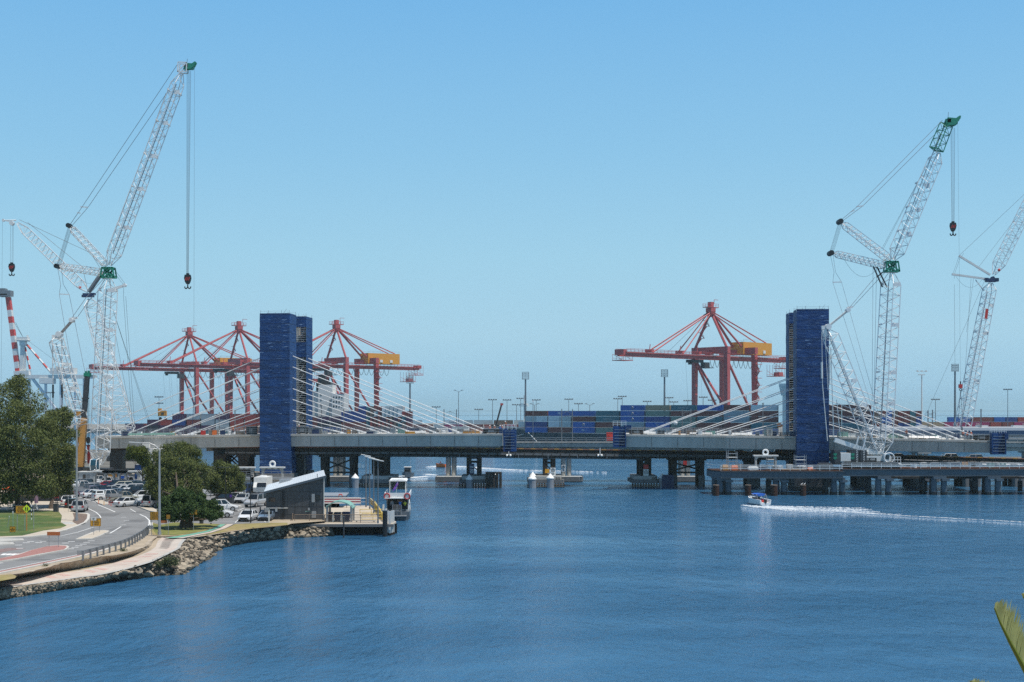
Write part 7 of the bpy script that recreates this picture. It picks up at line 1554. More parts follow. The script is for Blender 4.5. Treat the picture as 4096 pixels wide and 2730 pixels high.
# ================================================ trees
def leaves(clumps, n, size, rng, droop=0., flat=.75):
    C_ = np.array([(*c[:3], c[3], (c[4] if len(c) > 4 else flat)) for c in clumps]); wgt = C_[:, 3]**2; wgt = wgt/wgt.sum()
    k = rng.choice(len(C_), n, p=wgt); d = rng.normal(size=(n, 3)); d /= np.linalg.norm(d, axis=1)[:, None]
    r = C_[k, 3]*(rng.random(n)**.42); pos = C_[k, :3]+d*r[:, None]*np.stack([np.ones(n), np.ones(n), C_[k, 4]], 1)
    pos += rng.normal(scale=.12, size=(n, 3)); nrm = d*.55+rng.normal(scale=.75, size=(n, 3)); nrm[:, 2] += .35; nrm /= np.linalg.norm(nrm, axis=1)[:, None]
    up = rng.normal(size=(n, 3)); up[:, 2] -= droop*2; u = np.cross(nrm, up); u /= np.linalg.norm(u, axis=1)[:, None]; v = np.cross(nrm, u)
    s = size*(.55+.9*rng.random(n))[:, None]; a = s*(.75+.5*rng.random(n))[:, None]; b = s*(.4 if droop else .62)
    q = np.stack([pos-v*a*.5-u*b*.1, pos+u*b*.5, pos+v*a*.6, pos-u*b*.5], 1).reshape(-1, 3)
    return q
def leaf_mesh(name, q, m):
    n = len(q)//4; me = bpy.data.meshes.new(name); me.vertices.add(len(q)); me.vertices.foreach_set('co', q.ravel()); me.loops.add(4*n); me.loops.foreach_set('vertex_index', np.arange(4*n)); me.polygons.add(n); me.polygons.foreach_set('loop_start', np.arange(0, 4*n, 4)); me.polygons.foreach_set('loop_total', np.full(n, 4)); me.materials.append(m); me.update(calc_edges=True); return me
def tree(name, label, base, clumps, n, size, lm, trunk_r, seed, droop=0., forks=None, group='trees by the car park'):
    rng = np.random.default_rng(seed); base = Vector(base); t = thing(name, label, 'tree', base, group)
    sub = []
    for c in clumps:
        sub.append(c)
        for _ in range(5):
            d = rng.normal(size=3); d /= np.linalg.norm(d); r = c[3]*(.3+.25*rng.random()); sub.append((c[0]+d[0]*c[3]*.8, c[1]+d[1]*c[3]*.8, c[2]+d[2]*c[3]*.65, r))
    q = leaves(sub, n, size, rng, droop)-np.array(base)
    o = link('crown', leaf_mesh('crown', q, lm), t); ORG[o.name] = base
    mb = MB(); ctr = Vector(np.mean([c[:3] for c in clumps], 0)); fk = base.lerp(Vector((ctr.x, ctr.y, ctr.z)), .38)
    for k in range(forks or 1):
        off = Vector((rng.normal()*trunk_r*.9, rng.normal()*trunk_r*.9, 0)) if forks else Vector()
        mb.loft([[base+off+Vector((math.cos(a), math.sin(a), 0))*trunk_r*1.5 for a in np.linspace(0, 5.5, 8)], [base+off+Vector((0, 0, trunk_r*2))+Vector((math.cos(a), math.sin(a), 0))*trunk_r for a in np.linspace(0, 5.5, 8)], [fk+off*1.6+Vector((math.cos(a), math.sin(a), 0))*trunk_r*.75 for a in np.linspace(0, 5.5, 8)]])
    for c in clumps:
        a = fk; e = Vector(c[:3])+Vector((0, 0, -c[3]*.2)); mid_ = a.lerp(e, .5)+Vector(tuple(rng.normal(scale=.35, size=3))); mb.tube(a, mid_, trunk_r*.55, trunk_r*.33, 6); mb.tube(mid_, e, trunk_r*.33, trunk_r*.1, 5)
        for _ in range(3):
            d = Vector(tuple(rng.normal(size=3))).normalized(); mb.tube(e.lerp(mid_, .3), e+d*c[3]*.8, trunk_r*.12, trunk_r*.03, 4)
    part('trunk', mb, M['bark'], t); return t
def cl(px, py, Y, r, fl=.8): p = P(px, py, Y); return (p.x, p.y, p.z, r, fl)
tree('eucalyptus_tree', 'tall leafy eucalypt at the left edge behind the park lawn', G(70, 2042, ZR+.1), [cl(65, 1560, 192, 2.3), cl(20, 1585, 190, 2.4), cl(125, 1610, 193, 2.6), cl(55, 1660, 188, 3.), cl(-20, 1680, 192, 3.4), cl(150, 1700, 191, 3.), cl(85, 1760, 187, 3.5), cl(0, 1800, 188, 3.6), cl(160, 1790, 190, 3.), cl(60, 1870, 187, 3.4), cl(-60, 1880, 190, 3.5), cl(130, 1890, 188, 3.), cl(20, 1950, 187, 2.8), cl(100, 1950, 187, 2.4), cl(-30, 1985, 187, 2.4), cl(170, 1940, 188, 2.4), cl(70, 1528, 192, 1.3)], 52000, .32, M['leaf_euc'], .42, 31, .5, group='trees of the park lawn')
tree('eucalyptus_tree', 'lower eucalypt beside the kerb row of cars, right of the tall one', G(205, 2036, ZR+.1), [cl(225, 1680, 197, 2.1), cl(255, 1660, 198, 1.5), cl(205, 1745, 196, 2.7), cl(262, 1740, 198, 1.9), cl(235, 1820, 196, 2.6), cl(268, 1850, 197, 1.7), cl(205, 1885, 195, 2.3), cl(250, 1915, 196, 1.9), cl(215, 1950, 195, 1.9), cl(262, 1960, 197, 1.3), cl(190, 1960, 195, 1.8), cl(275, 1800, 198, 1.2)], 34000, .3, M['leaf_euc'], .32, 32, .5, group='trees of the park lawn')
tree('eucalyptus_tree', 'broad eucalypt behind the low fig tree in the car park', G(720, 2050, ZR), [cl(705, 1808, 200, 2.3), cl(760, 1815, 201, 1.9), cl(655, 1850, 199, 2.4), cl(720, 1870, 198, 2.8), cl(625, 1900, 199, 1.9), cl(680, 1920, 197, 2.4), cl(790, 1870, 200, 1.9), cl(800, 1925, 201, 1.8), cl(745, 1935, 197, 2.4), cl(615, 1950, 198, 1.7), cl(650, 1965, 196, 1.8), cl(705, 1965, 196, 2.0), cl(600, 1985, 197, .8), cl(775, 1975, 198, 1.4), cl(735, 1790, 201, 1.2)], 46000, .29, M['leaf_euc'], .34, 33, .3)
tree('eucalyptus_tree', 'round eucalypt with a pale trunk right of the broad one', G(868, 2000, ZR), [cl(880, 1880, 212, 1.9), cl(920, 1885, 213, 1.7), cl(860, 1915, 211, 1.9), cl(905, 1930, 212, 2.0), cl(945, 1915, 213, 1.6), cl(935, 1950, 213, 1.5), cl(855, 1950, 211, 1.4), cl(960, 1950, 214, .9), cl(890, 1955, 211, 1.2)], 22000, .28, M['leaf_euc'], .26, 34, .4)
tree('feathery_tree', 'small bright green leaning tree under the end of the bridge deck', G(575, 1952, ZR), [cl(540, 1810, 242, 1.7, .55), cl(565, 1815, 242, 1.6, .6), cl(520, 1825, 242, .9, .5), cl(580, 1840, 243, 1.4, .7), cl(592, 1865, 243, 1.2), cl(570, 1845, 242, .9)], 9500, .25, M['leaf_lime'], .16, 35)
tree('fig_tree', 'low spreading dark fig tree with a thick trunk on the grass by the cycle path', G(738, 2110, ZR+.03), [cl(682, 2018, 163, 1.3, .65), cl(735, 1992, 163, 1.4, .7), cl(785, 2012, 164, 1.3, .6), cl(832, 2024, 165, 1.1, .6), cl(660, 2046, 162, 1., .6), cl(708, 2040, 160.5, 1.1, .6), cl(765, 2042, 160.5, 1.25, .6), cl(815, 2052, 161, 1., .6), cl(868, 2036, 164, .7, .6), cl(880, 2058, 163, .45), cl(650, 2070, 161, .5), cl(694, 2072, 160, .6), cl(850, 2068, 161, .6), cl(722, 1968, 164, .75), cl(760, 1975, 165, .5), cl(806, 1990, 165, .6), cl(648, 2024, 163, .5), cl(742, 2066, 160, .5)], 24000, .26, M['leaf_fig'], .42, 36, 0., 4)
p = G(905, 2035, ZR)
def plant(name, label, cat, c, r, n, size, lm, seed, group=None, fl=.6):
    rng = np.random.default_rng(seed); c = Vector(c); t = thing(name, label, cat, c, group); q = leaves([(c.x, c.y, c.z+r*.3, r, fl), (c.x+r*.7, c.y, c.z+r*.2, r*.6, fl), (c.x-r*.7, c.y+.1, c.z+r*.15, r*.55, fl)], n, size, rng)-np.array(c); o = link('foliage', leaf_mesh('foliage', q, lm), t); mb = MB()
    for _ in range(6): d = Vector(tuple(rng.normal(size=3))); d.z = abs(d.z)+.6; mb.tube(c, c+d.normalized()*r*.8, .03, .012, 4)
    part('stem', mb, M['bark'], t)
plant('shrub', 'green grey shrub growing on the boulders below the pink path', 'shrub', G(680, 2254, 1.2), .75, 1300, .16, M['shrub'], 51, 'shrubs on the boulders'); plant('shrub', 'smaller low shrub left of the larger one on the boulders', 'shrub', G(622, 2262, 1.1), .5, 700, .14, M['shrub'], 52, 'shrubs on the boulders')
plant('weed_tuft', 'green weed tuft at the foot of the guard rail', 'weed', G(492, 2206, ZR), .3, 260, .1, M['shrub'], 53); plant('weed_tuft', 'small yellow green tuft on the verge below the red edge band', 'weed', G(182, 2266, ZR), .25, 200, .09, M['shrub'], 54)
plant('bush', 'dark bush beside the white picnic table under the tall tree', 'bush', G(85, 2030, ZR+.1), 1.1, 1600, .22, M['leaf_fig'], 55)

# ================================================ street furniture
def sign(name, px, pytop, pybase, w_, h_, m, label, lines=None, npost=2, z=ZR+.03, cat='sign', fs=None, post='galv', tilt=0., back=None):
    b = G(px, pybase, z); Y = b.y; topz = P(px, pytop, Y).z; t = thing(name, label, cat, b, 'road signs'); c = Vector((b.x, Y-.06, topz-h_/2)); mb = MB()
    if tilt: mb.box(c, (w_, .03, h_), rot=Matrix.Rotation(tilt, 3, 'Y'))
    else: mb.box(c, (w_, .03, h_))
    part('panel', mb, M[m], t)
    if not tilt and m == 'sign_y':
        mb = MB()
        for sx in (-1, 1): mb.box(c+Vector((sx*(w_/2-.03), -.02, 0)), (.03, .01, h_-.06))
        for sz in (-1, 1): mb.box(c+Vector((0, -.02, sz*(h_/2-.03))), (w_-.06, .01, .03))
        part('border', mb, M['black'], t)
    for k in range(npost):
        x = 0 if npost == 1 else (-.36+.72*k)*w_
        mb = MB(); mb.tube((b.x+x, Y, z-.1), (b.x+x, Y, topz-.05 if not tilt else topz-h_*.3), .035, n=6); part('post', mb, M[post], t)
    if lines: text('lettering', lines, fs or h_*.26, M['black'], t, c+Vector((0, -.024, 0)), space=.95)
    return t, c
sign('road_sign', 383, 2074, 2129, 1.3, .98, 'sign_y', 'yellow road closed ahead sign on the median island', 'ROAD\nCLOSED\nAHEAD', z=ZR+.16)
sign('road_sign', 84, 2024, 2122, 1.3, .98, 'sign_y', 'yellow road closed ahead sign partly hidden by the lime diamond sign', 'ROAD\nCLOSED\nAHEAD', z=ZR+.15)
sign('road_sign', 622, 2048, 2142, 1.3, 1.0, 'sign_y', 'yellow road closed sign behind the tall lamp post on the river side', 'ROAD\nCLOSED\nAHEAD')
sign('road_sign', 774, 2040, 2122, .92, .62, 'sign_y', 'single post yellow sign in front of the fig tree', 'NO THROUGH\nROAD', npost=1, fs=.17)
sign('road_sign', 673, 2060, 2140, .45, .5, 'sign_y', 'small square yellow sign on a slim post right of the lamp post', 'NO\nENTRY', npost=1, fs=.14)
sign('road_sign', 51, 2106, 2132, .72, .72, 'sign_y', 'low yellow sign on short legs on the lawn', 'NO\nTHROUGH\nROAD', fs=.14, z=ZR+.15)
sign('street_name_sign', 375, 2070, 2140, .64, .38, 'offw', 'small white sign on a post beside the median road closed sign', 'KEEP\nLEFT', npost=1, fs=.12, z=ZR+.16)
sign('direction_sign', 215, 2128, 2189, 1.42, .4, 'rustboard' if 'rustboard' in M else 'orange', 'orange brown name board between two grey posts on the red paved island', None, z=ZR+.16)
sign('direction_sign', 653, 2083, 2120, 1.0, .32, 'orange', 'small orange board between posts behind the lamp post', None)
for o in bpy.data.objects:
    if o.name.startswith('panel') and o.parent and o.parent.name.startswith('direction_sign'): o.data.materials[0] = mat('rust_orange_board', (.42, .13, .035), .6, var=.1)
t, c = sign('pedestrian_sign', 107, 2024, 2124, .72, .72, 'sign_g', 'lime diamond sign with two walking figures on an orange post', None, npost=1, z=ZR+.15, post='orange', tilt=R(45))
mb = MB()
for sx in (-.12, .13):
    q = c+Vector((sx, -.026, -.02)); mb.torus(q+Vector((0, 0, .2)), .025, .03, 'Y', 10, 4); mb.box(q+Vector((0, 0, .05)), (.1, .012, .22)); mb.beam(q+Vector((-.02, 0, -.05)), q+Vector((-.07, 0, -.24)), .05, .012, (0, 1, 0)); mb.beam(q+Vector((.02, 0, -.05)), q+Vector((.06, 0, -.24)), .05, .012, (0, 1, 0)); mb.beam(q+Vector((0, 0, .12)), q+Vector((.1, 0, .0)), .035, .012, (0, 1, 0))
part('walking_figures', mb, M['black'], t)
mb = MB(); b = G(126, 2080, ZR+.15)
t = thing('striped_post', 'black and white striped crossing post behind the lime sign', 'post', b)
for k in range(8):
    (mb.m(k % 2)).tube(b+Vector((0, 0, k*.3)), b+Vector((0, 0, k*.3+.3)), .055, n=8)
part('pole', mb, [M['white'], M['black']], t); mb = MB(); mb.box(b+Vector((0, 0, 2.5)), (.3, .1, .3)); part('cap', mb, M['black'], t)
for px, pt, pb, lab in ((52, 2046, 2110, 'slim green marker post with a white reflector on the lawn'), (30, 2064, 2110, 'leaning thin grey stake on the lawn'), (135, 2036, 2123, 'bare grey sign post on the lawn right of the lime sign'), (273, 1990, 2050, 'thin grey parking post beside the kerb row'), (240, 1985, 2030, 'thin dark parking post near the head of the kerb row')):
    b = G(px, pb, ZR+.14); z1 = P(px, pt, b.y).z; t = thing('marker_post', lab, 'post', b, 'slim posts of the park'); mb = MB(); d = Vector((.25 if 'leaning' in lab else 0, 0, 0)); mb.tube(b, Vector((b.x, b.y, z1))+d, .035, n=6); part('pole', mb, M['teal' if 'green' in lab else 'galv'], t); mb = MB(); mb.box(Vector((b.x, b.y, z1))+d-Vector((0, .03, .12)), (.1, .03, .32) if 'reflector' in lab else (.08, .03, .12)); part('plate', mb, M['white'], t)
def lamp(px, pb, ptop, label, arm, m='galv', z=ZR+.15, r=.12, flat=False):
    b = G(px, pb, z); z1 = P(px, ptop, b.y).z; t = thing('street_lamp', label, 'street lamp', b, 'street lamps'); mb = MB(); mb.tube(b, Vector((b.x, b.y, z1)), r, r*.6, 8); mb.tube(b, b+Vector((0, 0, .35)), r*1.35, n=8); part('pole', mb, M[m], t); top = Vector((b.x, b.y, z1)); mb = MB()
    if arm == 'curve':
        pts = [top+Vector((x, 0, z_)) for x, z_ in ((0, 0), (-.15, .35), (-.5, .7), (-1.1, .92), (-2.2, 1.02))]; mb.path(pts, .055, 6); part('arm', mb, M[m], t); mb = MB(); mb.beam(top+Vector((-2.2, 0, 1.02)), top+Vector((-3.7, 0, 1.12)), .22, .09); part('lamp_head', mb, M['offw'], t)
    elif arm == 'double':
        for s in (-1, 1): mb.box(top+Vector((s*.75, 0, .03)), (1.0, .22, .09))
        mb.box(top, (.6, .08, .08)); part('lamp_head', mb, M['offw' if m != 'black' else 'steel_d'], t)
    elif arm == 'bar': mb.beam(top+Vector((-.75, 0, .22)), top+Vector((.75, 0, -.1)), .42, .1); part('lamp_head', mb, M['offw'], t)
    elif arm == 'single': mb.box(top+Vector((0, 0, .05)), (.7, .25, .09)); part('lamp_head', mb, M['steel_d'], t)
lamp(638, 2140, 1806, 'tall grey street lamp with a curved arm beside the path wall', 'curve', r=.17)
lamp(307, 2083, 1720, 'grey lamp post on the planted kerb bulb before the left tree', 'none', r=.17)
b = G(307, 2083, ZR+.15); t = [o for o in bpy.data.objects if o.get('label', '').startswith('grey lamp post on the planted')][0]
z1 = P(307, 1720, b.y).z; mb = MB(); mb.path([Vector((b.x, b.y, z1))+Vector((x, 0, z_)) for x, z_ in ((0, 0), (.2, .35), (.6, .65), (1.3, .8))], .05, 6); part('arm', mb, M['galv'], t); mb = MB(); mb.beam(Vector((b.x+1.3, b.y, z1+.8)), Vector((b.x+2.1, b.y, z1+.82)), .22, .09); part('lamp_head', mb, M['offw'], t)
lamp(902, 2020, 1871, 'black lamp post with a twin head beside the red car', 'double', 'black', r=.07); lamp(1002, 2092, 1904, 'black lamp post before the old white sedan', 'single', 'black', r=.07)
for px, pb, pt, lab in ((1512, 2094, 1843, 'nearest of four pontoon lamp poles with a slanted bar head'), (1495, 2056, 1838, 'second nearest pontoon lamp pole'), (1479, 2038, 1832, 'third pontoon lamp pole from the camera'), (1464, 2029, 1824, 'farthest pontoon lamp pole with a slanted bar head')): lamp(px, pb, pt, lab, 'bar', 'steel', z=2.2, r=.09)
mb = MB(); b = G(924, 2022, ZR); t = thing('parking_meter', 'dark pillar ticket machine beside the white cars', 'ticket machine', b); mb.box(b+Vector((0, 0, .95)), (.5, .35, 1.9)); part('body', mb, M['steel_d'], t); mb = MB(); mb.box(b+Vector((0, -.19, 1.5)), (.34, .03, .4)); part('screen', mb, M['purple'], t); mb = MB(); mb.box(b+Vector((0, 0, 1.94)), (.6, .45, .08)); part('cap', mb, M['black'], t)
for px, pb, h, lab in ((1076, 2090, 1.7, 'white square post beside the blue grey coupe'), (1041, 2066, 1.3, 'short dark bollard near the blue grey coupe'), (934, 2024, 1.6, 'grey bollard right of the ticket machine')):
    b = G(px, pb, ZR); t = thing('bollard', lab, 'bollard', b); mb = MB(); mb.box(b+Vector((0, 0, h/2)), (.16, .16, h)); part('post', mb, M['offw' if 'white' in lab else 'steel_d'], t); mb = MB(); mb.box(b+Vector((0, 0, h+.02)), (.2, .2, .05)); part('cap', mb, M['galv'], t)
b = G(1066, 2086, ZR); t = thing('notice_board', 'framed clear notice board behind the blue grey coupe', 'notice', b); mb = MB(); mb.box(b+Vector((0, .3, 1.5)), (.7, .04, .55)); part('panel', mb, M['galv'], t); mb = MB()
for a in (-.34, .34): mb.beam(b+Vector((a, .3, 0)), b+Vector((a, .3, 1.8)), .05)
part('leg', mb, M['steel_d'], t)
for px, py, lab in ((833, 1962, 'white information board left of the bare trunk'), (852, 1962, 'grey information board right of the white one')):
    b = G(px, 1990, ZR); c = P(px, py, b.y); t = thing('information_board', lab, 'notice', b, 'boards by the car park'); mb = MB(); mb.box(c, (1.0 if px < 840 else .7, .05, 1.)); part('panel', mb, M['offw' if px < 840 else 'steel'], t); mb = MB()
    for a in (-.4, .4): mb.beam((b.x+a, b.y, b.z), (b.x+a, b.y, c.z+.5), .06)
    part('post', mb, M['steel_d'], t)
b = G(806, 2096, ZR); t = thing('litter_bin', 'small dark bin on the grass below the fig tree', 'bin', b); mb = MB(); mb.lathe(b, [(.26, 0), (.3, .55)], 10); part('body', mb, M['steel_d'], t); mb = MB(); mb.lathe(b+Vector((0, 0, .55)), [(.33, 0), (.3, .06)], 10); part('rim', mb, M['bluesteel'], t)
b = G(224, 2048, ZR+.14); t = thing('litter_bin', 'tall dark bin at the corner of the park lawn', 'bin', b); mb = MB(); mb.box(b+Vector((0, 0, .6)), (.62, .62, 1.2)); part('body', mb, M['steel_d'], t); mb = MB(); mb.box(b+Vector((0, 0, 1.35)), (.72, .72, .08)); part('lid', mb, M['black'], t)
b = G(57, 2042, ZR+.14); t = thing('picnic_table', 'white picnic table on the lawn under the tall tree', 'table', b); mb = MB(); mb.box(b+Vector((0, 0, .76)), (1.9, .75, .06)); part('tabletop', mb, M['white'], t)
for s in (-1, 1):
    mb = MB(); mb.box(b+Vector((0, s*.7, .45)), (1.9, .28, .05)); part('bench', mb, M['offw'], t)
for s in (-.7, .7):
    mb = MB(); mb.beam(b+Vector((s, -.7, 0)), b+Vector((s, -.2, .74)), .07); mb.beam(b+Vector((s, .7, 0)), b+Vector((s, .2, .74)), .07); mb.box(b+Vector((s, 0, .42)), (.06, 1.5, .07)); part('leg', mb, M['offw'], t)
b = G(38, 2018, ZR); t = thing('cafe_umbrella', 'orange cafe umbrella in the shade under the tall tree', 'umbrella', b); mb = MB(); mb.tube(b, b+Vector((0, 0, 2.9)), .04, n=6); part('pole', mb, M['steel_d'], t); mb = MB(); mb.lathe(b+Vector((0, 0, 2.35)), [(1.5, 0), (1.48, .05), (.8, .4), (.03, .7)], 8); part('canopy', mb, mat('umbrella_orange', (.7, .1, .02), .7, var=.06), t)
b = G(144, 2022, ZR+.05); t = thing('banner_flag', 'upright pale pink banner flag beside the cafe', 'banner', b); mb = MB(); mb.tube(b, b+Vector((-.35, 0, 2.8)), .03, n=5); part('pole', mb, M['steel_d'], t); mb = MB(); mb.extr([b+Vector((x, 0, z)) for x, z in ((-.25, .3), (.35, .35), (.3, 2.3), (0, 2.75), (-.3, 2.6))], (0, .03, 0)); part('cloth', mb, mat('banner_pink', (.45, .28, .36), .8, var=.35, scale=2.), t)
b = G(150, 2008, ZR); t = thing('cafe_kiosk', 'dark cafe kiosk under the trees at the head of the lawn', 'kiosk', b); mb = MB(); mb.box(b+Vector((0, 1.5, 1.4)), (9, 3, 2.8)); part('wall', mb, M['clad'], t); mb = MB(); mb.box(b+Vector((0, 1.4, 2.88)), (9.8, 4, .16)); part('roof', mb, M['steel_d'], t); mb = MB()
for a in (-3.4, -.6, 2.2): mb.box(b+Vector((a, -.03, 1.5)), (1.8, .06, 1.3))
part('window', mb, M['glass'], t); mb = MB(); mb.box(b+Vector((0, -.3, 1.0)), (8, .5, .06)); part('counter', mb, M['wood'], t)
b = G(142, 2040, ZR+.14); t = thing('sandwich_board', 'white folding board on the lawn path right of the striped post', 'board', b)
for s in (-1, 1):
    mb = MB(); mb.box(b+Vector((s*.17, 0, .45)), (.04, .55, .95), rot=Matrix.Rotation(-s*.35, 3, 'Y')); part('panel', mb, M['offw'], t)
b = G(233, 1998, ZR)
mb = MB(); 
person(G(227, 2016, ZR+.14), 30, mat('red_shirt', (.5, .03, .05), .8, var=.05), 'person in red beside the silver car under the left tree', None, 'down', None, tn='red')
# guard rail
gr = [(332, 2246), (372, 2236), (404, 2227), (434, 2218), (466, 2209), (494, 2200), (520, 2189), (540, 2178), (556, 2168), (570, 2160), (581, 2151), (589, 2145), (594, 2139)]
gpts = rs(gp([(x, y-3) for x, y in gr], ZR), 18); t = thing('guard_rail', 'grey steel guard rail along the river side of the road bend', 'guard rail', gpts[8])
for p in gpts:
    mb = MB(); mb.box(p+Vector((0, 0, .48)), (.16, .18, 1.0)); part('post', mb, M['steel'], t)
mb = MB()
for a, b in zip(gpts, gpts[1:]):
    n_ = Vector((-(b-a).y, (b-a).x, 0)).normalized()*.12
    for z, h in ((.93, .13), (.8, .08), (.67, .13)): mb.beam(a+n_+Vector((0, 0, z)), b+n_+Vector((0, 0, z)), .06, h)
    mb.beam(a+n_*.8+Vector((0, 0, .8)), b+n_*.8+Vector((0, 0, .8)), .03, .34)
part('rail_beam', mb, M['steel'], t)
for p, s in ((gpts[0], -1), (gpts[-1], 1)):
    mb = MB(); mb.box(p+Vector((s*.2, 0, .8)), (.8, .1, .45)); part('end_plate', mb, M['galv'], t)
# orange posts and cones
for i, (px, py, m) in enumerate(((394, 2014, 'orange'), (416, 2020, 'yellow'), (436, 2019, 'red2'), (444, 2023, 'red2'), (333, 1990, 'red2'))):
    b = G(px, py, ZR+.15); t = thing('flexible_post', f'{("orange", "yellow", "red", "second red", "lone red")[i]} traffic post beside the pickups at the lot edge', 'traffic post', b, 'traffic posts'); mb = MB(); mb.lathe(b, [(.12, 0), (.12, .04), (.05, .06), (.045, .85)], 8); part('post', mb, M[m], t); mb = MB(); mb.lathe(b+Vector((0, 0, .6)), [(.055, 0), (.055, .12)], 8); part('band', mb, M['white'], t)

# ================================================ bridge works yard on the left bank
hb = G(346, 1941, ZR); t = thing('site_hut', 'grey site hut with a dark window behind the parked cars', 'hut', hb); mb = MB(); mb.box(hb+Vector((0, 1.3, 1.35)), (3.3, 2.6, 2.5)); part('wall', mb, M['offw' if False else 'galv'], t); mb = MB(); mb.box(hb+Vector((0, 1.3, 2.68)), (3.55, 2.9, .14)); part('roof', mb, M['offw'], t); mb = MB(); mb.box(hb+Vector((-.45, -.03, 1.6)), (.55, .06, 1.1)); part('window', mb, M['glass'], t); mb = MB(); mb.box(hb+Vector((.35, -.03, 1.6)), (.6, .05, 1.0)); part('shutter', mb, M['steel'], t); mb = MB(); mb.box(hb+Vector((-.4, -.2, .6)), (.6, .35, .5)); mb.torus(hb+Vector((-.4, -.39, .6)), .17, .03, 'Y', 12, 4); part('air_conditioner', mb, M['offw'], t)
for px, Y, w_, h, lab, rg_ in ((418, 250, 4.3, 3.3, 'grey portal frame right of the site hut', False), (463, 250, 4.6, 3.3, 'grey portal frame in the yard left of the small green tree', False), (516, 250, 4.4, 3.3, 'grey portal frame below the small green tree', False), (976, 252, 4., 2.8, 'pale portal frame left of the blue scaffold foot, partly behind the tree', False), (1090, 250, 4.4, 2.9, 'pale portal frame with a ring on top behind the dark clad building', True)):
    zb = ZR if px < 900 else P(px, 1870, Y).z-h+.0
    portal(P(px, 0, Y).x, Y, zb if px < 900 else 2.3, w_, h if px < 900 else P(px, 1868, Y).z-2.3, lab, rg_)
t = thing('site_fence', 'steel mesh site fence behind the parked cars', 'fence', G(470, 1932, ZR)); mb = MB(); a, b = G(300, 1936, ZR), G(640, 1934, ZR); n = 16
for i in range(n+1): p = a.lerp(b, i/n); mb.beam(p, p+Vector((0, 0, 1.9)), .05)
for z in (.15, 1., 1.85): mb.beam(a+Vector((0, 0, z)), b+Vector((0, 0, z)), .04)
part('frame', mb, M['galv'], t); mb = MB()
for i in range(150): p = a.lerp(b, i/150); mb.beam(p+Vector((0, 0, .15)), p+Vector((0, 0, 1.85)), .012)
part('mesh_infill', mb, M['galv'], t)
rg = random.Random(8)
for i in range(16):
    px = 490+i*9.3; b = G(px, 1944+rg.uniform(-5, 7), ZR); t = thing('barrier', f'orange and white plastic barrier, {ORD[i]} from the left behind the back car row', 'barrier', b, 'orange barriers of the yard'); mb = MB(); mb.extr([b+Vector((-.5, y, z)) for y, z in ((-.2, 0), (-.1, .7), (.1, .7), (.2, 0))], (1.0, 0, 0)); part('body', mb, M['orange' if i % 3 else 'offw'], t); mb = MB(); mb.box(b+Vector((0, -.12, .45)), (.7, .08, .14)); part('band', mb, M['white' if i % 3 else 'red2'], t)
for i, (px, py, d, m, lab) in enumerate(((449, 1928, (1.4, 1, 2.2), 'amber', 'amber steel cabinet in the yard behind the cars'), (424, 1930, (2.2, 1, 1.), 'galv', 'silver pallet of tubes left of the amber cabinet'), (470, 1930, (1.5, 1, 1.4), 'offw', 'white bulk bag right of the amber cabinet'), (494, 1927, (1.8, 1.4, 1.8), 'blue', 'blue equipment crate under the portal frames'), (526, 1926, (1.6, 1, 1.5), 'offw', 'white crate with a dark label by the yard fence'), (565, 1926, (2.2, 1.6, 4.0), 'wrap', 'tall blue wrapped crate below the leaning tree'), (550, 1930, (1.4, 1, 1.), 'conc_l', 'grey block stack beside the blue wrapped crate'), (300, 1930, (3.4, 2, 1.2), 'offw', 'white trailer deck left of the site hut'), (590, 1846, (3., 2., 2.4), 'offw', 'white shed under the bridge right of the leaning tree'), (835, 1862, (2.6, 2, 3.6), 'galv', 'pale shed beside the black columns under the deck'), (1150, 1905, (2.2, 1.4, 1.2), 'offw', 'white box at the foot of the blue scaffold'))):
    b = G(px, max(py, 1906), ZR); b = Vector((b.x*min(1, 258/b.y), min(b.y, 258), ZR)) if py < 1935 else b
    zt = b.z
    t = thing('site_crate', lab, 'site equipment', b, 'equipment in the bank side yard'); mb = MB(); mb.box(b+Vector((0, 0, d[2]/2+.1)), d); part('body', mb, M[m], t); mb = MB(); mb.box(b+Vector((0, 0, d[2]+.13)), (d[0]+.1, d[1]+.1, .08)); part('lid', mb, M['galv'], t); mb = MB(); mb.box(b+Vector((0, -d[1]/2-.03, d[2]*.55)), (d[0]*.5, .05, d[2]*.4)); part('side_panel', mb, M['steel_d'], t); mb = MB()
    for a in (-.38, .38): mb.box(b+Vector((a*d[0], 0, .05)), (.16, d[1], .12))
    part('skid', mb, M['wood'], t)
for px0, px1, lab in ((443, 494, 'black support column under the left end of the deck'), (857, 902, 'black support column left of the crossed braces under the deck'), (955, 998, 'black support column just left of the blue scaffold'), (1180, 1218, 'black support column right of the blue scaffold')):
    a, b = P(px0, 1797, 287), P(px1, 1797, 287); t = thing('support_column', lab, 'column', ((a.x+b.x)/2, 287, 1), 'black columns under the deck'); mb = MB(); mb.box(((a.x+b.x)/2, 287.5, (a.z+1)/2-.3), (b.x-a.x, 2.4, a.z-1+.6)); part('shaft', mb, M['black'], t); mb = MB(); mb.box(((a.x+b.x)/2, 287.5, a.z-.05), (b.x-a.x+.6, 2.8, .4)); part('head', mb, M['timber'], t)
mb = MB(); a, b = P(905, 1850, 287), P(952, 1806, 287); c, d = P(905, 1806, 287), P(952, 1850, 287); mb.beam(a, b, .3); mb.beam(c, d, .3); mb.beam(a-Vector((0, 0, .8)), b-Vector((0, 0, .8)), .3); mb.beam(c-Vector((0, 0, .8)), d-Vector((0, 0, .8)), .3); solo('cross_brace', mb, M['timber'], 'black crossed braces between two columns left of the scaffold', 'brace')
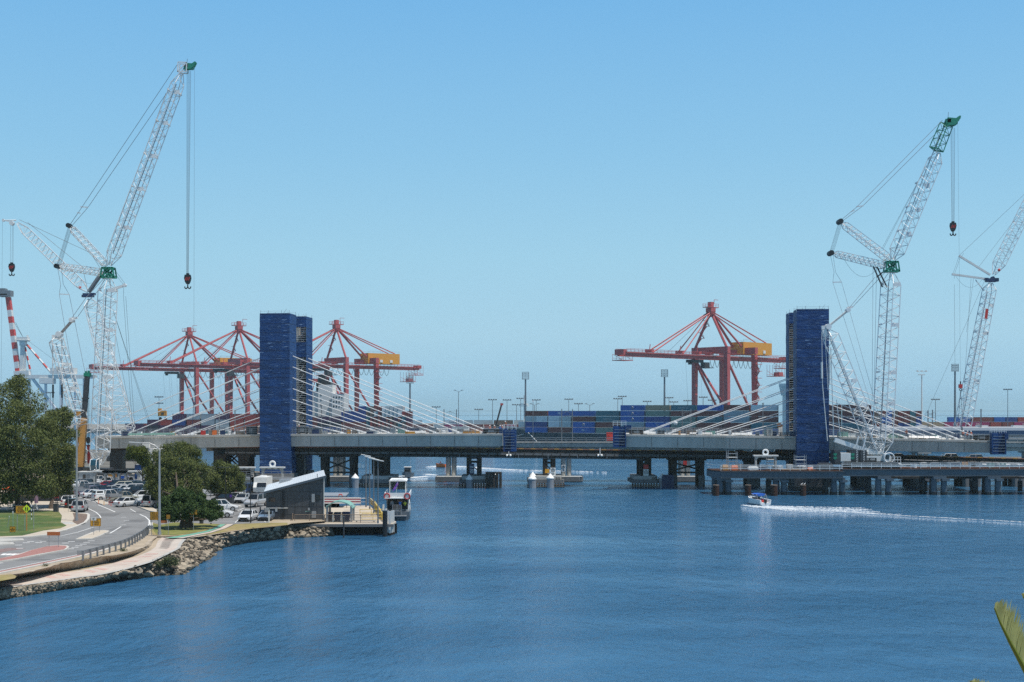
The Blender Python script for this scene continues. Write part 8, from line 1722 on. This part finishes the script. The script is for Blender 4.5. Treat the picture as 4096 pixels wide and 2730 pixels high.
mb = MB(); b = P(618, 1812, 280); mb.box(b+Vector((.4, 2, -.4)), (4.6, 3, 2.6)); t = thing('marquee', 'bright white marquee seen under the deck behind the lamp arm', 'marquee', b); part('canopy', mb, M['white'], t); mb = MB(); mb.box(b+Vector((.4, .4, -1.9)), (4.8, .1, .3)); part('blue_edge', mb, M['navy'], t); mb = MB(); mb.beam(b+Vector((-1.9, 0, -1.2)), b+Vector((1.6, 0, 1.6)), .14); part('stair_rail', mb, M['galv'], t)
rack(P(592, 1905, 262)+Vector((0, 0, 0)), 1.6, 1.4, 5.6, 6, 'tall silver stair tower under the deck right of the leaning tree', 'galv')
t = thing('deck_lift', 'grey hoist box hung on the deck edge above the small green tree', 'hoist', P(585, 1776, 280)); mb = MB(); mb.box(P(585, 1781, 280), (1.5, 1., 1.2)); part('housing', mb, M['offw'], t); mb = MB(); mb.box(P(585, 1798, 280), (1.1, .8, .9)); part('motor', mb, M['steel'], t)
for px, w_, m in ((985, 6., 'galv'), (1085, 8., 'galv')):
    c = P(px, 1905, 246); rail_ = MB()
    for z in (0, .45, .9): rail_.beam(c+Vector((-w_/2, 0, z)), c+Vector((w_/2, 0, z)), .06)
    for k in range(7): rail_.beam(c+Vector((-w_/2+k*w_/6, 0, -.2)), c+Vector((-w_/2+k*w_/6, 0, .95)), .06)
    rail_.box(c+Vector((0, .6, -.5)), (w_, 1.6, .5)); rail_.box(c+Vector((0, .9, -1.6)), (w_, .3, 2.)); solo('staging_platform', rail_, M[m], f'railed steel staging behind the dark clad building, {"left" if px < 1000 else "right"} part', 'platform', 'staging by the scaffold foot')
BOXR = .05
ZD = 1.6                                                # level of the landing deck
# ================================================ ferry building and pontoon
f0, f1 = G(1064, 2079, ZR), G(1295, 2079, ZR); BK = Vector((-2.7, 16.5, 0)); zl, zr_ = 5.55, 7.75
bt = thing('ferry_building', 'dark clad building with a steep pale roof rising to the right', 'building', (f0+f1)/2)
mb = MB(); mb.loft([[f0+BK*k, f1+BK*k, Vector((f1.x, f1.y, zr_))+BK*k, Vector((f0.x, f0.y, zl))+BK*k] for k in (0, 1)]); part('wall', mb, M['clad'], bt)
mb = MB(); e = Vector((0, 0, .06)); q = [Vector((f0.x-.25, f0.y-.4, zl-.02)), Vector((f1.x+.3, f1.y-.4, zr_+.02))]
mb.loft([[q[0]+e, q[1]+e, q[1]+e*4, q[0]+e*4], [q[0]+BK*1.04+e, q[1]+BK*1.04+e, q[1]+BK*1.04+e*4, q[0]+BK*1.04+e*4]]); rf = part('roof', mb, M['roofw'], bt)
mb = MB()
for i in range(1, 26): k = i/26; a = q[0].lerp(q[1], k)+e*4; mb.beam(a, a+BK*1.04, .04, .06)
part('roof_seam', mb, M['roofw'], rf)
mb = MB(); mb.beam(q[0]+e*2-Vector((0, .04, 0)), q[1]+e*2-Vector((0, .04, 0)), .07, .3); part('gutter', mb, M['bluesteel'], rf)
mb = MB(); mb.box(f1+Vector((.04, -.03, 2.9)), (.1, .1, 5.8)); mb.box(f0+Vector((1.55, -.1, ZD)), (3., .2, .07)); part('trim', mb, M['offw'], bt)
mb = MB()
for k in range(1, 6): 
    z = ZR+k*1.05-.3; xs_ = max(0, (z-zl)/(zr_-zl)); a = f0.lerp(f1, xs_ if z > zl-.2 else .01); mb.box(Vector(((a.x+f1.x)/2, f1.y-.006, z)), (f1.x-a.x-.15, .02, .03))
for k in range(1, 8): x = lerp(f0.x, f1.x, k/8); mb.box((x, f0.y-.006, ZR+1.8), (.025, .02, 3.2))
part('cladding_joint', mb, M['black'], bt)
mb = MB(); mb.box(f0+Vector((1.2, -.03, 1.05)), (1.0, .08, ZD)); d_ = part('door', mb, mat('blue_black_door', (.03, .035, .05), .5, var=.1), bt); mb = MB(); mb.box(f0+Vector((1.45, -.09, 1.3)), (.3, .04, .4)); part('door_notice', mb, M['offw'], d_)
mb = MB(); mb.box(f0+Vector((.85, -.02, 2.75)), (.9, .06, .6)); mb.box(f0.lerp(f1, .9)+Vector((0, -.02, 3.0)), (.5, .06, .7)); part('window', mb, M['glass'], bt)
mb = MB()
for x in (2.3, 2.52): mb.tube(f0+Vector((x, -.15, .0)), f0+Vector((x, -.15, 4.0)), .05, n=8)
part('drain_pipe', mb, M['black'], bt)
for x, z, w_, h in ((6.6, 3.0, .42, 1.15), (6.0, 1.45, .26, .34), (6.7, .7, .6, .9)):
    mb = MB(); mb.box(f0+Vector((x, -.12, z)), (w_, .24, h)); part('meter_box', mb, M['galv'], bt)
mb = MB(); c = Vector((f0.x+.6, f0.y+12, zl+.6)); mb.box(c, (1.6, 2., 1.5)); part('roof_plant', mb, M['galv'], rf)
mb = MB(); mb.tube(Vector((f1.x-.9, f1.y, zr_)), Vector((f1.x-.9, f1.y, zr_+.5)), .05, n=6); part('vent_pipe', mb, M['steel_d'], rf)
# pontoon deck
pt = thing('ferry_pontoon', 'concrete ferry landing deck on dark piles beside the dark clad building', 'landing', G(1400, 2070, ZD))
dk = [G(1161, 2097, ZD), G(1572, 2096, ZD), G(1585, 2088, ZD), G(1478, 2024, ZD), G(1290, 2024, ZD), G(1290, 2075, ZD), G(1161, 2088, ZD)]
mb = MB(); mb.prism([(p.x, p.y) for p in dk], ZD-.2, ZD); part('deck', mb, M['pave'], pt)
mb = MB(); a, b = dk[0], dk[1]; mb.box(((a.x+b.x)/2, a.y-.1, ZD-.2), (b.x-a.x+.2, .3, .34)); part('edge_beam', mb, M['conc_d'], pt)
mb = MB(); mb.box((a.x+2.6, a.y+.5, .5), (5.4, .5, 1.7)); part('abutment_wall', mb, M['conc_d'], pt)
for i, f in enumerate((.34, .55, .78, .97)):
    for y in (2, 9, 18):
        mb = MB(); mb.tube((lerp(a.x, b.x, f)-.16*y*(f > .9), a.y+y, -2), (lerp(a.x, b.x, f)-.16*y*(f > .9), a.y+y, ZD-.2), .36, n=9); part('pile', mb, M['timber'], pt)
mb = MB(); mb.box(((a.x+b.x)/2+1, a.y+3.5, .5), (12.5, .3, 1.7)); part('under_deck_shade', mb, M['black'], pt)  # black panel standing in for the deep shade below the landing
for px, yt, yb, r, m, lab in ((1375, 2070, 2152, .1, 'steel_d', 'slim grey post in the water before the landing railing'), (1540, 2045, 2147, .33, 'black', 'thick black pile at the right corner of the landing')):
    p = G(px, yb, 0); z1 = P(px, yt, p.y).z; t = thing('mooring_post', lab, 'post', p); mb = MB(); mb.lathe((p.x, p.y, -1.5), [(r, 0), (r, z1+1.5)], 12); part('shaft', mb, M[m], t); mb = MB(); mb.lathe((p.x, p.y, z1), [(r*1.12, 0), (r*1.12, .08), (.02, .14)], 12); part('cap', mb, M['bluesteel'], t)
for i, (px, yt, yb, d) in enumerate(((1559, 2052, 2143, 0), (1567, 2054, 2140, .8), (1574, 2056, 2138, 1.6), (1552, 2030, 2140, 3.5), (1545, 2020, 2130, 6.5), (1534, 2005, 2110, 10))):
    p = G(px, yb, 0); z1 = 3.1; t = thing('fender_pile', f'white topped timber fender pile, {ORD[i]} along the ferry berth', 'fender pile', p, 'fender piles of the ferry berth'); mb = MB(); mb.box((p.x, p.y, 1.7), (.24, .3, 3.2)); part('white_facing', mb, M['offw'], t); mb = MB(); mb.box((p.x, p.y, -.4), (.4, .4, 1.4)); part('wet_foot', mb, M['timber'], t)
# railings
def railing(name, a, b, h, step, m, label, bal=True, z=ZD, cat='railing', r=.03):
    a, b = Vector(a), Vector(b); t = thing(name, label, cat, (a+b)/2, 'railings of the landing'); mb = MB(); n = max(2, int((b-a).length/1.9))
    for i in range(n+1): p = a.lerp(b, i/n); mb.beam(p, p+Vector((0, 0, h)), .07)
    part('post', mb, M[m], t); mb = MB(); mb.tube(a+Vector((0, 0, h)), b+Vector((0, 0, h)), r*1.4, n=6); mb.tube(a+Vector((0, 0, .12)), b+Vector((0, 0, .12)), r, n=5)
    if not bal: mb.tube(a+Vector((0, 0, h*.55)), b+Vector((0, 0, h*.55)), r, n=5)
    part('hand_rail', mb, M[m], t)
    if bal:
        mb = MB(); n = int((b-a).length/step)
        for i in range(n+1): p = a.lerp(b, i/n); mb.beam(p+Vector((0, 0, .1)), p+Vector((0, 0, h)), .025)
        part('baluster', mb, M[m], t)
railing('deck_railing', G(1178, 2093, ZD), G(1297, 2093, ZD), 1.15, .16, 'wood', 'left part of the front railing, before the bins and the wall'); railing('deck_railing', G(1299, 2093, ZD), G(1514, 2093, ZD), 1.15, .16, 'wood', 'right part of the front railing, before the arched shelter')
railing('deck_railing', G(1169, 2093, ZD), G(1182, 2068, ZD), 1.15, .16, 'wood', 'short side railing at the left end of the landing')
railing('deck_railing', G(1420, 2027, ZD), G(1466, 2026, ZD), 1.3, .3, 'galv', 'far pale railing at the back of the landing', False)
for i, (xa, ya, xb, yb) in enumerate(((1440, 2064, 1530, 2064), (1448, 2082, 1535, 2082), (1535, 2088, 1500, 2030), (1528, 2080, 1492, 2024), (1522, 2064, 1484, 2018), (1516, 2052, 1478, 2014), (1508, 2042, 1472, 2012))):
    railing('queue_rail', G(xa, ya, ZD), G(xb, yb, ZD), .95, .3, 'brass' if i != 6 else 'galv', f'yellow tubular queue rail, {ORD[i]} from the landing front', False, cat='queue rail', r=.035)
mb = MB(); c = G(1460, 2091, ZD); mb.box(c+Vector((0, .3, .25)), (2.9, .45, .1)); 
t = thing('bench', 'low grey bench behind the right front railing', 'bench', c); part('seat', mb, M['conc_l'], t)
for s in (-1.2, 1.2): mb = MB(); mb.box(c+Vector((s, .3, .1)), (.12, .4, .22)); part('leg', mb, M['steel'], t)
# arched shelter
s0, s1 = G(1309, 2090, ZD), G(1405, 2090, ZD); w_ = s1.x-s0.x; t = thing('arched_shelter', 'small shelter with a sage green arched roof on the landing', 'shelter', (s0+s1)/2)
for x in (s0.x, s1.x):
    for y in (0, 2.6): mb = MB(); mb.box((x, s0.y+y, ZD+1.15), (.28, .28, 2.4)); part('post', mb, M['conc_l'] if False else M['galv'], t)
mb = MB(); arc = [((s0.x+s1.x)/2+math.sin(a)*w_*.62, ZD+1.25+math.cos(a)*1.55) for a in np.linspace(-1.15, 1.15, 15)]
mb.loft([[Vector((x, s0.y-.5, z)), Vector((x, s0.y-.5, z+.14)), Vector((x, s0.y+3.1, z+.14)), Vector((x, s0.y+3.1, z))] for x, z in arc]); part('roof', mb, M['teal'], t)
BINM = {}
for i, (px, py, col, lidm, h, w_, lab) in enumerate(((1145, 2076, 'black', 'sign_y', 1.05, .55, 'black wheelie bin with a yellow lid nearest the door'), (1171, 2076, 'black', 'sign_y', 1.05, .55, 'black wheelie bin with a yellow lid beside the dark red ones'), (1194, 2076, 'black', 'redlid', 1.0, .6, 'dark bin with a dark red lid, left of two'), (1216, 2076, 'black', 'redlid', 1.0, .6, 'dark bin with a dark red lid, right of two'), (1233, 2078, 'craneg', 'teal', 1.1, .68, 'green wheelie bin with a pale green lid'), (1318, 2084, 'navy', 'redlid', 1.1, .9, 'navy bin with a pink lid at the left post of the arched shelter'), (1350, 2086, 'navy', 'black', 1.15, .95, 'navy bin under the middle of the arched shelter'), (1385, 2086, 'navy', 'navylid', 1.2, 1.15, 'wide navy bin at the right post of the arched shelter'))):
    b = G(px, py, 1.9 if px < 1300 else ZD); t = thing('wheelie_bin', lab, 'bin', b, 'bins at the ferry landing'); lm = {'redlid': mat('dark_red_lid', (.2, .02, .05), .5, var=.05), 'navylid': mat('navy_lid', (.03, .03, .12), .5, var=.05)}.get(lidm) or M[lidm]
    mb = MB(); mb.loft([[b+Vector((x*w_*s_/2, y*.36*s_, z)) for x, y in ((-1, -1), (1, -1), (1, 1), (-1, 1))] for s_, z in ((.78, .12), (1, h))]); part('body', mb, M[col], t); mb = MB(); mb.loft([[b+Vector((x*w_*.54*s_, y*.4*s_-.02, z)) for x, y in ((-1, -1), (1, -1), (1, 1), (-1, 1))] for s_, z in ((1, h), (1, h+.05), (.8, h+.13))]); part('lid', mb, lm, t)
    for s in (-1, 1): mb = MB(); mb.tube(b+Vector((s*w_*.36-.03, .3, .1)), b+Vector((s*w_*.36+.03, .3, .1)), .1, n=8); part('wheel', mb, M['rubber'], t)
for px in (1332, 1366):
    b = G(px, 2089, ZD); t = thing('bollard', f'white square bollard {"left" if px < 1350 else "right"} of the middle navy bin', 'bollard', b); mb = MB(); mb.box(b+Vector((0, 0, .55)), (.2, .2, 1.1)); part('post', mb, M['offw'], t); mb = MB(); mb.box(b+Vector((0, 0, 1.12)), (.22, .22, .06)); part('cap', mb, M['sign_y'], t)
# moored tour boat behind the shelter
bY = 203.; t = thing('tour_boat', 'moored flat roofed tour boat with red and white striped sides behind the shelter', 'boat', P(1362, 2060, bY)); xa, xb = P(1296, 0, bY).x, P(1428, 0, bY).x
def bo(px, py, d=0.): return P(px, py, bY+d)
mb = MB(); mb.loft([[Vector((x, bY+y*k, z)) for y, z in ((-1.9, 1.2), (-1.6, -.3), (1.6, -.3), (1.9, 1.2))] for x, k in ((xa-2, 1), (xb-1, 1), (xb+1.2, .3))]); part('hull', mb, M['offw'], t)
mb = MB(); a, b = bo(1296, 1983), bo(1390, 1983); mb.loft([[Vector((x, bY+y, z)) for y, z in ((-2, a.z), (-2, a.z+.1), (2, a.z+.35), (2, a.z+.25))] for x in (a.x-2, b.x)]); part('roof', mb, M['conc_l'] if False else M['galv'], t)
for px in (1300, 1345, 1386): mb = MB(); mb.beam(bo(px, 2050, -1.8), bo(px, 1984, -1.8), .08); part('roof_post', mb, M['steel_d'], t); mb = MB(); mb.box(((xa+xb)/2-2, bY, 2.0), (xb-xa-2, 2.6, 1.5)); part('cabin', mb, M['black'], t); mb = MB()
for z in (3.15, 2.75, 2.35): mb.box(((xa+xb)/2+.3, bY-1.95, z), (xb-xa+1, .1, .18))
part('white_band', mb, M['white'], t); mb = MB()
for z in (2.95, 2.55): mb.box(((xa+xb)/2+.3, bY-1.94, z), (xb-xa+1, .1, .2))
part('red_band', mb, mat('faded_red_band', (.35, .06, .09), .6, var=.1), t)
mb = MB(); mb.torus(bo(1362, 1986, -ZD), .32, .08); part('lifebuoy', mb, M['red2'], t)
# ferry seen from astern
FY = 196.; fc = G(1590, 2084, 0); t = thing('ferry', 'white ferry seen from astern with two red lifebuoys at the berth', 'ferry', fc)
def fe(px, py, d=0.): return P(px, py, FY+d)
hx0, hx1 = fe(1536, 0).x, fe(1640, 0).x; hc = (hx0+hx1)/2; hw = (hx1-hx0)/2; FD = Vector((-.05, 1, 0)).normalized()
def fp(x, d, z): return Vector((hc+x*hw, FY, z))+FD*d
mb = MB(); mb.loft([[fp(-k, d, 1.35+sh), fp(-k*1.0, d, .6), fp(-k*.86, d, -.4), fp(k*.86, d, -.4), fp(k*1.0, d, .6), fp(k, d, 1.35+sh)] for d, k, sh in ((0, .94, 0), (6, 1, .1), (11, .85, .4), (15, .1, 1.)) ]); part('hull', mb, mat('ferry_hull', (.12, .14, .16), .4, var=.1), t)
mb = MB(); mb.loft([[fp(-.86, d, 1.4), fp(.86, d, 1.4), fp(.86, d, 3.55), fp(-.86, d, 3.55)] for d in (2.4, 9)]); part('saloon', mb, M['white'], t)
mb = MB(); mb.loft([[fp(-.93, d, 3.5), fp(.93, d, 3.5), fp(.93, d, 4.25), fp(-.93, d, 4.25)] for d in (.2, .4)]); mb.box(fp(-.95, 5, 3.9), (.1, 9, .7), BOXR); mb.box(fp(.95, 5, 3.9), (.1, 9, .7), BOXR); mb.box(fp(0, 5, 3.45), (hw*1.9, 10, .12), BOXR); part('upper_bulwark', mb, M['white'], t)
mb = MB(); mb.box(fp(0, 2.35, 2.5), (hw*1.6, .1, 1.9), BOXR); mb.box(fp(-.88, 6, 2.7), (.06, 6, .9), BOXR); mb.box(fp(.88, 6, 2.7), (.06, 6, .9), BOXR); part('saloon_opening', mb, M['black'], t)
mb = MB()
for x in (-.62, .62):
    for d in (3, 7.5): mb.beam(fp(x, d, 4.1), fp(x, d, 5.95), .14)
part('wheelhouse_frame', mb, M['offw'], t); mb = MB(); mb.box(fp(0, 6.9, 5.1), (hw*1.2, .1, 1.4), BOXR); mb.box(fp(.64, 5, 5.1), (.06, 3.6, 1.2), BOXR); mb.box(fp(-.64, 5, 5.1), (.06, 3.6, 1.2), BOXR); part('window', mb, mat('ferry_glass', (.04, .07, .08), .1, var=0), t)
mb = MB(); mb.loft([[fp(-.7, d, 5.95), fp(.7, d, 5.95), fp(.62, d, 6.12), fp(-.62, d, 6.12)] for d in (2.2, 9)]); mb.box(fp(0, 4, 6.2), (hw*.9, 2, .1), BOXR); mb.tube(fp(.3, 4, 6.2), fp(.3, 4, 6.7), .04, n=5); mb.box(fp(.3, 4, 6.7), (.9, .15, .12)); part('roof', mb, M['white'], t)
for x in (-.78, .78): mb = MB(); mb.torus(fp(x, .1, 3.75), .42, .11, 'Y', 16, 6); part('lifebuoy', mb, mat('lifebuoy_red', (.4, .05, .06), .6, var=.1), t)
mb = MB()
for z in (1.5, 1.8, 2.1, 2.4): mb.tube(fp(-.35, -.15, z), fp(.35, -.15, z), .03, n=5)
for x in (-.35, 0, .35): mb.tube(fp(x, -.15, .9), fp(x, -.15, 2.4), .035, n=5)
mb.box(fp(0, -.5, .75), (hw*1.5, 1.1, .1), BOXR); part('stern_rail', mb, M['galv'], t)
mb = MB(); mb.tube(fp(-.1, 1.4, 4.2), fp(.05, 1.2, 6.3), .03, n=5); st_ = part('flag_staff', mb, M['offw'], t); mb = MB(); mb.extr([fp(-.38, 1.25, 4.4), fp(-.3, 1.25, 4.9), fp(-.02, 1.25, 5.9), fp(.05, 1.25, 6.1), fp(.08, 1.25, 5.6), fp(-.12, 1.25, 4.8)], (0, .03, 0)); part('flag', mb, mat('flag_cloth', (.12, .06, .4), .8, var=.5, scale=3, dirt=(.5, .1, .2), dscale=2), st_)
mb = MB(); mb.path([fp(1.0, .4, .7), fp(1.03, .2, 1.6), fp(.98, .3, 2.6), fp(.93, 1.2, 3.2)], .06, 5); mb.path([fp(-1.0, .4, .7), fp(-1.03, .2, 1.6), fp(-.98, .3, 2.6)], .06, 5); part('rubbing_rail', mb, M['offw'], t)
person(fp(.22, .7, 1.4), 180, BSH, 'person in blue with both arms raised on the stern of the ferry', 'people on the ferry', 'up', None, tn='blue'); person(fp(-.42, 1.4, 1.4), 0, GSH, 'person in pale grey shirt standing at the left of the ferry stern', 'people on the ferry', 'down', None, tn='grey'); person(fp(.6, 1.2, 1.3), 200, YSH, 'person in yellow at the right of the ferry stern', 'people on the ferry', 'work', None, tn='yellow')

# ================================================ small craft and their wakes
def hull_loft(mb, c, L, W, H, rz, draft=.25):
    Rm = Matrix.Rotation(rz, 3, 'Z'); mb.loft([[Vector(c)+Rm @ Vector((x*L, y*W/2*k, z)) for y, z in ((-1, H*hs), (-.9, .05), (-.3, -draft), (.3, -draft), (.9, .05), (1, H*hs), (.82, H*hs), (.7, H*.35), (-.7, H*.35), (-.82, H*hs))] for x, k, hs in ((-.5, .92, .85), (-.1, 1, .9), (.2, .88, 1), (.38, .5, 1.12), (.5, .05, 1.25))])
sc = G(3030, 2018, 0); rz = R(109); Rm = Matrix.Rotation(rz, 3, 'Z')
def sp(x, y, z): return sc+Rm @ Vector((x, y, z))
t = thing('speedboat', 'white speedboat with a blue canopy heading away at right', 'boat', sc); mb = MB(); hull_loft(mb, sc+Vector((0, 0, .1)), 5.8, 2.5, 1.05, rz); part('hull', mb, M['white'], t)
mb = MB(); mb.loft([[sp(x, y, z) for y, z in ((-.95, 1.95), (-.5, ZD), (.5, ZD), (.95, 1.95), (.5, 2.05), (-.5, 2.05))] for x in (-1.3, .6)]); part('canopy', mb, M['blue'], t)
mb = MB()
for y in (-.95, .95):
    for x0, x1 in ((-1.3, -.4), (.6, -.2), (-1.3, -1.9)): mb.tube(sp(x0, y, 1.95), sp(x1, y*.98, .85), .03, n=5)
part('canopy_frame', mb, M['galv'], t); mb = MB(); mb.box(sp(-2.75, 0, .75), (.4, .4, .6), rz); mb.box(sp(-2.8, 0, .2), (.2, .16, .9), rz); part('outboard_motor', mb, M['black'], t); mb = MB(); mb.box(sp(.5, 0, 1.05), (.1, 1.6, .5), rz); part('windscreen', mb, M['glass'], t); mb = MB()
for y in (-.5, .5): mb.box(sp(-.6, y, .75), (.5, .5, .7), rz)
part('seat', mb, M['navy'], t); mb = MB(); mb.box(sp(-1.7, -.1, .7), (.5, .5, .4), rz); part('fuel_tank', mb, M['red2'], t)
person(sp(-.3, .45, .25), 40, GSH, 'person in a grey shirt steering the white speedboat', None, 'work', None, tn='grey')
c = G(1630, 1912, 0); t = thing('motor_cruiser', 'dark hulled cruiser with a cabin coming towards the bridge left of the navigation span', 'boat', c); mb = MB(); hull_loft(mb, c+Vector((0, 0, .2)), 7, 2.7, 1.2, R(-95)); part('hull', mb, M['bluesteel'], t); mb = MB(); mb.loft([[c+Vector((x*k, y, z)) for x, y in ((-.9, -.6), (.9, -.6), (.9, 2), (-.9, 2))] for k, z in ((1, 1.2), (.8, 2.6))]); part('cabin', mb, M['steel'], t); mb = MB(); mb.box(c+Vector((0, -.55, 2.)), (1.3, .1, .7), rot=Matrix.Rotation(-.15, 3, 'X')); part('windscreen', mb, M['glass'], t); mb = MB(); mb.box(c+Vector((0, .7, 2.7)), (1.9, 2.8, .1)); part('roof', mb, M['offw'], t); mb = MB(); mb.tube(c+Vector((.7, .6, 2.7)), c+Vector((.8, .6, 5.2)), .03, n=4); part('aerial', mb, M['offw'], t)
c = G(1763, 1870, 0); t = thing('jet_ski', 'orange jet ski throwing spray beyond the left navigation pier', 'jet ski', c); mb = MB(); hull_loft(mb, c+Vector((0, 0, .25)), 3., 1.15, .8, R(165)); part('hull', mb, M['orange'], t); mb = MB(); mb.box(c+Vector((.2, 0, .95)), (1.2, .4, .35), R(-15)); part('seat', mb, M['black'], t); mb = MB(); mb.beam(c+Vector((-.5, -.4, 1.25)), c+Vector((-.5, .4, 1.25)), .06); mb.beam(c+Vector((-.5, 0, .9)), c+Vector((-.5, 0, 1.25)), .08); part('handlebar', mb, M['black'], t)
person(c+Vector((.15, 0, .2)), -80, mat('dark_red_vest', (.25, .03, .03), .8, var=.1), 'person in a dark red vest riding the orange jet ski', None, 'work', None, .2, tn='dred')
def foam(name, spine, n, seed, size, lump=.12):
    """broken white water scattered along a track: (point, half width, density)"""
    rg = random.Random(seed); mb = MB(); tot = [0.]
    for (a, wa, da), (b, wb, db) in zip(spine, spine[1:]): tot.append(tot[-1]+(b-a).length*(da+db)/2*(.4+.6*(wa+wb)/2))
    for _ in range(n):
        s = rg.random()*tot[-1]; k = max(i for i in range(len(tot)) if tot[i] <= s); k = min(k, len(spine)-2); f = (s-tot[k])/max(1e-6, tot[k+1]-tot[k]); (a, wa, _x), (b, wb, _y) = spine[k], spine[k+1]
        p = a.lerp(b, f); d = (b-a).normalized(); nn_ = Vector((-d.y, d.x, 0)); v = rg.gauss(0, .45); w_ = lerp(wa, wb, f); p = p+nn_*v*w_+d*rg.uniform(-.4, .4); sz = size*rg.uniform(.4, 1.5)*(1.2-min(1, abs(v))*.6)
        m_ = rg.randint(5, 7); h = lump*rg.uniform(.3, 1.2)*(1-f*.0); vs_ = []
        for i in range(m_): a_ = 6.283*i/m_; r_ = sz*rg.uniform(.5, 1.2); vs_.append(p+d*(math.cos(a_)*r_*1.7)+nn_*(math.sin(a_)*r_*.7)+Vector((0, 0, .025)))
        vs_.append(p+Vector((0, 0, .03+h))); mb.add(vs_, [(i, (i+1) % m_, m_) for i in range(m_)])
    o = struct(name, mb, M['foam']); o['kind'] = 'stuff'; return o
g0 = lambda x, y: G(x, y, 0)
foam('wake_foam', [(g0(2975, 2023), .5, 1), (g0(3005, 2026), 1.3, 3), (g0(3050, 2030), 1.8, 4), (g0(3110, 2034), 2., 2.4), (g0(3180, 2038), 2.2, 1.)], 800, 3, .17, .12)
for i_, (x, y, n_) in enumerate(((3460, 2034, 520), (3480, 2040, 420), (3440, 2043, 420), (3520, 2049, 420), (3420, 2050, 420), (3330, 2052, 300))):
    foam('wake_foam', [(g0(3060, 2026+i_*1.6), .4, 2), (g0(lerp(3060, x, .4), lerp(2026+i_*2.6, y, .4)), 1.1, 1.3), (g0(x, y), 1.1, .25)], int(n_*.5), 20+i_, .14, .1)
foam('wake_foam', [(g0(3400, 2050), .6, 1), (g0(3600, 2063), .7, .8), (g0(3800, 2074), .7, .6), (g0(4100, 2090), .8, .5), (g0(4300, 2101), .8, .4)], 480, 14, .13, .04)
foam('wake_foam', [(g0(3300, 2042), 1.6, 1), (g0(3600, 2060), 1.6, .4)], 120, 15, .14, .04)
foam('wake_foam', [(g0(1565, 1909), .8, 1), (g0(1600, 1911), 1.2, 2), (g0(1630, 1913), 1.4, 2.4), (g0(1660, 1911), 1.2, 2), (g0(1705, 1908), .7, .8)], 700, 5, .3, .15)
foam('wake_foam', [(g0(1710, 1868), 1., .7), (g0(1745, 1868), 2.2, 2), (g0(1775, 1866), 3.2, 3.4), (g0(1840, 1868), 3., 2.2), (g0(1940, 1875), 2.4, 1.4), (g0(2080, 1882), 2., .7), (g0(2250, 1885), 1.8, .25), (g0(2420, 1890), 2., .1)], 1300, 6, .3, .14)
foam('wake_foam', [(g0(1702, 1898), 1., .6), (g0(1745, 1902), 1.4, .6)], 60, 7, .5, .1)
HAZE_D = .00009
# ================================================ palm at the lower right
PB_ = Vector((3.75, 8.0, 13.0)); t = thing('palm_tree', 'feathery palm fronds reaching into the lower right corner', 'palm', PB_)
mb = MB(); mb.tube(PB_-Vector((0, 0, .6)), PB_+Vector((0, 0, .9)), .22, .18, 10); part('trunk', mb, M['bark'], t)
FR = mat('frond_leaf', (.36, .38, .16), .55, var=.25, scale=6); STM = mat('frond_stem', (.1, .13, .015), .45, var=.15)
def frond(pts, leaf, side, dens=95, seed=1):
    rg = random.Random(seed); path_ = rs([Vector(p) for p in pts], dens); mb = MB()
    for i in range(dens-1): r0 = lerp(.034, .004, i/(dens-1)); mb.tube(path_[i], path_[i+1], r0, lerp(.034, .004, (i+1)/(dens-1)), 6, cap=False)
    c = part('frond_stem', mb, STM, t); mb = MB()
    for i in range(3, dens-1):
        for k in range(2):
            f = (i+k*.5)/dens; p = path_[i].lerp(path_[min(i+1, dens-1)], k*.5); d = (path_[min(i+1, dens-1)]-path_[i-1]).normalized(); L_ = leaf*(math.sin(min(1, (1-f)*3.2+.12)*1.57))*rg.uniform(.72, 1.08)
            for s in side:
                out = (Vector((s*.42, rg.uniform(-.1, .1), .62))+d*.45+Vector((0, 0, rg.uniform(-.05, .05)))).normalized(); tip = p+out*L_; wv = d.cross(out).cross(out).normalized()*.0055; md = p.lerp(tip, .5)+Vector((0, 0, .015))
                mb.add([p-wv, p+wv, md+wv*1.1, tip, md-wv*1.1], [(0, 1, 2, 4), (4, 2, 3)])
    part('frond_leaflets', mb, FR, c)
Yp = 8.
frond([P(4300, 3000, Yp), P(4190, 2840, Yp), P(4105, 2690, Yp), P(4040, 2570, Yp), P(4000, 2490, Yp), P(3978, 2434, Yp)], .23, (1,), 62, 2)
frond([P(4300, 3000, Yp), P(4290, 2700, Yp), P(4200, 2500, Yp), P(4105, 2400, Yp), P(4092, 2390, Yp)], .12, (1, -1), 70, 3)
frond([P(4250, 3010, Yp), P(4120, 2890, Yp), P(3990, 2800, Yp), P(3900, 2752, Yp), P(3850, 2760, Yp)], .09, (1, -1), 60, 4)
frond([P(4300, 3000, Yp), P(4420, 2800, Yp), P(4560, 2700, Yp), P(4700, 2700, Yp)], .3, (1, -1), 60, 5)
for (k, c), t in list(CARP.items()):
    if not t['used']:
        for ch in list(t.children): bpy.data.objects.remove(ch)
        bpy.data.objects.remove(t)
    else: del t['used']
for o in bpy.data.objects:
    if 'used' in o: del o['used']

# ================================================ sea air: the far port fades a little towards the sky
mb = MB(); mb.box((0, 5900, 47), (18400, 12600, 96)); hz = mesh('haze', mb, []); hm = bpy.data.materials.new('sea_haze'); hm.use_nodes = True; ht = hm.node_tree
for n_ in list(ht.nodes): ht.nodes.remove(n_)
ho = ht.nodes.new('ShaderNodeOutputMaterial'); hv = ht.nodes.new('ShaderNodeVolumePrincipled'); hv.inputs['Color'].default_value = (.68, .94, 1.0, 1); hv.inputs['Density'].default_value = HAZE_D; hv.inputs['Anisotropy'].default_value = .1
ht.links.new(hv.outputs[0], ho.inputs['Volume']); hz.materials.append(hm); o = link('haze', hz); o['kind'] = 'stuff'
